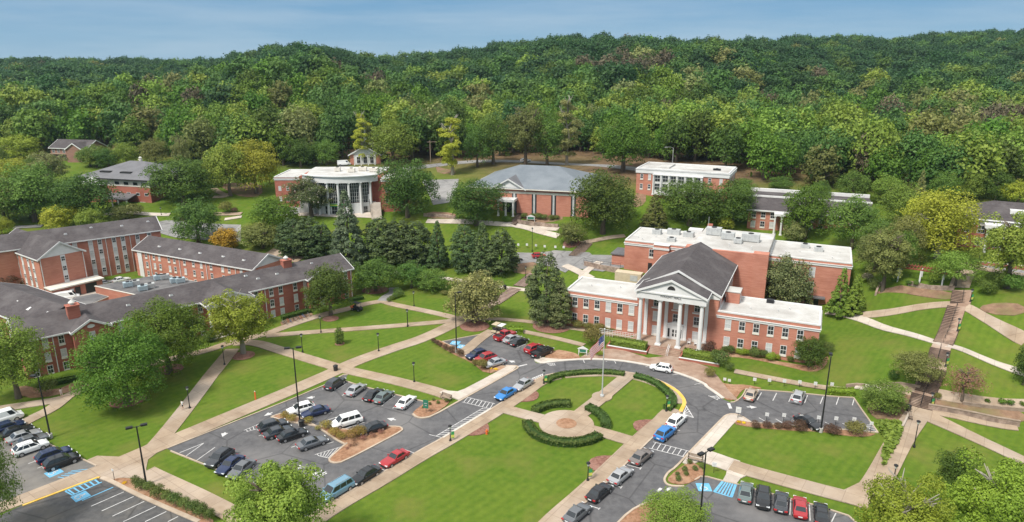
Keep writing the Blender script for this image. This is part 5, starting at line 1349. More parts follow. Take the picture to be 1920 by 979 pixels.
TREES = [
 ('238,772 594 172','round','maple','maple_tree','huge round green maple on the lawn in front of the dormitory wing',8000,.026),
 ('318,712 551 150','round','maple','maple_tree','green maple close behind the huge one, half hiding the dormitory wall',8000,.026),
 ('35,757 585 128','round','light','willow_oak','light green leafy tree at the left picture edge before the dormitory corner',7000,.024),
 ('-8,1015 785 118','round','mid','oak_tree','green tree in the near bottom left corner beside the parked cars',6000,.024),
 ('528,1060 860 192','loose','light','oak_tree','near tree with open crown over the bottom edge of the main car park',7000,.032),
 ('1672,1085 885 180','loose','locust','locust_tree','yellow green lacy tree at the bottom edge, left of the dark round one',7000,.028),
 ('1855,1075 858 215','loose','locust','locust_tree','wide yellow green lacy tree filling the bottom right corner',8000,.028),
 ('1268,1010 912 130','round','light','oak_tree','light green tree on the bottom road island beside the lamp post',5000,.028),
 ('1790,930 834 78','dense','dark','round_tree','dense dark green ball shaped tree on the right lawn',4500,.032),
 ('456,663 543 132','loose','locust','zelkova_tree','light green spreading tree at the crossing of paths by the dormitory porch',7500,.026),
 ('620,598 488 92','round','dark','oak_tree','dark green tree in front of the right end of the dormitory',6000,.028),
 ('704,553 479 88','round','dark','oak_tree','rounded dark tree just past the dormitory end where paths meet',5000,.03),
 ('890,612 501 110','dense','magolive','magnolia_tree','broad yellowing magnolia beside the brick stepped path',6500,.03),
 ('1022,607 471 68','cypress','magnolia','magnolia_tree','tall dark magnolia close to the left wing of the columned hall',5000,.026),
 ('1049,614 528 46','cypress','magnolia','magnolia_tree','shorter dark magnolia touching the left wing of the columned hall',3500,.03),
 ('772,545 486 62','round','mid','dogwood_tree','leafy green tree left of the twin by the garden path bend',3500,.036),
 ('812,550 500 62','dense','mid','dogwood_tree','low wide green tree right of the garden path bend',3500,.036),
 ('493,472 412 86','dense','olive','yew_tree','wide dark olive dome behind the grey dormitory roof',4000,.034),
 ('425,474 424 54','dense','gold','golden_shrub','golden orange leaved small tree behind the grey dormitory roof',2200,.05),
 ('551,478 409 52','cypress','conifer','cypress_tree','dark cypress next to the wide olive dome',3000,.034),
 ('580,480 406 50','cypress','conifer','cypress_tree','dark cypress in the middle of three left of the tall blue green conifer',3000,.034),
 ('604,484 418 42','cypress','conifer','cypress_tree','thin brownish dark cypress beside the tall blue green conifer',2600,.036),
 ('655,502 356 80','conifer','blue','deodar_cedar','tall blue green conifer in front of the curved building',5500,.026),
 ('715,492 407 56','cypress','conifer','cypress_tree','dark cypress right beside the tall blue green conifer',3000,.034),
 ('750,496 409 60','cypress','conifer','cypress_tree','wide dark cypress, second to the right of the tall blue green conifer',3000,.034),
 ('783,497 414 54','cypress','conifer','cypress_tree','dark cypress, third to the right of the tall blue green conifer',3000,.034),
 ('822,504 414 48','conifer','conifer','cypress_tree','pointed dark conifer between two cypress clumps above the lawn',3000,.034),
 ('872,507 421 48','cypress','conifer','cypress_tree','dark cypress at the left of the clump by the red car',3000,.034),
 ('905,512 417 62','conifer','conifer','cypress_tree','tallest dark conifer of the clump by the red car',3500,.032),
 ('940,513 430 50','cypress','conifer','cypress_tree','dark cypress at the right of the clump by the red car',3000,.034),
 ('765,416 289 114','dense','dark','oak_tree','big dark round tree right of the curved building',6000,.026),
 ('893,430 327 113','dense','dark','oak_tree','big very dark round tree in front of the grey metal roof',6000,.026),
 ('1130,448 309 130','dense','dark','oak_tree','big round tree at the right end of the grey metal roof',6500,.025),
 ('1072,463 411 56','dense','olive','yew_tree','small olive dome tree at the foot of the stone steps',3000,.036),
 ('1226,432 364 58','conifer','olive','cedar_tree','olive conifer left of the tree clump behind the columned hall',3000,.032),
 ('1292,432 327 122','dense','dark','oak_tree','round green tree in the clump behind the columned hall',6000,.026),
 ('1372,430 331 98','dense','dark','oak_tree','right hand round tree of the clump behind the columned hall',5000,.028),
 ('1168,330 211 112','round','maple','maple_tree','big bright green tree on the slope left of the upper brick building',5500,.028),
 ('482,371 255 98','round','yellow','poplar_tree','yellow green round tree left of the curved building',5500,.028),
 ('432,374 260 84','round','light','poplar_tree','light green tree pressed against the yellow green round tree',4500,.03),
 ('584,407 328 100','loose','flower','dogwood_tree','open tree with pale blossom in front of the curved building',4500,.03),
 ('518,445 362 100','round','maple','maple_tree','bright green tree above the wide olive dome',4500,.03),
 ('372,464 368 94','round','mid','maple_tree','green tree at the edge of the back car park',4500,.03),
 ('345,394 287 120','dense','dark','oak_tree','large dark tree at the right corner of the hipped office roof',5500,.028),
 ('165,425 318 118','round','dark','oak_tree','dark green tree before the left end of the hipped office roof',5000,.028),
 ('66,425 298 118','round','mid','oak_tree','broad green tree left of the office building',5000,.028),
 ('12,428 325 96','round','olive','oak_tree','olive tree cut by the left picture edge above the tall dormitory',4500,.03),
 ('115,440 379 66','dense','yellow','maple_tree','small bright yellow green tree behind the tall dormitory roof',3500,.034),
 ('171,437 386 56','round','light','maple_tree','small light green tree right of the bright yellow green one',3000,.036),
 ('232,414 383 40','dense','olive','shrub_tree','small olive tree before the office entrance',2000,.05),
 ('38,306 250 80','round','yellow','poplar_tree','yellow green tree left of the brown house',3500,.034),
 ('98,350 283 74','loose','pale','elm_tree','pale olive tree below the brown house',3500,.034),
 ('182,318 268 60','dense','mid','maple_tree','round green tree right of the brown house',3000,.034),
 ('28,345 292 80','round','yellow','poplar_tree','golden green tree under the brown house at the left edge',3500,.034),
 ('1509,455 338 90','round','maple','maple_tree','bright green tree before the dark roofed academic building',4500,.03),
 ('1489,457 411 44','round','pale','magnolia_tree','small pale tree by the white roofed rear block',2500,.045),
 ('1358,434 404 34','dense','yellow','golden_shrub','small yellow tree peeping over the white flat roof',1800,.055),
 ('1596,475 360 92','round','mid','oak_tree','green tree right of the academic building',4500,.03),
 ('1645,490 405 84','round','mid','oak_tree','green tree behind the right corner of the rear block',4000,.03),
 ('1655,545 425 96','loose','olive','oak_tree','olive tree with bare limbs left of the pergola',4500,.032),
 ('1755,495 345 132','round','yellow','locust_tree','large yellow green tree before the far right house',5000,.028),
 ('1735,470 352 100','round','yellow','locust_tree','yellow green tree pressed behind the left of the large yellow green one',4000,.03),
 ('1693,505 395 76','round','olive','oak_tree','olive tree left of the large yellow green one',3500,.032),
 ('1790,538 465 90','spread','light','japanese_maple','bright layered small tree right of the pergola',4000,.034),
 ('1888,540 392 135','loose','light','oak_tree','open spreading tree in front of the far right house',5500,.028),
 ('1908,388 335 66','round','yellow','poplar_tree','bright yellow green tree cut by the right edge over the grey roof',3000,.034),
 ('1467,596 470 104','dense','magnolia','magnolia_tree','glossy magnolia in the corner behind the right wing',5500,.03),
 ('1572,592 502 48','conifer','light','cypress_tree','yellow green conifer at the rear block corner, the left of a pair',3000,.036),
 ('1600,590 514 44','conifer','light','cypress_tree','yellow green conifer at the rear block corner, the right of a pair',3000,.036),
 ('1516,694 625 60','dense','dark','holly_tree','dark rounded holly at the front corner of the right wing',4000,.034),
 ('1655,777 708 88','dense','mid','dogwood_tree','round green tree beside the end of the right car park',5000,.03),
 ('1718,724 653 94','spread','olive','crape_myrtle','wide flat topped tree beside the middle of the long stairs',4000,.032),
 ('1803,754 680 80','loose','twig','crape_myrtle','thin brownish sparse tree right of the long stairs',1100,.03),
 ('1918,725 638 46','dense','dark','holly_tree','dark tree cut by the right edge beyond the stairs lawn',2500,.04),
 ('637,645 612 18','cypress','mid','young_tree','tiny young tree in a mulch ring on the triangular lawn',900,.06),
 ('682,307 213 42','slender','yellow','poplar_tree','slender yellow green tree before the chapel steeple',2600,.024),
 ('848,328 213 60','slender','yellow','poplar_tree','tall yellow green tree with bare trunk beside the utility pole',3200,.022),
 ('738,316 220 96','round','light','maple_tree','wide light green tree right of the chapel',4500,.028),
 ('925,314 203 76','round','mid','oak_tree','green tree behind the ridge of the grey metal roof',3500,.03),
 ('985,312 190 92','loose','olive','oak_tree','olive fan shaped tree on the bank behind the grey metal roof',3800,.03),
 ('1026,316 200 72','round','mid','oak_tree','green tree with low limbs near the parked white car on the bank',3500,.03),
 ('1063,310 186 56','slender','pale','poplar_tree','thin pale tree with white trunks on the bank',2800,.022),
 ('895,318 232 60','round','mid','oak_tree','leafy tree on the upper road beside the tall yellow green one',3000,.03),
 ('30,545 500 68','dense','red','plum_tree','dark purple leaved tree against the tall dormitory wing',3500,.034),
 ('M 220,655 330 260','round','mid','oak_tree','mid green tree left of the dark one before the office',4500,.03),
 ('M 330,640 300 200','round','olive','oak_tree','olive green tree between the brown house and the office',4000,.03),
 ('M 420,600 345 220','dense','mid','oak_tree','green tree touching the left corner of the office roof',4000,.03),
 ('M 60,660 470 190','round','yellow','poplar_tree','yellow green tree low at the left edge above the tall dormitory',3800,.032),
 ('M 20,760 615 160','dense','yellow','maple_tree','yellow bush like tree at the left edge against the dormitory roof',3000,.034),
 ('M 640,285 125 175','round','mid','maple_tree','green tree at the right of the brown house front bay',3600,.032),
 ('M 770,300 130 190','dense','dark','oak_tree','dark tree behind the left half of the office roof',3600,.032),
 ('M 900,290 90 200','round','light','oak_tree','light green tree behind the middle of the office roof',3600,.032),
 ('M 1100,285 60 220','round','olive','oak_tree','olive tree behind the right half of the office roof',3600,.032),
 ('M 1300,330 30 150','loose','pale','elm_tree','tall pale thin crowned tree right of the office roof',3600,.03),
 ('M 1400,440 215 230','round','mid','maple_tree','green tree between the office and the yellow green round tree',4200,.03),
 ('M 10,300 120 130','round','mid','oak_tree','green tree left of the brown house at the picture edge',3200,.034),
 ('M 330,330 160 150','loose','olive','oak_tree','thin olive tree right in front of the brown house corner',3200,.034),
 ('M 250,360 190 150','round','mid','oak_tree','bushy tree under the left end of the brown house',3200,.034),
 ('N 60,430 110 190','dense','mid','oak_tree','green tree left of the curved path at the back',3600,.032),
 ('N 620,300 60 260','round','dark','oak_tree','dark tree behind the curved building, left',4200,.03),
 ('N 800,280 70 200','round','mid','oak_tree','green tree behind the curved building, right',4000,.03),
 ('Q 620,500 140 310','round','light','oak_tree','broad light green tree left of the large yellow green one',4800,.028),
 ('Q 740,430 72 130','conifer','pale','cedar_tree','pale conifer rising behind the broad light green tree',3200,.03),
 ('Q 450,810 485 300','round','olive','oak_tree','low olive tree right behind the rear block corner',4500,.028),
 ('Q 640,790 470 210','round','mid','oak_tree','green tree just above the pergola',4000,.03),
 ('Q 860,640 400 230','round','yellow','locust_tree','yellow green tree above the bright layered small tree',4200,.03),
 ('Q 1010,600 330 200','round','yellow','locust_tree','yellow green tree at the left corner of the far right house',4000,.03),
 ('Q 290,330 60 240','round','mid','oak_tree','green tree behind the right end of the academic building',4200,.03),
 ('Q 520,330 90 240','round','light','oak_tree','light tree behind the broad light green tree',4200,.03),
 ('Q 930,330 60 220','round','mid','oak_tree','green tree at the wood edge left of the far right roof',4200,.03),
 ('Q 1100,310 30 200','round','light','oak_tree','light green tree at the wood edge behind the far right roof',4200,.03),
 ('Q 1300,310 60 220','dense','dark','oak_tree','dark tree behind the middle of the far right roof',4200,.03),
 ('Q 60,350 130 160','round','mid','oak_tree','green tree behind the academic building roof, middle',3800,.03),
 ('S 900,470 340 180','dense','mid','oak_tree','green tree right of the upper brick building',3800,.03),
 ('S 1180,470 330 190','round','mid','oak_tree','green tree behind the left part of the academic building roof',3800,.03),
 ('S 60,640 400 160','dense','dark','oak_tree','dark tree behind the right side of the big round tree',3800,.03),
]
near_edge = ('-8,1015','528,1060','1672,1085','1855,1075','1268,1010','238,772','318,712')
for t in TREES:
    t = list(t)
    if t[0].startswith(near_edge): t[5] = int(t[5]*1.7); t[6] *= .74
    if t[1] == 'cypress' and t[2] == 'conifer': a_ = t[0].split(); t[0] = ' '.join(a_[:-1] + [str(float(a_[-1])*1.22)])
    plant(t[0], t[1], t[2], t[3], t[4], t[5], t[6], bark='bark_pale' if t[1] in ('slender',) or t[3] in ('locust_tree','zelkova_tree') else 'bark')

# ------------------------------------------------------------------ the wood on the hills
FOREST_EDGE = [(-300,290),(0,286),(90,284),(150,281),(210,288),(300,302),(350,312),(420,318),(520,315),(570,312),(640,303),(655,283),(725,283),(760,300),(830,300),(1110,286),(1180,296),(1240,306),(1390,325),(1450,348),(1560,366),(1700,380),(1800,384),(1860,374),(1930,362),(2300,360)]
fe_az = []; 
for (u, v) in FOREST_EDGE:
    p = G(u, v); fe_az.append((p.x/p.y, p.y))
def forest_Y(a): return float(np.interp(a, [q[0] for q in fe_az], [q[1] for q in fe_az]))
frng = random.Random(5)
pts = []
step = 9.6
y = 190.0
while y < 1000:
    st = step if y < 420 else step + (y-420)*0.008
    x = -0.85*y - 20
    while x < 0.85*y + 20:
        X = x + frng.uniform(-.42, .42)*st; Y = y + frng.uniform(-.42, .42)*st
        a = X/Y
        if Y > forest_Y(a):
            # keep clear of the house and the chapel and skip what lies far behind the ridge
            if not ((-211 < X < -180 and 285 < Y < 317) or (-70 < X < -46 and 262 < Y < 296)):
                u, v = pix((X, Y, h(X, Y)+14))
                if -140 < u < 2060: pts.append((X, Y, h(X, Y), u))
        x += st
    y += st
def ridge_skip(X, Y, u): return Y > ridge_Y(u)*1.12 + 30
pts = [p for p in pts if not ridge_skip(p[0], p[1], p[3])]
fnoise = lambda x, y, s: (math.sin(x/s*1.3+y/s*.7)+math.sin(x/s*.6-y/s*1.5+1.7)+math.sin(x/s*2.1+y/s*1.9+.4))/3
KINDS = [('round','mid'),('round','dark'),('round','light'),('round','maple'),('pine','brown'),('loose2','pale'),('round','dark2'),('round','olive')]
LM['dark2'] = leaf_mat('deep_green_leaves', (0.017,0.048,0.014), (0.038,0.085,0.024), hue=.012)
LM['mid2'] = leaf_mat('hill_green_leaves', (0.036,0.082,0.016), (0.078,0.142,0.030), hue=.012)
def fkind(X, Y, u):
    f = fnoise(X, Y, 38); g = fnoise(X+300, Y-80, 55); r = frng.random()
    far = min(1, max(0, (Y-285)/260))
    if g > .60 and r < .45 and 265 < Y < 470: return 4
    r = frng.random()
    if far < .35:
        w_ = [.34, .12, .20 + (.2 if f > .2 else 0), .24, .006, .04, .03, .06]
    elif far < .75:
        w_ = [.38, .10, .08 if f > .3 else .02, .10, .008, .02, .34, .05]
    else: w_ = [.16, .04, 0, .01, .002, .002, .80, .01]  # far trees mostly deep blue-green: aerial depth put into the leaf colour
    r *= sum(w_)
    for i, q in enumerate(w_):
        r -= q
        if r < 0: return i
    return 0
FK = ['mid2','dark','light','maple','brown','pale','dark2','olive']
forest_protos = []
for i, leaf in enumerate(FK):
    kd = 'round' if leaf == 'brown' else 'dense'
    forest_protos.append([(get_crown(kd, leaf, 3200, .036, ASP[kd], 20+q), get_trunk(kd, 'bark', ASP[kd], 20+q), kd) for q in range(2)])
pts.sort(key=lambda p: p[0]**2+p[1]**2)
inview = [p for p in pts if -30 < p[3] < 1950]
near = inview[:300]; nearset = set((p[0], p[1]) for p in near)
FLAB = ['green tree in the hillside wood behind the campus','dark green tree in the hillside wood','light yellow green tree in the hillside wood','bright green tree in the hillside wood',
        'brown needled pine in the hillside wood','pale thin crowned tree in the hillside wood','deep green tree in the hillside wood','olive tree in the hillside wood']
rest = []
for p in pts:
    X, Y, Z, u = p
    k = fkind(X, Y, u); q = frng.randrange(2)
    sz_ = frng.uniform(0, 1)**1.3; hgt = (13 + 10.5*sz_)*frng.uniform(.92, 1.08)*(.95 if Y > 400 else 1.0)*(1.12 if k == 4 else 1)
    rw = (4.8 + 4.6*sz_)*frng.uniform(.9, 1.12)*(1.15 if Y > 430 else 1)*(.75 if k == 4 else 1)
    rz = frng.uniform(0, 6.28)
    if (X, Y) in nearset:
        cr, tr, kd = forest_protos[k][q]
        o = thing('pine_tree' if k == 4 else 'forest_tree', (X, Y, Z-.2), rz, FLAB[k], 'tree', 'trees at the front of the hillside wood')
        o.scale = (rw, rw, hgt)
        inst('trunk', tr, o); inst('crown', cr, o)
    else: rest.append((X, Y, Z-.5, rz, rw, hgt, k))
def make_forest():
    pc = bpy.data.collections.new('forest_crowns')
    names = []
    for i, leaf in enumerate(FK):
        kd = 'round' if leaf == 'brown' else 'dense'
        for q in range(2):
            me = get_crown(kd, leaf, 1700, .048, ASP[kd], 40+q)
            o = bpy.data.objects.new('%02d_crown' % (i*2+q), me); pc.objects.link(o)
    n = len(rest)
    me = bpy.data.meshes.new('forest'); me.vertices.add(n)
    me.vertices.foreach_set('co', np.array([r[:3] for r in rest], np.float32).ravel())
    a = me.attributes.new('rot', 'FLOAT_VECTOR', 'POINT'); a.data.foreach_set('vector', np.array([(0, 0, r[3]) for r in rest], np.float32).ravel())
    a = me.attributes.new('siz', 'FLOAT_VECTOR', 'POINT'); a.data.foreach_set('vector', np.array([(r[4], r[4], r[5]) for r in rest], np.float32).ravel())
    a = me.attributes.new('idx', 'INT', 'POINT'); a.data.foreach_set('value', np.array([r[6]*2+i % 2 for i, r in enumerate(rest)], np.int32))
    me.update()
    o = bpy.data.objects.new('forest', me); link(o); tag(o, 'dense green wood covering the far hills', 'forest', kind='stuff')
    ng = bpy.data.node_groups.new('scatter', 'GeometryNodeTree')
    ng.interface.new_socket('Geometry', in_out='INPUT', socket_type='NodeSocketGeometry'); ng.interface.new_socket('Geometry', in_out='OUTPUT', socket_type='NodeSocketGeometry')
    N = ng.nodes; gi = N.new('NodeGroupInput'); go = N.new('NodeGroupOutput')
    ci = N.new('GeometryNodeCollectionInfo'); ci.inputs['Collection'].default_value = pc; ci.inputs['Separate Children'].default_value = True; ci.inputs['Reset Children'].default_value = True
    ip = N.new('GeometryNodeInstanceOnPoints'); ip.inputs['Pick Instance'].default_value = True
    def na(name, t):
        x = N.new('GeometryNodeInputNamedAttribute'); x.data_type = t; x.inputs['Name'].default_value = name
        return [s for s in x.outputs if s.enabled and s.name == 'Attribute'][0]
    ng.links.new(gi.outputs[0], ip.inputs['Points']); ng.links.new(ci.outputs[0], ip.inputs['Instance'])
    ng.links.new(na('idx', 'INT'), ip.inputs['Instance Index']); ng.links.new(na('rot', 'FLOAT_VECTOR'), ip.inputs['Rotation']); ng.links.new(na('siz', 'FLOAT_VECTOR'), ip.inputs['Scale'])
    ng.links.new(ip.outputs[0], go.inputs[0])
    md = o.modifiers.new('scatter', 'NODES'); md.node_group = ng
make_forest()
print('forest trees', len(pts))

# ------------------------------------------------------------------ the air
def make_haze():
    b = MB(); b.box(-1250, 1250, -160, 1560, float(GZ.min())-1.0, float(GZ.max())+40.0)
    m = bpy.data.materials.new('haze'); m.use_nodes = True; n = m.node_tree.nodes; n.clear()
    o = n.new('ShaderNodeOutputMaterial'); v = n.new('ShaderNodeVolumePrincipled')
    v.inputs['Color'].default_value = (0.60, 0.84, 1.0, 1); v.inputs['Density'].default_value = 0.00007; v.inputs['Anisotropy'].default_value = 0.2
    m.node_tree.links.new(v.outputs[0], o.inputs['Volume'])
    h_ = b.build('haze', m); tag(h_, kind='stuff')
make_haze()
# ------------------------------------------------------------------ shrubs and hedges
def shrub(s, leaf, label, name='round_shrub', group=None, hr=.85, n=1500, tuft=.052, cat='shrub', z=0.0):
    """s: centre in pixels and width"""
    t = s.split(); vw = VIEWS[t[0]]
    u, v = [float(x) for x in t[1].split(',')]; u = vw[0]+u/vw[2]; v = vw[1]+v/vw[2]; wd = float(t[2])/vw[2]
    p = G(u, v + wd*.18)
    d = math.cos(PITCH)*p.y + (CAM.z-p.z)*math.sin(PITCH); rw = wd*d/F/2
    p.z += z
    _seed[0] += 1
    o = thing(name, p, (_seed[0]*1.7) % 6.28, label, cat, group)
    rw *= 1.24
    o.scale = (rw, rw, rw*2*hr*.95)
    inst('foliage', get_crown('ball', leaf, n, tuft, .6, _seed[0] % 3), o)
    return o
for k, t in enumerate(('897,730 70','930,757 78','985,772 78','1045,808 95','1100,833 82','1157,857 95','1220,882 86','1275,908 95','1328,930 97','1385,957 84')):
    shrub('A '+' '.join([t.split()[0], str(float(t.split()[1])*.95)]), 'shrub', 'clipped round green shrub in the bed between the two bottom left pavings', group='clipped shrubs in the bottom left bed', hr=1.0)
for t in ('275,607 38','300,622 36','320,635 36','360,655 46','400,675 56','460,700 60'): shrub('I '+t, 'red', 'dark reddish shrub in the row along the small upper car park', group='reddish shrubs by the upper car park')
shrub('I 570,765 50', 'shrubolive', 'olive shrub at the nose of the upper car park, left of the larger'); shrub('I 618,785 84', 'shrubolive', 'larger olive shrub at the nose of the upper car park')
for t in ('478,427 58','547,428 56','610,432 50','660,430 62','730,437 88'): shrub('E '+t, 'red', 'reddish low shrub in the bed below the right car park', group='reddish shrubs below the right car park', hr=.65)
shrub('E 920,452 92', 'red', 'wide flat reddish shrub right of the tall lamp post', hr=.5); shrub('E 1057,455 112', 'shrubolive', 'large olive shrub at the right end of the car park bed', hr=.65)
for t in ('100,640 34','170,663 36','73,683 36','132,678 34','30,708 27','80,708 30','37,737 38'): shrub('E '+t, 'shrub', 'small ball shrub in the bark island by the bench', group='ball shrubs in the bark island', n=500, tuft=.09)
for t in ('742,425 34','683,438 28','652,418 24','625,447 26','580,470 20'): shrub('C '+t, 'shrub', 'small shrub in the bark bed beside the left crossing', group='shrubs beside the left crossing', n=500, tuft=.09)
for i, t in enumerate(('700,333 62','745,352 66','850,365 62','955,395 78','905,408 40','1005,440 78','1050,460 70','1120,450 90','1160,437 90')): shrub('B '+t, 'autumn', 'yellow and orange nandina shrub on the main car park island', group='nandina shrubs on the island', hr=.7, n=1000)
for t in ('1130,505 44','1185,470 46','1240,452 44','1290,432 40'): shrub('B '+t, 'twig', 'bare brown twiggy shrub on the car park island', group='twiggy shrubs on the island', hr=.7, n=260, tuft=.08)
for t in ('85,702 36','130,690 32','60,740 34','40,760 30','285,630 30'): shrub('C '+t, 'twig', 'bare brown twiggy shrub on the right end of the island', group='twiggy shrubs at the island end', hr=.7, n=240, tuft=.08)
shrub('K 92,780 88', 'red', 'bronze round shrub at the end of the right box hedge'); shrub('K 160,850 112', 'shrub', 'big dark shrub in the bed by the forecourt'); shrub('K 222,890 58', 'shrub', 'smaller dark shrub beside the big one by the forecourt')
shrub('K 100,925 66', 'shrubolive', 'olive shrub at the forecourt edge, in front of the big dark one')
for t in ('190,775 40','222,787 62','375,805 72','425,810 58','590,838 42','825,775 70','808,805 42'): shrub('K '+t, 'shrub', 'green shrub along the wall of the right wing', group='green shrubs along the right wing')
for t in ('272,790 42','300,799 52','332,797 42','473,828 60','512,826 40'): shrub('K '+t, 'lime', 'yellow green ball shrub along the wall of the right wing', group='yellow green shrubs along the right wing')
for t in ('150,738 84','220,750 72','285,760 88','340,765 50'): shrub('J '+t, 'shrubolive', 'olive green shrub along the wall of the left wing', group='shrubs along the left wing', hr=.6)
shrub('J 245,845 132', 'shrubolive', 'large round shrub near the white sign board'); shrub('J 292,920 62', 'lime', 'small lime shrub near the flagpole side of the sign', hr=.5)
shrub('A 315,118 122', 'shrub', 'dark ball shrub at the dormitory corner', hr=.8)
for t in ('1390,430 56','1360,445 40','1335,455 36','1315,470 36'): shrub('H '+t, 'shrub', 'small dark shrub in a row beside the curving path', group='shrubs beside the curving path')
shrub('H 60,740 90', 'dark', 'dark shrub at the dormitory porch'); shrub('G 1480,590 80', 'dark', 'dark low shrub left of the dormitory porch', hr=.5)
for t in ('690,630 52','745,632 50','790,635 60','830,640 52','880,642 50','918,640 42'): shrub('O '+t, 'shrub', 'green shrub behind the small white gabled sign', group='shrubs behind the gabled sign', hr=.7)
shrub('O 608,615 40', 'mid', 'green shrub beside the white porch of the gymnasium', hr=1.1); shrub('O 560,655 60', 'mid', 'green shrub at the foot of the stone walk', hr=.7)
shrub('F 645,217 46', 'shrubolive', 'olive ball shrub at the right foot of the stairs')
for t in ('950,243 32','1040,250 44','1090,258 44','1165,262 34'): shrub('F '+t, 'maple', 'small green shrub on the bank above the timber wall', group='shrubs above the timber wall', n=400, tuft=.1)
for i, t in enumerate(('410,100 40','500,118 40','548,122 44')): shrub('L '+t, 'mid', 'low shrub at the foot of the pergola', group='shrubs below the pergola')
shrub('L 665,115 72', 'light', 'upright bright shrub right of the pergola', hr=1.6, n=1400)
for t in ('1010,165 110','1090,120 130','1170,140 130','1050,110 90'): shrub('L '+t, 'mid', 'large leafy shrub right of the upper steps', group='large shrubs right of the upper steps', n=1800, tuft=.05)
shrub('L 230,90 70', 'pink', 'pinkish blossoming rhododendron at the rear block corner', n=1400); shrub('L 268,145 70', 'shrub', 'dark shrub below the blossoming rhododendron', hr=1.1)
shrub('L 400,730 70', 'dark', 'dark shrub under the flat topped tree'); shrub('I 350,265 60', 'olive', 'ragged olive shrub on the lawn left of the yellowing magnolia', hr=.5)
for t in ('20,60 90','60,150 60','230,140 70','20,265 60','5,290 44'): shrub('I '+t, 'mid', 'leafy shrub near the garden path bend', group='shrubs near the garden path bend', n=1000)
for t in ('1330,740 120','1385,760 90'): pass
for i, (t, lf) in enumerate((('N 90,580 100','shrubolive'),('N 150,590 50','red'),('M 950,605 120','olive'),('M 880,570 80','maple'),('N 980,220 40','yellow'),('N 1130,222 40','yellow'))):
    shrub(t, lf, ['low olive shrub by the curved path at the back','small reddish shrub by the curved path at the back','olive bush on the lawn before the office','bright bush beside the office canopy','yellow bush left of the chapel porch','yellow bush right of the chapel porch'][i], hr=.7)
def hedge(P, wd, ht, leaf, label, name='hedge', dens=34, tuft=.19, group=None, z=.0, closed=False):
    """a clipped hedge along a line"""
    P = densify([Vector(p[:2]) for p in P], .8)
    rng = np.random.default_rng(len(P)*7+int(wd*100))
    pos = []; nor = []
    for i in range(len(P)-1):
        a, b = P[i], P[i+1]; d = (b-a); ln = d.length; d = d.normalized(); nn = Vector((-d.y, d.x))
        k = max(3, int(ln*(wd+2*ht)*dens))
        t = rng.random(k); ang = rng.uniform(-.25, math.pi+.25, k)
        for tt, an in zip(t, ang):
            c, s = math.cos(an), math.sin(an)
            e = .35; cc = math.copysign(abs(c)**e, c); ss = math.copysign(abs(s)**e, s)
            q = a + d*(tt*ln) + nn*(cc*wd/2*rng.uniform(.85, 1.03))
            zz = h(q.x, q.y) + z + max(0.03, ht*.5 + ss*ht*.5*rng.uniform(.9, 1.05)) if s >= 0 else h(q.x, q.y)+z+rng.uniform(.03, ht*.5)
            pos.append((q.x, q.y, zz)); nor.append((nn.x*c, nn.y*c, s+.2))
    for e, sgn in ((P[0], -1), (P[-1], 1)):
        d = (P[1]-P[0]).normalized() if sgn < 0 else (P[-1]-P[-2]).normalized(); nn = Vector((-d.y, d.x))
        for k in range(int(wd*ht*dens*2)+4):
            q = e + nn*rng.uniform(-.5, .5)*wd; pos.append((q.x, q.y, h(q.x, q.y)+z+rng.uniform(0.03, ht))); nor.append((d.x*sgn, d.y*sgn, .2))
    pos = np.array(pos); nor = np.array(nor)+rng.normal(size=(len(pos), 3))*.35
    o0 = np.array([P[0].x, P[0].y, h(P[0].x, P[0].y)])
    me = quad_mesh('foliage', cards(pos-o0, nor, tuft, rng), np.clip(rng.normal(.5, .28, len(pos)), 0, .92), [LM[leaf]])
    core = MB(); n = len(P); L_, R_ = offset(P, wd*.38), offset(P, -wd*.38)
    vs = [(p.x-o0[0], p.y-o0[1], h(p.x, p.y)+zz+z-o0[2]) for zz in (0, ht*.82) for p in L_+R_]
    core.add(vs, [(2*n+i, 3*n+i, 3*n+i+1, 2*n+i+1) for i in range(n-1)] + [(i, 2*n+i, 2*n+i+1, i+1) for i in range(n-1)] + [(n+i+1, 3*n+i+1, 3*n+i, n+i) for i in range(n-1)])
    r = thing(name, Vector(o0), 0, label, 'hedge', group)
    link(bpy.data.objects.new('foliage', me), r)
    core.build('inner_branches', LM[leaf], r)
    return r
def loc2w(o, x, y): return o.matrix_world @ Vector((x, y, 0))
bpy.context.view_layer.update()
for (x0, x1, lb) in ((11.4, 18.3, 'box hedge left of the front steps in the brick planter'), (25.6, 32.2, 'box hedge right of the front steps in the brick planter')):
    a = loc2w(H, x0, -6.7); b_ = loc2w(H, x1, -6.7); hedge([a, b_], 2.3, 1.5, 'light', lb, z=.35)
hedge(gpts('J 355,775 500,785'), 1.2, .9, 'shrubolive', 'low hedge behind the white ramp railing')
hedge(gpts('D 243,228 270,207 330,190 420,180 520,176 600,178 665,187'), 1.3, .8, 'hedge', 'long curved hedge along the top of the loop lawn')
hedge(gpts('D 722,198 790,215 850,245 900,285 926,320 925,350 895,378'), 1.4, .9, 'hedge', 'curved hedge along the right side of the loop lawn')
def arc_pts(c, r, t0, t1, n=18): return [Vector((c.x+r*math.cos(R(t0+(t1-t0)*k/n)), c.y+r*math.sin(R(t0+(t1-t0)*k/n)))) for k in range(n+1)]
hedge(arc_pts(PLZ, 6.1, 80, 142), 1.6, 1.0, 'hedge', 'short curved hedge on the upper left of the round plaza')
hedge(arc_pts(PLZ, 6.1, -12, 52), 1.6, 1.0, 'hedge', 'short curved hedge on the upper right of the round plaza')
hedge(arc_pts(PLZ, 6.1, 182, 318), 1.7, 1.0, 'hedge', 'long curved hedge below the round plaza')
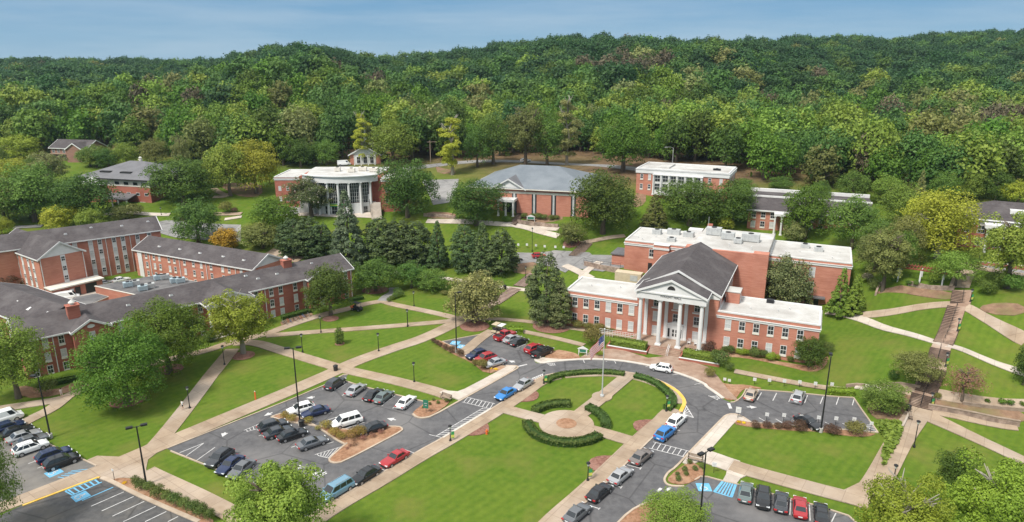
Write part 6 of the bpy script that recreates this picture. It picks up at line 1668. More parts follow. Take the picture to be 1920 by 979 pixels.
hedge(gpts('I 800,540 905,540'), 1.9, 1.2, 'lime', 'bright lime hedge at the end of the small upper car park')
hedge(gpts('E 890,238 1045,245'), 1.6, 1.1, 'lime', 'bright lime hedge at the right car park corner')
hedge(gpts('A 352,78 510,45'), 1.2, .9, 'dark', 'clipped hedge under the windows at the dormitory left end')
hedge(gpts('H 560,600 760,548'), 1.3, 1.0, 'dark', 'clipped hedge along the dormitory wall by the bicycles')
hedge(gpts('H 1030,475 1130,455'), 1.2, .9, 'dark', 'clipped hedge at the right end of the dormitory')
def ground_cover(s, leaf, label, n, ht=.5, tuft=.45):
    P = gpts(s); xs = [p.x for p in P]; ys = [p.y for p in P]; rng = np.random.default_rng(3); pos = []
    while len(pos) < n:
        x, y = rng.uniform(min(xs), max(xs)), rng.uniform(min(ys), max(ys))
        if inside(P, x, y): pos.append((x, y, h(x, y)+rng.uniform(.08, ht)))
    nor = rng.normal(size=(n, 3))*.5 + np.array([0, 0, 1.0])
    o = bpy.data.objects.new('ground_cover', quad_mesh('ground_cover', cards(np.array(pos), nor, tuft, rng), np.clip(rng.normal(.5, .3, n), 0, .92), [LM[leaf]]))
    link(o); tag(o, label, 'ground cover', kind='stuff')
ground_cover('F 275,375 330,360 420,375 432,405 405,500 345,590 312,650 308,560 330,480 300,440', 'light', 'bright ivy like ground cover beside the brick walk', 1500)
ground_cover('H 1380,200 1506,160 1506,270 1420,300', 'mid', 'leafy ground cover by the garden path bend', 700)

# ------------------------------------------------------------------ vehicles
M['tyre'] = mat('tyre_rubber', (0.018,0.018,0.018), rough=.85)
M['rim'] = mat('wheel_alloy', (0.42,0.42,0.43), rough=.35, metal=.6)
M['car_glass'] = mat('car_glass', (0.022,0.026,0.03), rough=.06, spec=.8)
M['lamp_clear'] = mat('headlamp', (0.72,0.74,0.76), rough=.15, spec=.7)
M['lamp_red'] = mat('tail_lamp', (0.42,0.02,0.02), rough=.2, spec=.6)
M['plate'] = mat('number_plate', (0.65,0.65,0.66))
M['plastic'] = mat('black_plastic', (0.025,0.025,0.027), rough=.6)
def paint(name, c, metal=.25):
    m = mat(name, c, rough=.28, spec=.5, metal=metal)
    m.node_tree.nodes['Principled BSDF'].inputs['Coat Weight'].default_value = .5
    return m
PC = dict(white=paint('white_paintwork', (.74,.74,.73), 0), silver=paint('silver_paintwork', (.42,.42,.43), .5), grey=paint('grey_paintwork', (.15,.155,.165), .4), dkgrey=paint('dark_grey_paintwork', (.055,.058,.065), .4),
          black=paint('black_paintwork', (.012,.012,.014), .1), navy=paint('navy_paintwork', (.018,.030,.085), .3), red=paint('red_paintwork', (.36,.022,.028), .15), blue=paint('blue_paintwork', (.025,.19,.50), .2),
          ltblue=paint('pale_blue_paintwork', (.16,.30,.40), .3), tan=paint('champagne_paintwork', (.46,.37,.29), .4), green=paint('grey_green_paintwork', (.13,.165,.16), .3), bronze=paint('bronze_paintwork', (.20,.17,.155), .4), beige=paint('beige_paintwork', (.60,.50,.36), 0))
# length, width, belt, roof, (windscreen foot, roof front, roof rear, rear foot), bonnet nose height, tail height
CT = dict(sedan=(4.75,1.82,.92,1.44,(.95,.22,-1.02,-1.72),.70,.88), suv=(4.65,1.88,1.04,1.66,(1.15,.34,-1.42,-2.2),.88,1.02), minivan=(5.10,1.98,1.06,1.78,(1.62,.80,-2.05,-2.44),.82,1.0),
          hatch=(4.25,1.78,.95,1.50,(1.05,.32,-1.45,-2.0),.76,.92), coupe=(4.75,1.86,.90,1.38,(.62,-.10,-1.15,-1.75),.72,.88), pickup=(5.6,1.98,1.12,1.86,(1.15,.55,-.75,-1.02),.98,1.08), van=(5.6,2.05,1.25,2.20,(2.05,1.35,-2.65,-2.76),.95,1.25))
_car = {}
def car_meshes(t):
    if t in _car: return _car[t]
    Ln, W, bz, rz, (xa, xb, xc, xd), nz_, tz = CT[t]
    hl = Ln/2; w = W/2; b = MB()
    st = [(-hl, .42, tz-.16, w*.80), (-hl+.10, .30, tz-.03, w*.92), (-hl+.5, .24, tz+.01, w*.985), (xd, .22, bz-.01, w), (0, .20, bz, w), (xa, .21, bz-.03, w), (hl-.65, .23, nz_+.10, w*.975), (hl-.18, .28, nz_-.01, w*.90), (hl, .40, nz_-.16, w*.74)]
    if t == 'pickup': st[3] = (-1.2, .22, tz+.0, w)
    st = sorted(st)
    n = 0
    for (x, zb, zt, hw) in st:
        m = (zb+zt)/2
        half = [(hw*.80, zb), (hw*.97, zb+.10), (hw*1.0, m), (hw*.985, zt-.13), (hw*.90, zt-.015), (hw*.5, zt+.015)]
        ring = [(x, y, z) for y, z in half] + [(x, -y, z) for y, z in half[::-1]]
        n = len(ring); b.v += ring
    fs = []
    for i in range(len(st)-1):
        for k in range(n): fs.append((i*n+k, i*n+(k+1) % n, (i+1)*n+(k+1) % n, (i+1)*n+k))
    fs.append(tuple(range(n-1, -1, -1))); fs.append(tuple((len(st)-1)*n+k for k in range(n)))
    b.f = fs; b.m = [0]*len(fs)
    body = b.data('body', PC['white'], True); body.set_sharp_from_angle(angle=R(38))
    wb, wr = w*.93, w*.72
    lo = [(xa, wb), (xd, wb*.96)]; hi = [(xb, wr), (xc, wr*.97)]
    def fr(x, z): pass
    # cabin shell: painted pillars and roof
    c = MB()
    zr = rz-.06
    base = [(xa,-wb*.94,bz-.03),(xa,wb*.94,bz-.03),(xd,wb*.92,bz-.03),(xd,-wb*.92,bz-.03)]
    mid = [(xb+.04,-wr,zr),(xb+.04,wr,zr),(xc-.04,wr*.97,zr),(xc-.04,-wr*.97,zr)]
    top = [(xb-.16,-wr*.86,rz),(xb-.16,wr*.86,rz),(xc+.14,wr*.84,rz),(xc+.14,-wr*.84,rz)]
    c.add(base+mid+top, [(0,1,5,4),(1,2,6,5),(2,3,7,6),(3,0,4,7),(4,5,9,8),(5,6,10,9),(6,7,11,10),(7,4,8,11),(8,9,10,11)])
    cab = c.data('roof', PC['white'])
    def face(i, j, k, l, t0, t1, s0, s1, out):
        A, B, C_, D_ = [Vector(q) for q in (i, j, k, l)]            # A-B bottom, D-C top
        f = lambda s, tt: (A.lerp(B, s)).lerp(D_.lerp(C_, s), tt) + Vector(out)
        return [f(s0, t0), f(s1, t0), f(s1, t1), f(s0, t1)]
    def pane(q, out):
        m = MB(); o = Vector(out); m.add([v for v in q]+[v-o*1.5 for v in q], [(0,1,2,3),(7,6,5,4),(0,4,5,1),(1,5,6,2),(2,6,7,3),(3,7,4,0)]); return m
    e = .014
    ws = pane(face(base[0], base[1], mid[1], mid[0], .10, .94, .05, .95, (e,0,e)), (e,0,e)).data('windscreen', M['car_glass'])
    rw = pane(face(base[2], base[3], mid[3], mid[2], .16, .92, .07, .93, (-e,0,e)), (-e,0,e)).data('rear_window', M['car_glass'])
    sides = []
    for sgn, (i, j, k, l) in ((1, (base[1], base[2], mid[2], mid[1])), (-1, (base[0], base[3], mid[3], mid[0]))):
        L_ = []
        seg = {'sedan':((.07,.47),(.51,.90)),'coupe':((.09,.62),(.66,.86)),'pickup':((.08,.50),(.55,.93)),'van':((.05,.22),)}.get(t, ((.06,.36),(.40,.66),(.70,.94)))
        for s0, s1 in seg: L_.append(pane(face(i, j, k, l, .14, .90, s0, s1, (0, sgn*e, e*.5)), (0, sgn*e, e*.5)).data('side_window', M['car_glass']))
        sides.append(L_)
    r = .33 if t in ('sedan','hatch','coupe') else .37
    ty = MB(); ty.tube([(0,-.11,0),(0,.11,0)], r, 18); tyre = ty.data('tyre', M['tyre'], False)
    rm = MB(); rm.tube([(0,-.125,0),(0,.125,0)], r*.64, 12); rim = rm.data('rim', M['rim'])
    def bx(*a, m): q = MB(); q.box(*a); return q
    hd = MB(); hd.box(-.16,.05,-.20,.20,-.07,.07); head = hd.data('headlight', M['lamp_clear'])
    tl = MB(); tl.box(-.04,.10,-.19,.19,-.09,.09); tail = tl.data('taillight', M['lamp_red'])
    pl = MB(); pl.box(-.02,.03,-.26,.26,-.075,.075); plate = pl.data('number_plate', M['plate'])
    gr = MB(); gr.box(-.06,.045,-.5,.5,-.10,.10); grille = gr.data('grille', M['plastic'])
    mi = MB(); mi.box(-.10,.08,-.10,.10,-.07,.07); mirror = mi.data('mirror', PC['white'])
    sl = MB(); sl.box(-Ln*.26,Ln*.24,-.03,.03,-.07,.05); sill = sl.data('side_skirt', M['plastic'])
    _car[t] = dict(body=body, roof=cab, ws=ws, rw=rw, sides=sides, tyre=tyre, rim=rim, r=r, head=head, tail=tail, plate=plate, grille=grille, mirror=mirror, sill=sill)
    return _car[t]
_cm = {}
def painted(me, col):
    k = (me.name, col)
    if k not in _cm:
        c = me.copy(); c.materials[0] = PC[col]; _cm[k] = c
    return _cm[k]
def car(s, d, t, col, label, name=None, group=None, cat=None, roofrack=False):
    """s: picture centre of the vehicle; d: two ground points, tail to nose"""
    (u, v), = px(s); A_, B_ = gpts(d)
    p0 = G(u, v); p = onz(u, v, h(p0.x, p0.y)+.70); p.z = h(p.x, p.y)+.045
    rz = math.atan2(B_.y-A_.y, B_.x-A_.x)
    m = car_meshes(t); Ln, W, bz, rzf, _, nzz, tz = CT[t]
    nm = name or {'sedan':'sedan_car','suv':'suv_car','minivan':'minivan','hatch':'hatchback_car','coupe':'coupe_car','pickup':'pickup_truck','van':'cargo_van'}[t]
    o = thing(nm, p, rz, label, cat or {'minivan':'minivan','pickup':'pickup truck','van':'van'}.get(t, 'car'), group or 'vehicles parked on the campus')
    o.scale = (.96,.96,.96)
    inst('body', painted(m['body'], col), o); inst('roof', painted(m['roof'], col), o)
    inst('windscreen', m['ws'], o); inst('rear_window', m['rw'], o)
    for L_ in m['sides']:
        for q in L_: inst('side_window', q, o)
    wx = Ln*.295
    for x in (wx, -wx*1.0):
        for y in (W/2-.10, -W/2+.10):
            q = inst('wheel', m['tyre'], o, (x, y, m['r']-.02)); inst('rim', m['rim'], q)
    for y in (W*.34, -W*.34):
        inst('headlight', m['head'], o, (Ln/2-.10, y, nzz-.12)); inst('taillight', m['tail'], o, (-Ln/2+.02, y*1.05, tz-.17))
        inst('mirror', painted(m['mirror'], col), o, (CT[t][4][0]-.28, math.copysign(W/2+.06, y), bz+.05)); inst('side_skirt', m['sill'], o, (0, math.copysign(W/2-.03, y), .30))
    inst('number_plate', m['plate'], o, (-Ln/2-.005, 0, .62)); inst('grille', m['grille'], o, (Ln/2-.02, 0, .48))
    if roofrack:
        for y in (.58, -.58):
            b = MB(); b.tube([(CT[t][4][1]-.3, y, rzf+.05), (CT[t][4][2]+.3, y, rzf+.05)], .03, 6); b.build('roof_rail', M['rim'], o)
    if t == 'pickup':
        b = MB(); b.box(-2.65, -1.15, -.78, .78, 1.075, 1.14); b.build('load_bed', M['plastic'], o)
        b = MB()
        for a in ((-2.72,-1.1,.80,.90),(-2.72,-1.1,-.90,-.80),(-2.76,-2.68,-.8,.8)): b.box(*a, .95, 1.26)
        b.build('bed_sides', PC[col], o)
    return o
TOP = 'C 75,403 170,333'; IL = 'B 672,500 835,447'; IR = 'B 990,308 875,340'; LL = 'B 272,522 160,602'; LR = 'C 1000,472 670,670'; RR = 'D 600,740 720,640'
car('B 1010,125', TOP, 'suv', 'dkgrey', 'dark suv at the top left corner of the main car park')
car('C 102,335', TOP, 'sedan', 'silver', 'silver sedan second in the top row of the main car park')
car('C 228,370', TOP, 'sedan', 'black', 'black sedan third in the top row, left of the grey green one')
car('C 298,385', TOP, 'sedan', 'green', 'grey green sedan between the black and white cars of the top row')
car('C 456,422', TOP, 'sedan', 'white', 'white sedan at the right end of the top row')
car('B 626,384', IL, 'suv', 'dkgrey', 'dark grey suv beside the hatched corner of the island')
car('B 662,420', IL, 'sedan', 'dkgrey', 'dark sedan between the dark grey suv and the black sedan at the island')
car('B 745,437', IL, 'sedan', 'black', 'black sedan nosed to the island, third from the hatched corner')
car('B 870,486', IL, 'sedan', 'grey', 'grey sedan standing alone at the lower side of the island')
car('B 800,282', IR, 'suv', 'white', 'white suv beside the tall lamp on the island')
car('B 887,298', IR, 'sedan', 'navy', 'navy blue sedan between the white suv and the white minivan')
car('B 1080,357', IR, 'minivan', 'white', 'white minivan parked on the island upper side')
car('B 1238,398', IR, 'sedan', 'black', 'black sedan at the right end of the island shrubs')
car('B 300,582', LL, 'suv', 'dkgrey', 'dark crossover, uppermost of three at the lower left kerb')
car('B 364,622', LL, 'sedan', 'navy', 'dark blue sedan in the middle of three at the lower left kerb')
car('B 433,649', LL, 'sedan', 'grey', 'dark grey sedan, lowest of three at the lower left kerb')
car('C 375,820', LR, 'coupe', 'red', 'red coupe parked along the left road')
car('B 1195,686', LR, 'sedan', 'black', 'black sedan between the red coupe and the pale blue minivan')
car('B 1018,778', LR, 'minivan', 'ltblue', 'pale blue minivan by the near tree', roofrack=True)
car('C 1160,366', LR, 'sedan', 'blue', 'bright blue sedan on the left road before the crossing')
car('C 1283,300', LR, 'sedan', 'silver', 'silver sedan right behind the bright blue one')
car('D 865,141', 'D 910,152 815,136', 'hatch', 'white', 'white hatchback driving round the top of the loop')
car('D 948,428', 'D 915,465 985,400', 'suv', 'white', 'white suv parked on the right road ahead of the blue one')
car('D 888,493', 'D 850,530 930,465', 'suv', 'blue', 'bright blue suv parked on the right road')
car('D 757,619', RR, 'sedan', 'bronze', 'bronze grey sedan just past the right crossing')
car('D 645,721', RR, 'sedan', 'silver', 'silver sedan parked on the right road')
car('D 531,811', RR, 'sedan', 'black', 'black sedan parked on the right road')
car('D 411,925', RR, 'sedan', 'grey', 'grey sedan at the bottom of the right road')
EL = 'E 490,278 515,235'
car('E 456,241', EL, 'sedan', 'tan', 'champagne sedan in the right car park corner'); car('E 727,257', EL, 'suv', 'silver', 'silver suv in the right car park top row')
car('E 785,401', 'E 690,393 745,422', 'sedan', 'black', 'black sedan by the tall lamp in the right car park')
EB = 'E 455,873 465,800'; EC = 'E 678,940 683,852'
car('E 425,801', EB, 'sedan', 'green', 'grey green sedan beside the blue hatched bay'); car('E 525,836', 'E 563,822 561,907', 'suv', 'black', 'black suv second from the blue hatched bay')
car('E 630,857', EC, 'sedan', 'dkgrey', 'dark grey sedan between the black suv and the red car'); car('E 738,887', 'E 795,973 790,882', 'sedan', 'red', 'dark red sedan in the bottom right row')
car('E 860,924', 'E 795,973 790,882', 'sedan', 'black', 'black sedan at the right end of the bottom right row')
IT = 'I 860,650 940,617'; IB = 'I 660,692 560,722'
car('I 780,560', IT, 'pickup', 'red', 'red pickup at the top corner of the small upper car park'); car('I 828,580', IT, 'sedan', 'silver', 'silver sedan between the red pickup and the black sedan')
car('I 878,601', IT, 'sedan', 'black', 'black sedan beside the silver sedan in the small upper car park'); car('I 985,649', IT, 'suv', 'red', 'dark red suv beside the black pickup')
car('I 1041,676', IT, 'pickup', 'black', 'black pickup at the bark bed of the small upper car park')
car('I 580,695', IB, 'suv', 'navy', 'dark blue suv above the red suv in the small upper car park'); car('I 640,719', IB, 'suv', 'red', 'red suv between dark blue suv and silver sedan'); car('I 705,751', IB, 'sedan', 'silver', 'silver sedan at the nose of the small upper car park')
AR = 'A 185,597 255,572'
car('A 200,486', AR, 'suv', 'white', 'white suv in the left car park', roofrack=True); car('A 352,533', AR, 'suv', 'navy', 'navy suv second from the blue bay in the left car park'); car('A 405,575', AR, 'suv', 'black', 'black suv next to the blue bay in the left car park')
car('A 205,437', AR, 'sedan', 'grey', 'grey sedan behind the white suv in the left car park'); car('A 155,408', AR, 'sedan', 'silver', 'silver sedan further back in the left car park'); car('A 105,378', AR, 'sedan', 'black', 'black sedan behind the silver sedan in the left car park')
car('A 50,352', AR, 'suv', 'navy', 'dark blue suv before the white van in the left car park'); car('A 18,300', AR, 'van', 'white', 'white van cut by the left picture edge')
car('O 793,889', 'O 765,900 825,888', 'hatch', 'red', 'small red car on the back car park'); car('O 622,918', 'O 600,925 645,915', 'sedan', 'black', 'dark car half hidden by the cypress clump')
car('G 470,292', 'G 395,302 545,282', 'van', 'white', 'white cargo van in the loading yard'); car('G 735,187', 'G 700,197 765,180', 'sedan', 'silver', 'silver car behind the courtyard building, the left one'); car('G 852,165', 'G 815,175 885,158', 'sedan', 'white', 'white car behind the courtyard building, the right one')
car('N 922,243', 'N 905,250 945,245', 'van', 'white', 'white van beside the chapel'); car('O 697,226', 'O 680,230 715,226', 'suv', 'white', 'white car on the upper road on the bank')
# ------------------------------------------------------------------ lamps, poles, signs and small things
def px1(s): return px(s)[0]
def top_z(p, v): return CAM.z - p.y*slope(v)
M['lamp_lens'] = mat('lamp_lens', (0.55,0.56,0.55), rough=.3)
M['green_banner'] = mat('lamp_banner', (0.05,0.30,0.10), rough=.7)
M['yellow_banner'] = mat('lamp_banner_yellow', (0.62,0.60,0.12), rough=.7)
M['concrete_base'] = mat('concrete_base', (0.42,0.40,0.37), rough=.9)
def tall_lamp(s, tv, label, arms=2, rz=0.4, grp='tall parking lamps'):
    p = G(*px1(s)); ht = top_z(p, tv)-p.z
    o = thing('parking_lamp', p, rz, label, 'lamp post', grp)
    b = MB(); b.tube([(0,0,0),(0,0,.7)], .32, 12); b.build('concrete_base', M['concrete_base'], o)
    b = MB(); b.tube([(0,0,.701),(0,0,ht-.2)], [.13,.08], 10); b.build('pole', M['iron'], o)
    for k in range(arms):
        sg = 1 if k == 0 else -1
        b = MB(); b.tube([(0,0,ht-.3),(sg*.5,0,ht-.18)], .05, 6); b.build('arm', M['iron'], o)
        b = MB(); b.box(min(sg*.45,sg*1.25), max(sg*.45,sg*1.25), -.24, .24, ht-.28, ht-.06); q = b.build('lamp_head', M['iron'], o)
        b = MB(); b.box(min(sg*.55,sg*1.15), max(sg*.55,sg*1.15), -.18, .18, ht-.30, ht-.281); b.build('lens', M['lamp_lens'], q)
def post_lamp(s, tv, label, banner=0, grp='black post lamps on the lawns'):
    p = G(*px1(s)); ht = max(2.8, top_z(p, tv)-p.z)
    o = thing('post_lamp', p, 0.3, label, 'lamp post', grp)
    b = MB(); b.lathe([(.20,0),(.20,.25),(.12,.4),(.075,.6),(.06,ht-.75),(.10,ht-.7),(.10,ht-.62)], 10); b.build('post', M['iron'], o)
    b = MB(); b.lathe([(.13,ht-.619),(.21,ht-.25)], 8); b.build('lantern', M['lamp_lens'], o)
    b = MB(); b.lathe([(.30,ht-.249),(.26,ht-.12),(.10,ht-.03),(.03,ht)], 10); b.build('lantern_cap', M['iron'], o)
    if banner:
        b = MB(); b.box(.12, .62, -.012, .012, ht-1.75, ht-1.21); b.box(.12,.62,-.012,.012,ht-2.3,ht-2.2); q = b.build('banner', M['green_banner'], o)
        b = MB(); b.box(.12, .62, -.013, .013, ht-2.199, ht-1.751); b.build('banner_band', M['yellow_banner'], q)
        b = MB(); b.tube([(0,0,ht-1.15),(.65,0,ht-1.15)], .02, 5); b.tube([(0,0,ht-2.35),(.65,0,ht-2.35)], .02, 5); b.build('banner_rod', M['iron'], q)
tall_lamp('P 563,797', 650, 'tall double headed lamp on the main car park island', 2, .2)
tall_lamp('P 275,912', 797, 'tall double headed lamp in the bottom left shrub bed', 2, .5)
tall_lamp('P 95,821', 704, 'tall single headed lamp beside the left car park', 1, 2.9)
tall_lamp('I 437,685', px1('I 437,252')[1], 'tall lamp at the reddish shrubs of the small upper car park', 1, .2)
tall_lamp('E 855,461', px1('E 905,18')[1], 'tall lamp between the shrubs of the right car park', 1, 1.2)
tall_lamp('P 1310,1003', px1('D 1115,590')[1], 'tall double headed lamp at the bottom by the blue hatched bay', 2, .6)
for s, tv, lb, bn in (('H 155,922','H 145,780','post lamp beside the diagonal path near the porch tree',0),('H 706,832','H 700,698','post lamp on the left of the triangular lawn',0),('H 836,694','H 833,570','post lamp at the path edge by the dormitory',0),
    ('H 1447,650','H 1445,525','post lamp where the upper cross path leaves the triangular lawn',0),('H 1243,825','H 1238,693','post lamp on the right of the triangular lawn',0),('C 515,290','C 508,145','post lamp on the lawn above the top car row',0),
    ('A 1250,233','A 1232,86','post lamp beside the walking person on the diagonal path',0),('I 137,357','I 133,248','post lamp on the small lawn before the garden path bend',0),('I 93,497','I 90,376','post lamp on the narrow lawn between two paths',0),
    ('I 722,285','I 722,213','post lamp right of the yellowing magnolia',0),('I 925,158','I 925,73','post lamp at the top of the brick stepped path',0),('D 230,232','D 232,158','bannered lamp at the left end of the curved loop hedge',1),
    ('D 893,382','D 893,290','bannered lamp at the right curved hedge',1),('D 468,757','D 468,652','bannered lamp at the lower bark patch of the big lawn',1),('C 770,707','C 772,598','bannered lamp beside the hatched strip on the left road',1),
    ('L 820,430','L 833,362','bannered lamp on the upper part of the long stairs',1),('L 742,660','L 752,588','bannered lamp on the middle of the long stairs',1),('F 603,278','F 612,198','bannered lamp at the foot of the long stairs',1),
    ('F 503,520','F 527,353','black lamp halfway down the brick walk on the right',0),('F 376,735','F 382,686','black lamp at the pale slab of the brick walk',0),('L 905,235','L 915,155','bannered lamp at the upper steps by the large shrubs',1),
    ('O 745,872','O 745,703','lamp on the slope lawn below the gabled sign',0),('H 642,185','H 640,98','lamp on the path behind the dormitory chimney',0),('Q 1183,735','Q 1190,678','lamp on the terrace below the far right house',0),('M 1140,618','M 1135,570','short lamp before the office building',0)):
    post_lamp(s, px1(tv)[1], lb, bn)
def utility_pole(s, tv, label, arm=True, head=False):
    p = G(*px1(s)); ht = top_z(p, tv)-p.z
    o = thing('street_light' if head else 'utility_pole', p, .3, label, 'pole')
    b = MB(); b.tube([(0,0,-.3),(0,0,ht)], [.2,.13], 8); b.build('pole', M['ac_grey' if head else 'wood'], o)
    b = MB()
    if head: b.tube([(0,0,ht-.1),(-1.2,0,ht+.3),(-2.6,0,ht+.3)], .08, 6); b.box(-3.4,-2.5,-.2,.2,ht+.2,ht+.4); b.build('lamp_arm', M['ac_grey'], o)
    else: b.box(-1.1,2.6,-.08,.08,ht-.7,ht-.5); b.build('cross_arm', M['wood'], o)
utility_pole('O 28,242', px1('O 28,88')[1], 'wooden utility pole beside the upper road'); utility_pole('S 417,252', px1('S 417,140')[1], 'curved street light behind the upper brick building', head=True)
utility_pole('Q 1437,170', px1('Q 1440,70')[1], 'thin pole in the trees above the grey shingle roof')
# flagpole and flag
fb = fp.copy(); fb.z = h(fb.x, fb.y)+.21
fz = top_z(fb, 617); fh = fz-fb.z
o = thing('flagpole', fb, 0, 'tall white flagpole on the round pad in the loop lawn', 'flagpole')
b = MB(); b.lathe([(.35,0),(.35,.25),(.16,.4),(.12,.8),(.06,fh-.2),(.05,fh-.15)], 12); b.build('pole', M['ac_grey'], o)
b = MB(); b.lathe([(.02,fh-.149),(.14,fh-.06),(.15,fh),(.10,fh+.1),(.02,fh+.15)], 10); b.build('finial', M['copper'], o)
M['flag_red'] = mat('flag_red', (0.42,0.025,0.035)); M['flag_white'] = mat('flag_white', (0.62,0.62,0.62)); M['flag_blue'] = mat('flag_blue', (0.03,0.045,0.17))
fl = thing('flag', (fb.x, fb.y, fb.z), 0, 'striped flag with blue starred corner hanging from the flagpole', 'flag')
Hh, Wd, NC = 2.2, 4.2, 26
def fpt(c, r):                                  # c along the fly 0..1, r down the hoist 0..1
    x = -.08 - Wd*.56*c; z = fh - 1.0 - Hh*r - Wd*.62*c**1.15 + .45*c*r
    y = .22*math.sin(c*9+r*2.0)*min(1, c*3) - .35*c
    return (x + .25*r*c, y, z)
b = MB()
for i in range(NC):
    for j in range(13):
        c0, c1 = i/NC, (i+1)/NC
        blue = j < 7 and c1 <= .41
        b.add([fpt(c0, j/13), fpt(c0, (j+1)/13), fpt(c1, (j+1)/13), fpt(c1, j/13)], [(0,1,2,3)], 2 if blue else (0 if j % 2 == 0 else 1))
cl_ = b.build('cloth', [M['flag_red'], M['flag_white'], M['flag_blue']], fl, smooth=True)
sm_ = cl_.modifiers.new('thickness', 'SOLIDIFY'); sm_.thickness = .012
b = MB()
for j in range(9):
    for i in range(6 if j % 2 == 0 else 5):
        c = (.035+.066*i) if j % 2 == 0 else (.068+.066*i); r = (j+.75)/9*7/13*.97
        q = Vector(fpt(c, r)); k = MB()
        for sg in (-1, 1):
            vs = [(q.x+.055*(1 if n_ % 2 == 0 else .42)*math.cos(n_*math.pi/5+math.pi/2), q.y+sg*.012, q.z+.055*(1 if n_ % 2 == 0 else .42)*math.sin(n_*math.pi/5+math.pi/2)) for n_ in range(10)]
            b.add(vs, [tuple(range(10)) if sg < 0 else tuple(range(9, -1, -1))])
st_ = b.build('stars', M['flag_white'], fl); tag(st_, kind='stuff')
# signs
M['sign_green'] = mat('sign_green', (0.03,0.16,0.10), rough=.5)
def board_sign(s, w_, ht, label, rz=-.3, gable=True, panel='sign_green', post='white'):
    p = G(*px1(s)); o = thing('notice_sign', p, rz, label, 'sign')
    b = MB(); b.box(-w_/2-.1,-w_/2,-.08,.08,0,ht*.72); b.build('post', M[post], o); b = MB(); b.box(w_/2,w_/2+.1,-.08,.08,0,ht*.72); b.build('post', M[post], o)
    b = MB(); b.box(-w_/2,w_/2,-.05,.05,ht*.32,ht*.72); b.build('panel', M[post], o)
    b = MB(); b.box(-w_/2+.12,w_/2-.12,-.065,-.051,ht*.38,ht*.68); b.build('sign_face', M[panel], o)
    if gable: b = MB(); b.add([(-w_/2-.3,-.12,ht*.72),(w_/2+.3,-.12,ht*.72),(0,-.12,ht),(-w_/2-.3,.12,ht*.72),(w_/2+.3,.12,ht*.72),(0,.12,ht)], [(0,1,2),(3,5,4),(0,2,5,3),(1,4,5,2),(0,3,4,1)]); b.build('pediment', M[post], o)
board_sign('I 1327,703', 1.5, 1.9, 'white gabled sign with green face beside the bark bed and forecourt'); board_sign('O 735,662', 2.2, 2.1, 'white gabled sign on the stone wall before the gymnasium')
board_sign('S 987,712', 2.0, 2.0, 'white gabled sign on the grass left of the academic building porch')
def plate_sign(s, w_, hb, ht, label, m='white', grp=None, rz=-.3, mark=None):
    p = G(*px1(s)); o = thing('post_sign', p, rz, label, 'sign', grp)
    b = MB(); b.tube([(0,0,0),(0,0,hb)], .035, 6); b.build('post', M['iron'], o)
    b = MB(); b.box(-w_/2,w_/2,-.07,-.036,hb,hb+ht); q = b.build('sign_plate', M[m], o)
    b = MB(); b.box(-w_*.3,w_*.3,-.078,-.071,hb+ht*.55,hb+ht*.62); b.box(-w_*.2,w_*.2,-.078,-.071,hb+ht*.3,hb+ht*.37); b.build('print', M[mark or 'ac_grey'], q)
for t in ('473,188','558,193','644,198','732,203','822,212','917,216'): plate_sign('E '+t, .55, .75, .6, 'small white bay sign in the row above the right car park', grp='bay signs above the right car park')
for t in ('302,178','328,185'): plate_sign('E '+t, .5, .5, .5, 'small white bay sign at the corner bark bed', grp='corner bay signs')
for t in ('543,398','641,402','740,410','840,416','940,421','1043,426'): plate_sign('E '+t, .55, .9, .6, 'small white bay sign in the row below the right car park', grp='bay signs below the right car park')
for t in ('586,845','647,850','708,850','772,855','833,862','908,866','967,868'): plate_sign('O '+t, .6, .8, .65, 'small white bay sign along the back car park lawn edge', grp='bay signs along the back car park')
plate_sign('E 378,385', .8, 1.1, 1.0, 'white square sign at the nose of the right lawn'); plate_sign('E 240,695', .6, 1.0, .65, 'small white sign on the grass by the bark island')
plate_sign('C 599,508', .9, .9, 1.5, 'dark green sign in the bark bed by the left crossing', 'sign_green'); plate_sign('I 668,835', .5, 1.9, .5, 'thin sign at the yellow flowers of the upper car park nose'); plate_sign('E 1140,465', .5, 1.4, .5, 'thin sign at the hatched corner of the right car park')
plate_sign('A 755,710', .3, 1.6, .3, 'thin post by the bottom left paving corner'); plate_sign('A 85,292', .4, .3, .5, 'small white marker on the grass by the left car park')
# bins, benches, hydrant, marker
def bin_(s, label):
    p = G(*px1(s)); o = thing('litter_bin', p, 0, label, 'litter bin')
    b = MB(); b.lathe([(.34,0),(.40,.15),(.42,.95)], 12); b.build('drum', M['door_dark'], o); b = MB(); b.lathe([(.46,.951),(.46,1.05),(.25,1.2)], 12); b.build('lid', M['iron'], o)
bin_('H 940,962', 'dark litter bin at the crossing of the two long paths'); bin_('B 805,392', 'dark litter bin at the foot of the island lamp'); bin_('F 465,298', 'dark litter bin below the foot of the long stairs'); bin_('I 778,236', 'dark litter bin beside the brick stepped path')
M['flower_yellow'] = leaf_mat('yellow_flowers', (0.42,0.30,0.01), (0.65,0.48,0.02))
LM['flower_yellow'] = M['flower_yellow']
for t, l in (('I 680,795 26','yellow flower clump at the upper car park nose, the left one'),('I 714,800 28','yellow flower clump at the upper car park nose, the right one'),('A 820,722 30','yellow flower clump in the bottom left bed'),('E 385,404 26','yellow flower clump at the right lawn nose, the left one'),('E 414,408 22','yellow flower clump at the right lawn nose, the right one')):
    shrub(t, 'flower_yellow', l, name='flower_clump', cat='flowers', hr=.45, n=400, tuft=.10)
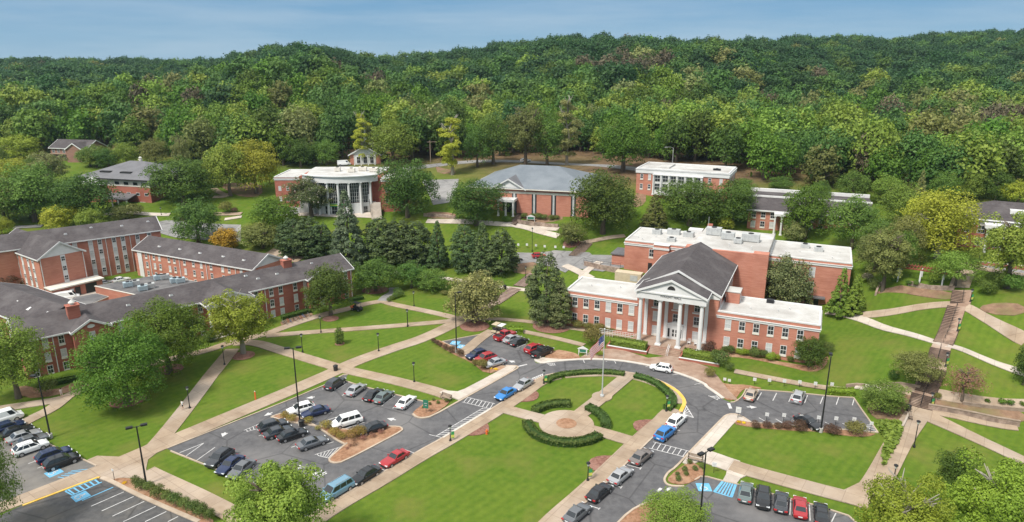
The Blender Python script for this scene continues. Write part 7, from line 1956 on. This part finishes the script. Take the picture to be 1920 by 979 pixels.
def bench(s, rz, label):
    p = G(*px1(s)); p.z += .13; o = thing('bench', p, rz, label, 'bench')
    b = MB()
    for y in (-.45,-.28,-.11): b.box(-1.1,1.1,y,y+.13,.42,.47)
    b.build('seat', M['wood'], o)
    b = MB()
    for z in (.58,.74,.90): b.box(-1.1,1.1,.05,.09,z,z+.12)
    b.build('backrest', M['wood'], o)
    for x in (-.95,.95):
        b = MB(); b.box(x-.04,x+.04,-.44,-.38,0,.42); b.box(x-.04,x+.04,.04,.10,0,1.0); b.box(x-.04,x+.04,-.38,.04,.36,.42); b.box(x-.04,x+.04,-.46,.04,.62,.66); b.build('bench_end', M['iron'], o)
bench('C 745,412', -.6, 'bench on the pale pad beside the left crossing'); bench('D 1050,650', -.45, 'bench beside the bark island at the right crossing'); bench('F 470,340', 1.1, 'bench at the brick walk below the long stairs')
p = G(*px1('C 1027,655')); o = thing('fire_hydrant', p, 0, 'orange fire hydrant at the bark patch on the big lawn', 'hydrant'); M['orange'] = mat('orange_paint', (0.62,0.13,0.03), rough=.5)
b = MB(); b.lathe([(.20,0),(.20,.08),(.13,.1),(.13,.55),(.17,.58),(.15,.72),(.05,.8),(.04,.86)], 12); b.build('barrel', M['orange'], o); b = MB(); b.tube([(-.26,0,.42),(.26,0,.42)], .08, 8); b.tube([(0,-.26,.36),(0,0,.36)], .09, 8); b.build('outlets', M['orange'], o)
p = G(*px1('B 522,228')); o = thing('marker_post', p, 0, 'orange marker post on the lawn beside the main car park', 'marker post'); b = MB(); b.box(-.09,.09,-.09,.09,0,1.5); b.build('post', M['orange'], o); b = MB(); b.lathe([(.12,1.501),(.02,1.66)], 4); b.build('cap', M['white'], o)
# walls and steps
def wall_run(s, ht, wd, m, name, label, cat='wall', cope=None, z=-.3):
    P = densify([Vector(q[:2]) for q in gpts(s)], 2.0); c = P[0]; o = thing(name, (c.x, c.y, h(c.x, c.y)), 0, label, cat)
    Lf, Rt = offset(P, wd/2), offset(P, -wd/2); n = len(P); z0 = h(c.x, c.y)
    def ring(L_, a): return [(q.x-c.x, q.y-c.y, h(p_.x, p_.y)-z0+a) for q, p_ in zip(L_, P)]
    b = MB(); b.add(ring(Lf, z)+ring(Rt, z)+ring(Lf, ht)+ring(Rt, ht), [(i,i+1,2*n+i+1,2*n+i) for i in range(n-1)]+[(n+i+1,n+i,3*n+i,3*n+i+1) for i in range(n-1)]+[(2*n+i,2*n+i+1,3*n+i+1,3*n+i) for i in range(n-1)]+[(0,2*n,3*n,n),(n-1,2*n-1,4*n-1,3*n-1)])
    b.build('wall_body', M[m], o)
    if cope:
        Lf, Rt = offset(P, wd/2+.06), offset(P, -wd/2-.06); b = MB(); b.add(ring(Lf, ht+.002)+ring(Rt, ht+.002)+ring(Lf, ht+.1)+ring(Rt, ht+.1), [(i,i+1,2*n+i+1,2*n+i) for i in range(n-1)]+[(n+i+1,n+i,3*n+i,3*n+i+1) for i in range(n-1)]+[(2*n+i,2*n+i+1,3*n+i+1,3*n+i) for i in range(n-1)]); b.build('coping', M[cope], o)
    return o
wall_run('F 588,287 700,305 870,338 1010,368 1150,392', .9, .35, 'stone', 'retaining_wall', 'brown retaining wall below the timber bank on the right', cope='wood')
wall_run('F 800,256 870,268 1000,283 1179,300', .55, .3, 'wood', 'timber_wall', 'weathered timber log wall on the right bank')
wall_run('O 638,672 700,680 800,692 930,705', 1.1, .5, 'stone', 'stone_wall', 'low stone wall under the gabled sign before the gymnasium'); wall_run('O -20,622 60,625 150,632 210,645', .9, .5, 'stone', 'stone_wall', 'low stone wall in front of the back terrace by the dark round tree')
wall_run('J 195,345 300,370 400,388 425,392', 1.3, .4, 'stone', 'stone_wall', 'grey stone wall of the ramp beside the generator'); wall_run('L 285,190 310,130 340,115', .8, .4, 'stone', 'stone_wall', 'stone wall turning below the rhododendron')
wall_run('L 500,118 640,150 800,155', .9, .4, 'stone', 'stone_wall', 'stone wall below the pergola'); wall_run('Q 1130,742 1250,748 1400,765 1506,775', .8, .4, 'brick_dark', 'terrace_wall', 'low brick wall of the terrace before the far right house', cope='paving_light')
wall_run('F 85,152 150,145 200,150', .6, .3, 'wood', 'timber_wall', 'dark timber edge above the lime hedge'); wall_run('F 290,145 420,140 540,162', .6, .3, 'wood', 'timber_wall', 'dark timber edge beside the flat topped tree')
wall_run('M 735,905 800,880', .01, .1, 'stone', 'stone_edge', 'stone edge hidden beside the roof') if False else None
wall_run('F 430,405 450,365 472,320', .5, .3, 'paving_light', 'kerb_wall', 'pale low wall beside the brick walk below the stairs')
def stairs(s, wd, n, label, m='wood', rail=True, name='stairway'):
    P = gpts(s); a = Vector(P[0][:2]); e = Vector(P[-1][:2]); d = (e-a); ln = d.length; d = d.normalized(); nn = Vector((-d.y, d.x))
    o = thing(name, (a.x, a.y, h(a.x, a.y)), math.atan2(d.y, d.x), label, 'stairs'); z0 = h(a.x, a.y); b = MB(); rs = MB()
    hz = [h(*(a+d*(ln*(k+.5)/n)))-z0 for k in range(n)]
    for k in range(n):
        x0, x1 = ln*k/n, ln*(k+1)/n
        b.box(x0, x1, -wd/2, wd/2, hz[k]-.8, hz[k]+.16); rs.box(x0-.2, x0-.001, -wd/2-.12, wd/2+.12, hz[k]-.25, hz[k]+.2)
    b.build('steps', M[m], o); rs.build('risers', M['riser'], o)
    if rail:
        r = MB(); pts_ = [(ln*k/6, 0, h(*(a+d*(ln*k/6)))-z0) for k in range(7)]
        r.tube([(x, 0, z+1.05) for x, _, z in pts_], .035, 6); 
        for x, _, z in pts_: r.tube([(x,0,z),(x,0,z+1.05)], .03, 6)
        r.build('handrail', M['iron'], o)
M['riser'] = mat('dark_timber_riser', (0.075,0.05,0.04), (0.12,0.085,0.065), 1.0, .9)
M['step_tan'] = mat('step_paving', (0.30,0.19,0.14), (0.40,0.28,0.21), .8, .9)
stairs('F 540,280 563,198', 3.2, 9, 'lowest flight of the long stairs above the brick walk', 'step_tan'); stairs('F 575,185 598,110 640,40', 2.9, 20, 'long flight of stairs beside the flat topped tree', 'step_tan')
stairs('L 715,545 725,500', 3.6, 3, 'short flight of stairs at the crossing of the grey path', 'step_tan', False) if False else None
stairs('L 690,620 712,540', 2.9, 12, 'middle flight of the long stairs below the curved path crossing', 'step_tan'); stairs('L 728,505 820,262', 2.9, 28, 'upper flight of the long stairs between the two lawns', 'step_tan'); stairs('L 850,242 862,165', 3.6, 8, 'top steps between the stone wall and the large shrubs', 'step_tan')
stairs('O 1045,905 1090,860 1135,812', 3.2, 16, 'wooden steps climbing the bank behind the hall', 'wood'); stairs('O 600,680 640,640 665,600', 2.6, 10, 'stone steps up to the porch of the gymnasium', 'stone', False)
M['path_brick'] = mat('brick_path', (0.26,0.18,0.145), (0.36,0.27,0.225), .9, .9)
stairs('I 700,335 860,228', 3.0, 14, 'lower run of the brick stepped path by the magnolia', 'path_brick', False); stairs('I 880,215 985,128', 3.0, 12, 'upper run of the brick stepped path to the back car park', 'path_brick', False)
# generator, ramp rail, pergola, tables
p = onz(*px1('J 485,455'), 3.2); o = thing('generator', (p.x, p.y, h(p.x, p.y)), HA, 'beige generator cabinet behind the left wing of the columned hall', 'generator')
b = MB(); b.box(-3.2,3.2,-1.2,1.2,.3,3.0); b.build('cabinet', M['beige'], o); b = MB(); b.box(.6,2.4,-1.25,-1.201,1.2,2.6); b.build('vent_grille', M['ac_grey'], o); b = MB(); b.box(-3.0,3.0,-1.0,1.0,0,.299); b.build('skid_base', M['iron'], o)
P = densify(gpts('J 190,350 300,372 430,388'), 2.0); o = thing('ramp_railing', (P[0].x, P[0].y, h(P[0].x, P[0].y)), 0, 'black railing on the stone ramp wall behind the left wing', 'railing'); c = P[0]; z0 = h(c.x, c.y); b = MB()
for q in P: b.tube([(q.x-c.x,q.y-c.y,h(q.x,q.y)-z0+1.3),(q.x-c.x,q.y-c.y,h(q.x,q.y)-z0+2.3)], .04, 5)
for zz in (1.8, 2.3): b.tube([(q.x-c.x,q.y-c.y,h(q.x,q.y)-z0+zz) for q in P], .04, 5)
b.build('rails', M['iron'], o)
c0, c1 = G(*px1('Q 612,858')), G(*px1('Q 800,880')); d = (c1-c0); ln = max(d.length, 8.0)
o = thing('pergola', c0, math.atan2(d.y, d.x), 'pergola with white posts and red slatted top above the right lawn', 'pergola')
for k in range(3):
    for y in (0, 2.6): b = MB(); b.box(ln*k/2-.14, ln*k/2+.14, y-.14, y+.14, -.4, 3.1); b.build('post', M['white'], o)
b = MB()
for y in (0, 2.6): b.box(-.6, ln+.6, y-.1, y+.1, 3.1, 3.35)
b.build('beam', M['pergola_red'], o); b = MB()
for k in range(16): x = -.5+k*(ln+1)/15; b.box(x-.07, x+.07, -.7, 3.3, 3.351, 3.5)
b.build('slats', M['pergola_red'], o)
for k, (x, y) in enumerate(((41.0,24.5),(44.5,25.5))):
    q = H.matrix_world @ Vector((x, y, 0)); o = thing('picnic_table', (q.x, q.y, h(q.x, q.y)), HA, ['pale picnic table behind the right wing, nearer the magnolia','pale picnic table behind the right wing, nearer the rear door'][k], 'table')
    b = MB(); b.box(-1.1,1.1,-.45,.45,.72,.78); b.build('tabletop', M['beige'], o)
    for y_ in (-.85,.6): b = MB(); b.box(-1.1,1.1,y_,y_+.25,.42,.47); b.build('seat', M['beige'], o)
    b = MB(); b.box(-.8,-.7,-.7,.7,0,.72); b.box(.7,.8,-.7,.7,0,.72); b.build('frame', M['ac_grey'], o)
# golf carts and the red utility vehicle
def cart(s, d, label, canopy='beige', bodym='beige', bed=False, name='golf_cart'):
    (u, v), = px(s); A_, B_ = gpts(d); p0 = G(u, v); p = onz(u, v, h(p0.x, p0.y)+.8); p.z = h(p.x, p.y)+.05
    o = thing(name, p, math.atan2(B_.y-A_.y, B_.x-A_.x), label, 'cart')
    b = MB(); b.box(-1.25,1.2,-.58,.58,.28,.55); b.add([(.55,-.55,.55),(1.22,-.5,.55),(1.05,-.45,.95),(.62,-.5,1.0),(.55,.55,.55),(1.22,.5,.55),(1.05,.45,.95),(.62,.5,1.0)], [(0,1,2,3),(4,7,6,5),(0,4,5,1),(1,5,6,2),(2,6,7,3),(3,7,4,0)]); b.build('body', M[bodym], o)
    b = MB(); b.box(-.65,.05,-.52,.52,.551,.80); b.box(-.72,-.58,-.52,.52,.801,1.25); b.build('seat', M['plastic'], o)
    b = MB()
    for x in (-.95,.75):
        for y in (-.52,.52): b.tube([(x,y,.5),(x*.8,y,1.82)], .03, 5)
    b.build('roof_frame', M['iron'], o); b = MB(); b.box(-1.0,.85,-.6,.6,1.82,1.9); b.build('canopy', M[canopy], o)
    if bed: b = MB(); b.box(-1.55,-.75,-.62,.62,.62,.95); b.build('cargo_bed', M['orange'], o)
    tm = car_meshes('sedan')
    for x in (-.85,.82):
        for y in (-.55,.55): q = inst('wheel', tm['tyre'], o, (x, y, .27)); q.scale = (.85,.85,.85); inst('rim', tm['rim'], q)
cart('I 718,512', 'I 690,530 740,500', 'beige golf cart at the top corner of the small upper car park', 'beige'); cart('I 757,522', 'I 730,540 780,510', 'white topped golf cart next to the red pickup', 'white')
cart('H 1090,512', 'H 1060,515 1130,530', 'red and black utility vehicle on the lawn by the dormitory end', 'plastic', 'plastic', True, 'utility_vehicle')
# bicycles along the dormitory wall
def bicycle(s, rz, label, m):
    p = G(*px1(s)); p.z += .07; o = thing('bicycle', p, rz, label, 'bicycle', 'bicycles parked along the dormitory wall')
    for x in (-.52,.52):
        b = MB(); b.tube([(x+.33*math.cos(2*math.pi*k/16), 0, .34+.33*math.sin(2*math.pi*k/16)) for k in range(17)], .022, 5); q = b.build('wheel', M['tyre'], o)
        b = MB()
        for k in range(6): b.tube([(x,0,.34),(x+.31*math.cos(k*1.047),0,.34+.31*math.sin(k*1.047))], .006, 4)
        b.build('spokes', M['rim'], q)
    b = MB(); b.tube([(-.52,0,.34),(-.2,0,.80),(.36,0,.82),(.0,0,.32),(-.52,0,.34)], .022, 5); b.tube([(-.2,0,.86),(0,0,.32)], .022, 5); b.tube([(.33,0,.98),(.52,0,.34)], .022, 5); b.build('frame', m, o)
    b = MB(); b.box(-.32,-.06,-.07,.07,.87,.92); b.build('saddle', M['plastic'], o); b = MB(); b.tube([(.30,-.28,1.02),(.34,0,.98),(.30,.28,1.02)], .018, 5); b.build('handlebar', M['iron'], o)
bcol = [PC['silver'], PC['grey'], PC['red'], PC['blue'], PC['black']]
for k in range(11):
    t = k/10; bicycle('H %f,%f' % (568+t*180, 632-t*52+(k % 2)*8), .75+1.57+(k % 3)*.12-.1, 'bicycle leaning in the rack row along the dormitory hedge', bcol[k % 5])
# two people
M['skin'] = mat('skin', (0.52,0.32,0.23), rough=.6); M['cloth_pink'] = mat('pale_pink_cloth', (0.68,0.55,0.52)); M['cloth_white'] = mat('white_cloth', (0.66,0.65,0.64)); M['cloth_black'] = mat('black_cloth', (0.02,0.02,0.022)); M['hair'] = mat('dark_hair', (0.05,0.03,0.02)); M['shoe'] = mat('pale_shoe', (0.5,0.48,0.46))
def person(s, rz, label, stride, topm, legm, hem):
    p = G(*px1(s)); p.z += .12; o = thing('person', p, rz, label, 'person')
    # x forward, y left; joints of a 1.70 m figure
    V = [(0,0,.95),(0,0,1.15),(0,0,1.36),(0,0,1.46),(.01,0,1.53),(.02,0,1.62)]; Rr = [(.155,.12),(.125,.10),(.165,.105),(.055,.055),(.075,.07),(.095,.085)]
    E = [(0,1),(1,2),(2,3),(3,4),(4,5)]
    for sg in (1, -1):
        k = len(V); f = stride*sg
        V += [(0,.09*sg,.88),(.14*f+.03,.095*sg,.49),(.26*f-.03*(f<0),.09*sg,.09),(.26*f+.15,.10*sg,.04)]; Rr += [(.095,.085),(.058,.055),(.042,.04),(.04,.035)]; E += [(0,k),(k,k+1),(k+1,k+2),(k+2,k+3)]
        k = len(V); a = -stride*sg
        V += [(0,.19*sg,1.38),(.10*a-.02,.23*sg,1.10),(.20*a+.06,.22*sg,.86),(.22*a+.09,.215*sg,.77)]; Rr += [(.058,.055),(.042,.04),(.03,.028),(.034,.022)]; E += [(2,k),(k,k+1),(k+1,k+2),(k+2,k+3)]
    me = bpy.data.meshes.new('body'); me.from_pydata(V, E, []); ob = bpy.data.objects.new('body', me); COL.objects.link(ob)
    sk = ob.modifiers.new('skin', 'SKIN')
    for i, r_ in enumerate(Rr): me.skin_vertices[0].data[i].radius = r_
    me.skin_vertices[0].data[0].use_root = True
    ss = ob.modifiers.new('sub', 'SUBSURF'); ss.levels = 2
    dg = bpy.context.evaluated_depsgraph_get(); nm = bpy.data.meshes.new_from_object(ob.evaluated_get(dg)); bpy.data.objects.remove(ob)
    nm.name = 'body'; nm.materials.clear()
    for m_ in (M['skin'], topm, legm, M['shoe']): nm.materials.append(m_)
    for f in nm.polygons:
        c = f.center; arm = abs(c.y) > .175 and c.z > .7
        f.material_index = 0 if (c.z > 1.44 or (arm and c.z < 1.2)) else (1 if (c.z > .93 or arm) else (2 if c.z > hem else (3 if c.z < .09 else 0))); f.use_smooth = True
    link(bpy.data.objects.new('body', nm), o)
    b = MB(); b.lathe([(.03,1.50),(.085,1.54),(.105,1.62),(.095,1.69),(.04,1.735),(.005,1.74)], 12, (-.015, 0)); b.build('hair', M['hair'], o, smooth=True)
    for y in (.035,-.035): b = MB(); b.lathe([(.002,-.012),(.012,0),(.002,.012)], 6); b.build('eye', M['cloth_black'], o, loc=(.106, y, 1.625))
    b = MB(); b.add([(.10,-.014,1.59),(.10,.014,1.59),(.10,0,1.63),(.128,0,1.592)], [(0,1,3),(1,2,3),(2,0,3),(0,2,1)]); b.build('nose', M['skin'], o)
    for sg in (1,-1):                              # hands: palm, four fingers and thumb, rooted at the wrist
        a = -stride*sg; c = Vector((.22*a+.09,.215*sg,.77)); b = MB()
        for i in range(4): b.tube([c+Vector((-.025+.017*i,0,.0)), c+Vector((-.027+.018*i,-.004*sg,-.06+.006*abs(i-1.5))), c+Vector((-.02+.017*i,-.022*sg,-.10+.01*abs(i-1.5)))], [.0095,.009,.0065], 6)
        b.tube([c+Vector((.025,0,.02)), c+Vector((.05,-.01*sg,-.02)), c+Vector((.045,-.02*sg,-.05))], [.011,.010,.007], 6); b.build('hand', M['skin'], o, smooth=True)
person('A 410,162', 2.4, 'person in pale pink clothes standing on the path by the dormitory', .25, M['cloth_pink'], M['cloth_pink'], .45)
person('A 1205,243', -2.1, 'person in white top and black shorts walking on the diagonal path', .8, M['cloth_white'], M['cloth_black'], .62)
# white rocking chairs on the porch
for k, x in enumerate((25.6, 26.9)):
    q = H.matrix_world @ Vector((x, -1.6, .85)); o = thing('porch_chair', q, HA, ['white porch chair nearer the entrance','white porch chair nearer the right column'][k], 'chair')
    b = MB(); b.box(-.3,.3,-.3,.3,.40,.46); b.build('seat', M['white'], o); b = MB()
    for y in (-.25,-.08,.09,.2): b.box(y-.03,y+.04,.25,.30,.461,1.15)
    b.build('backrest', M['white'], o)
    for xx in (-.27,.27):
        for yy in (-.27,.27): b = MB(); b.box(xx-.03,xx+.03,yy-.03,yy+.03,0,.399); b.build('leg', M['white'], o)
        b = MB(); b.box(xx-.04,xx+.04,-.3,.249,.62,.66); b.build('armrest', M['white'], o)
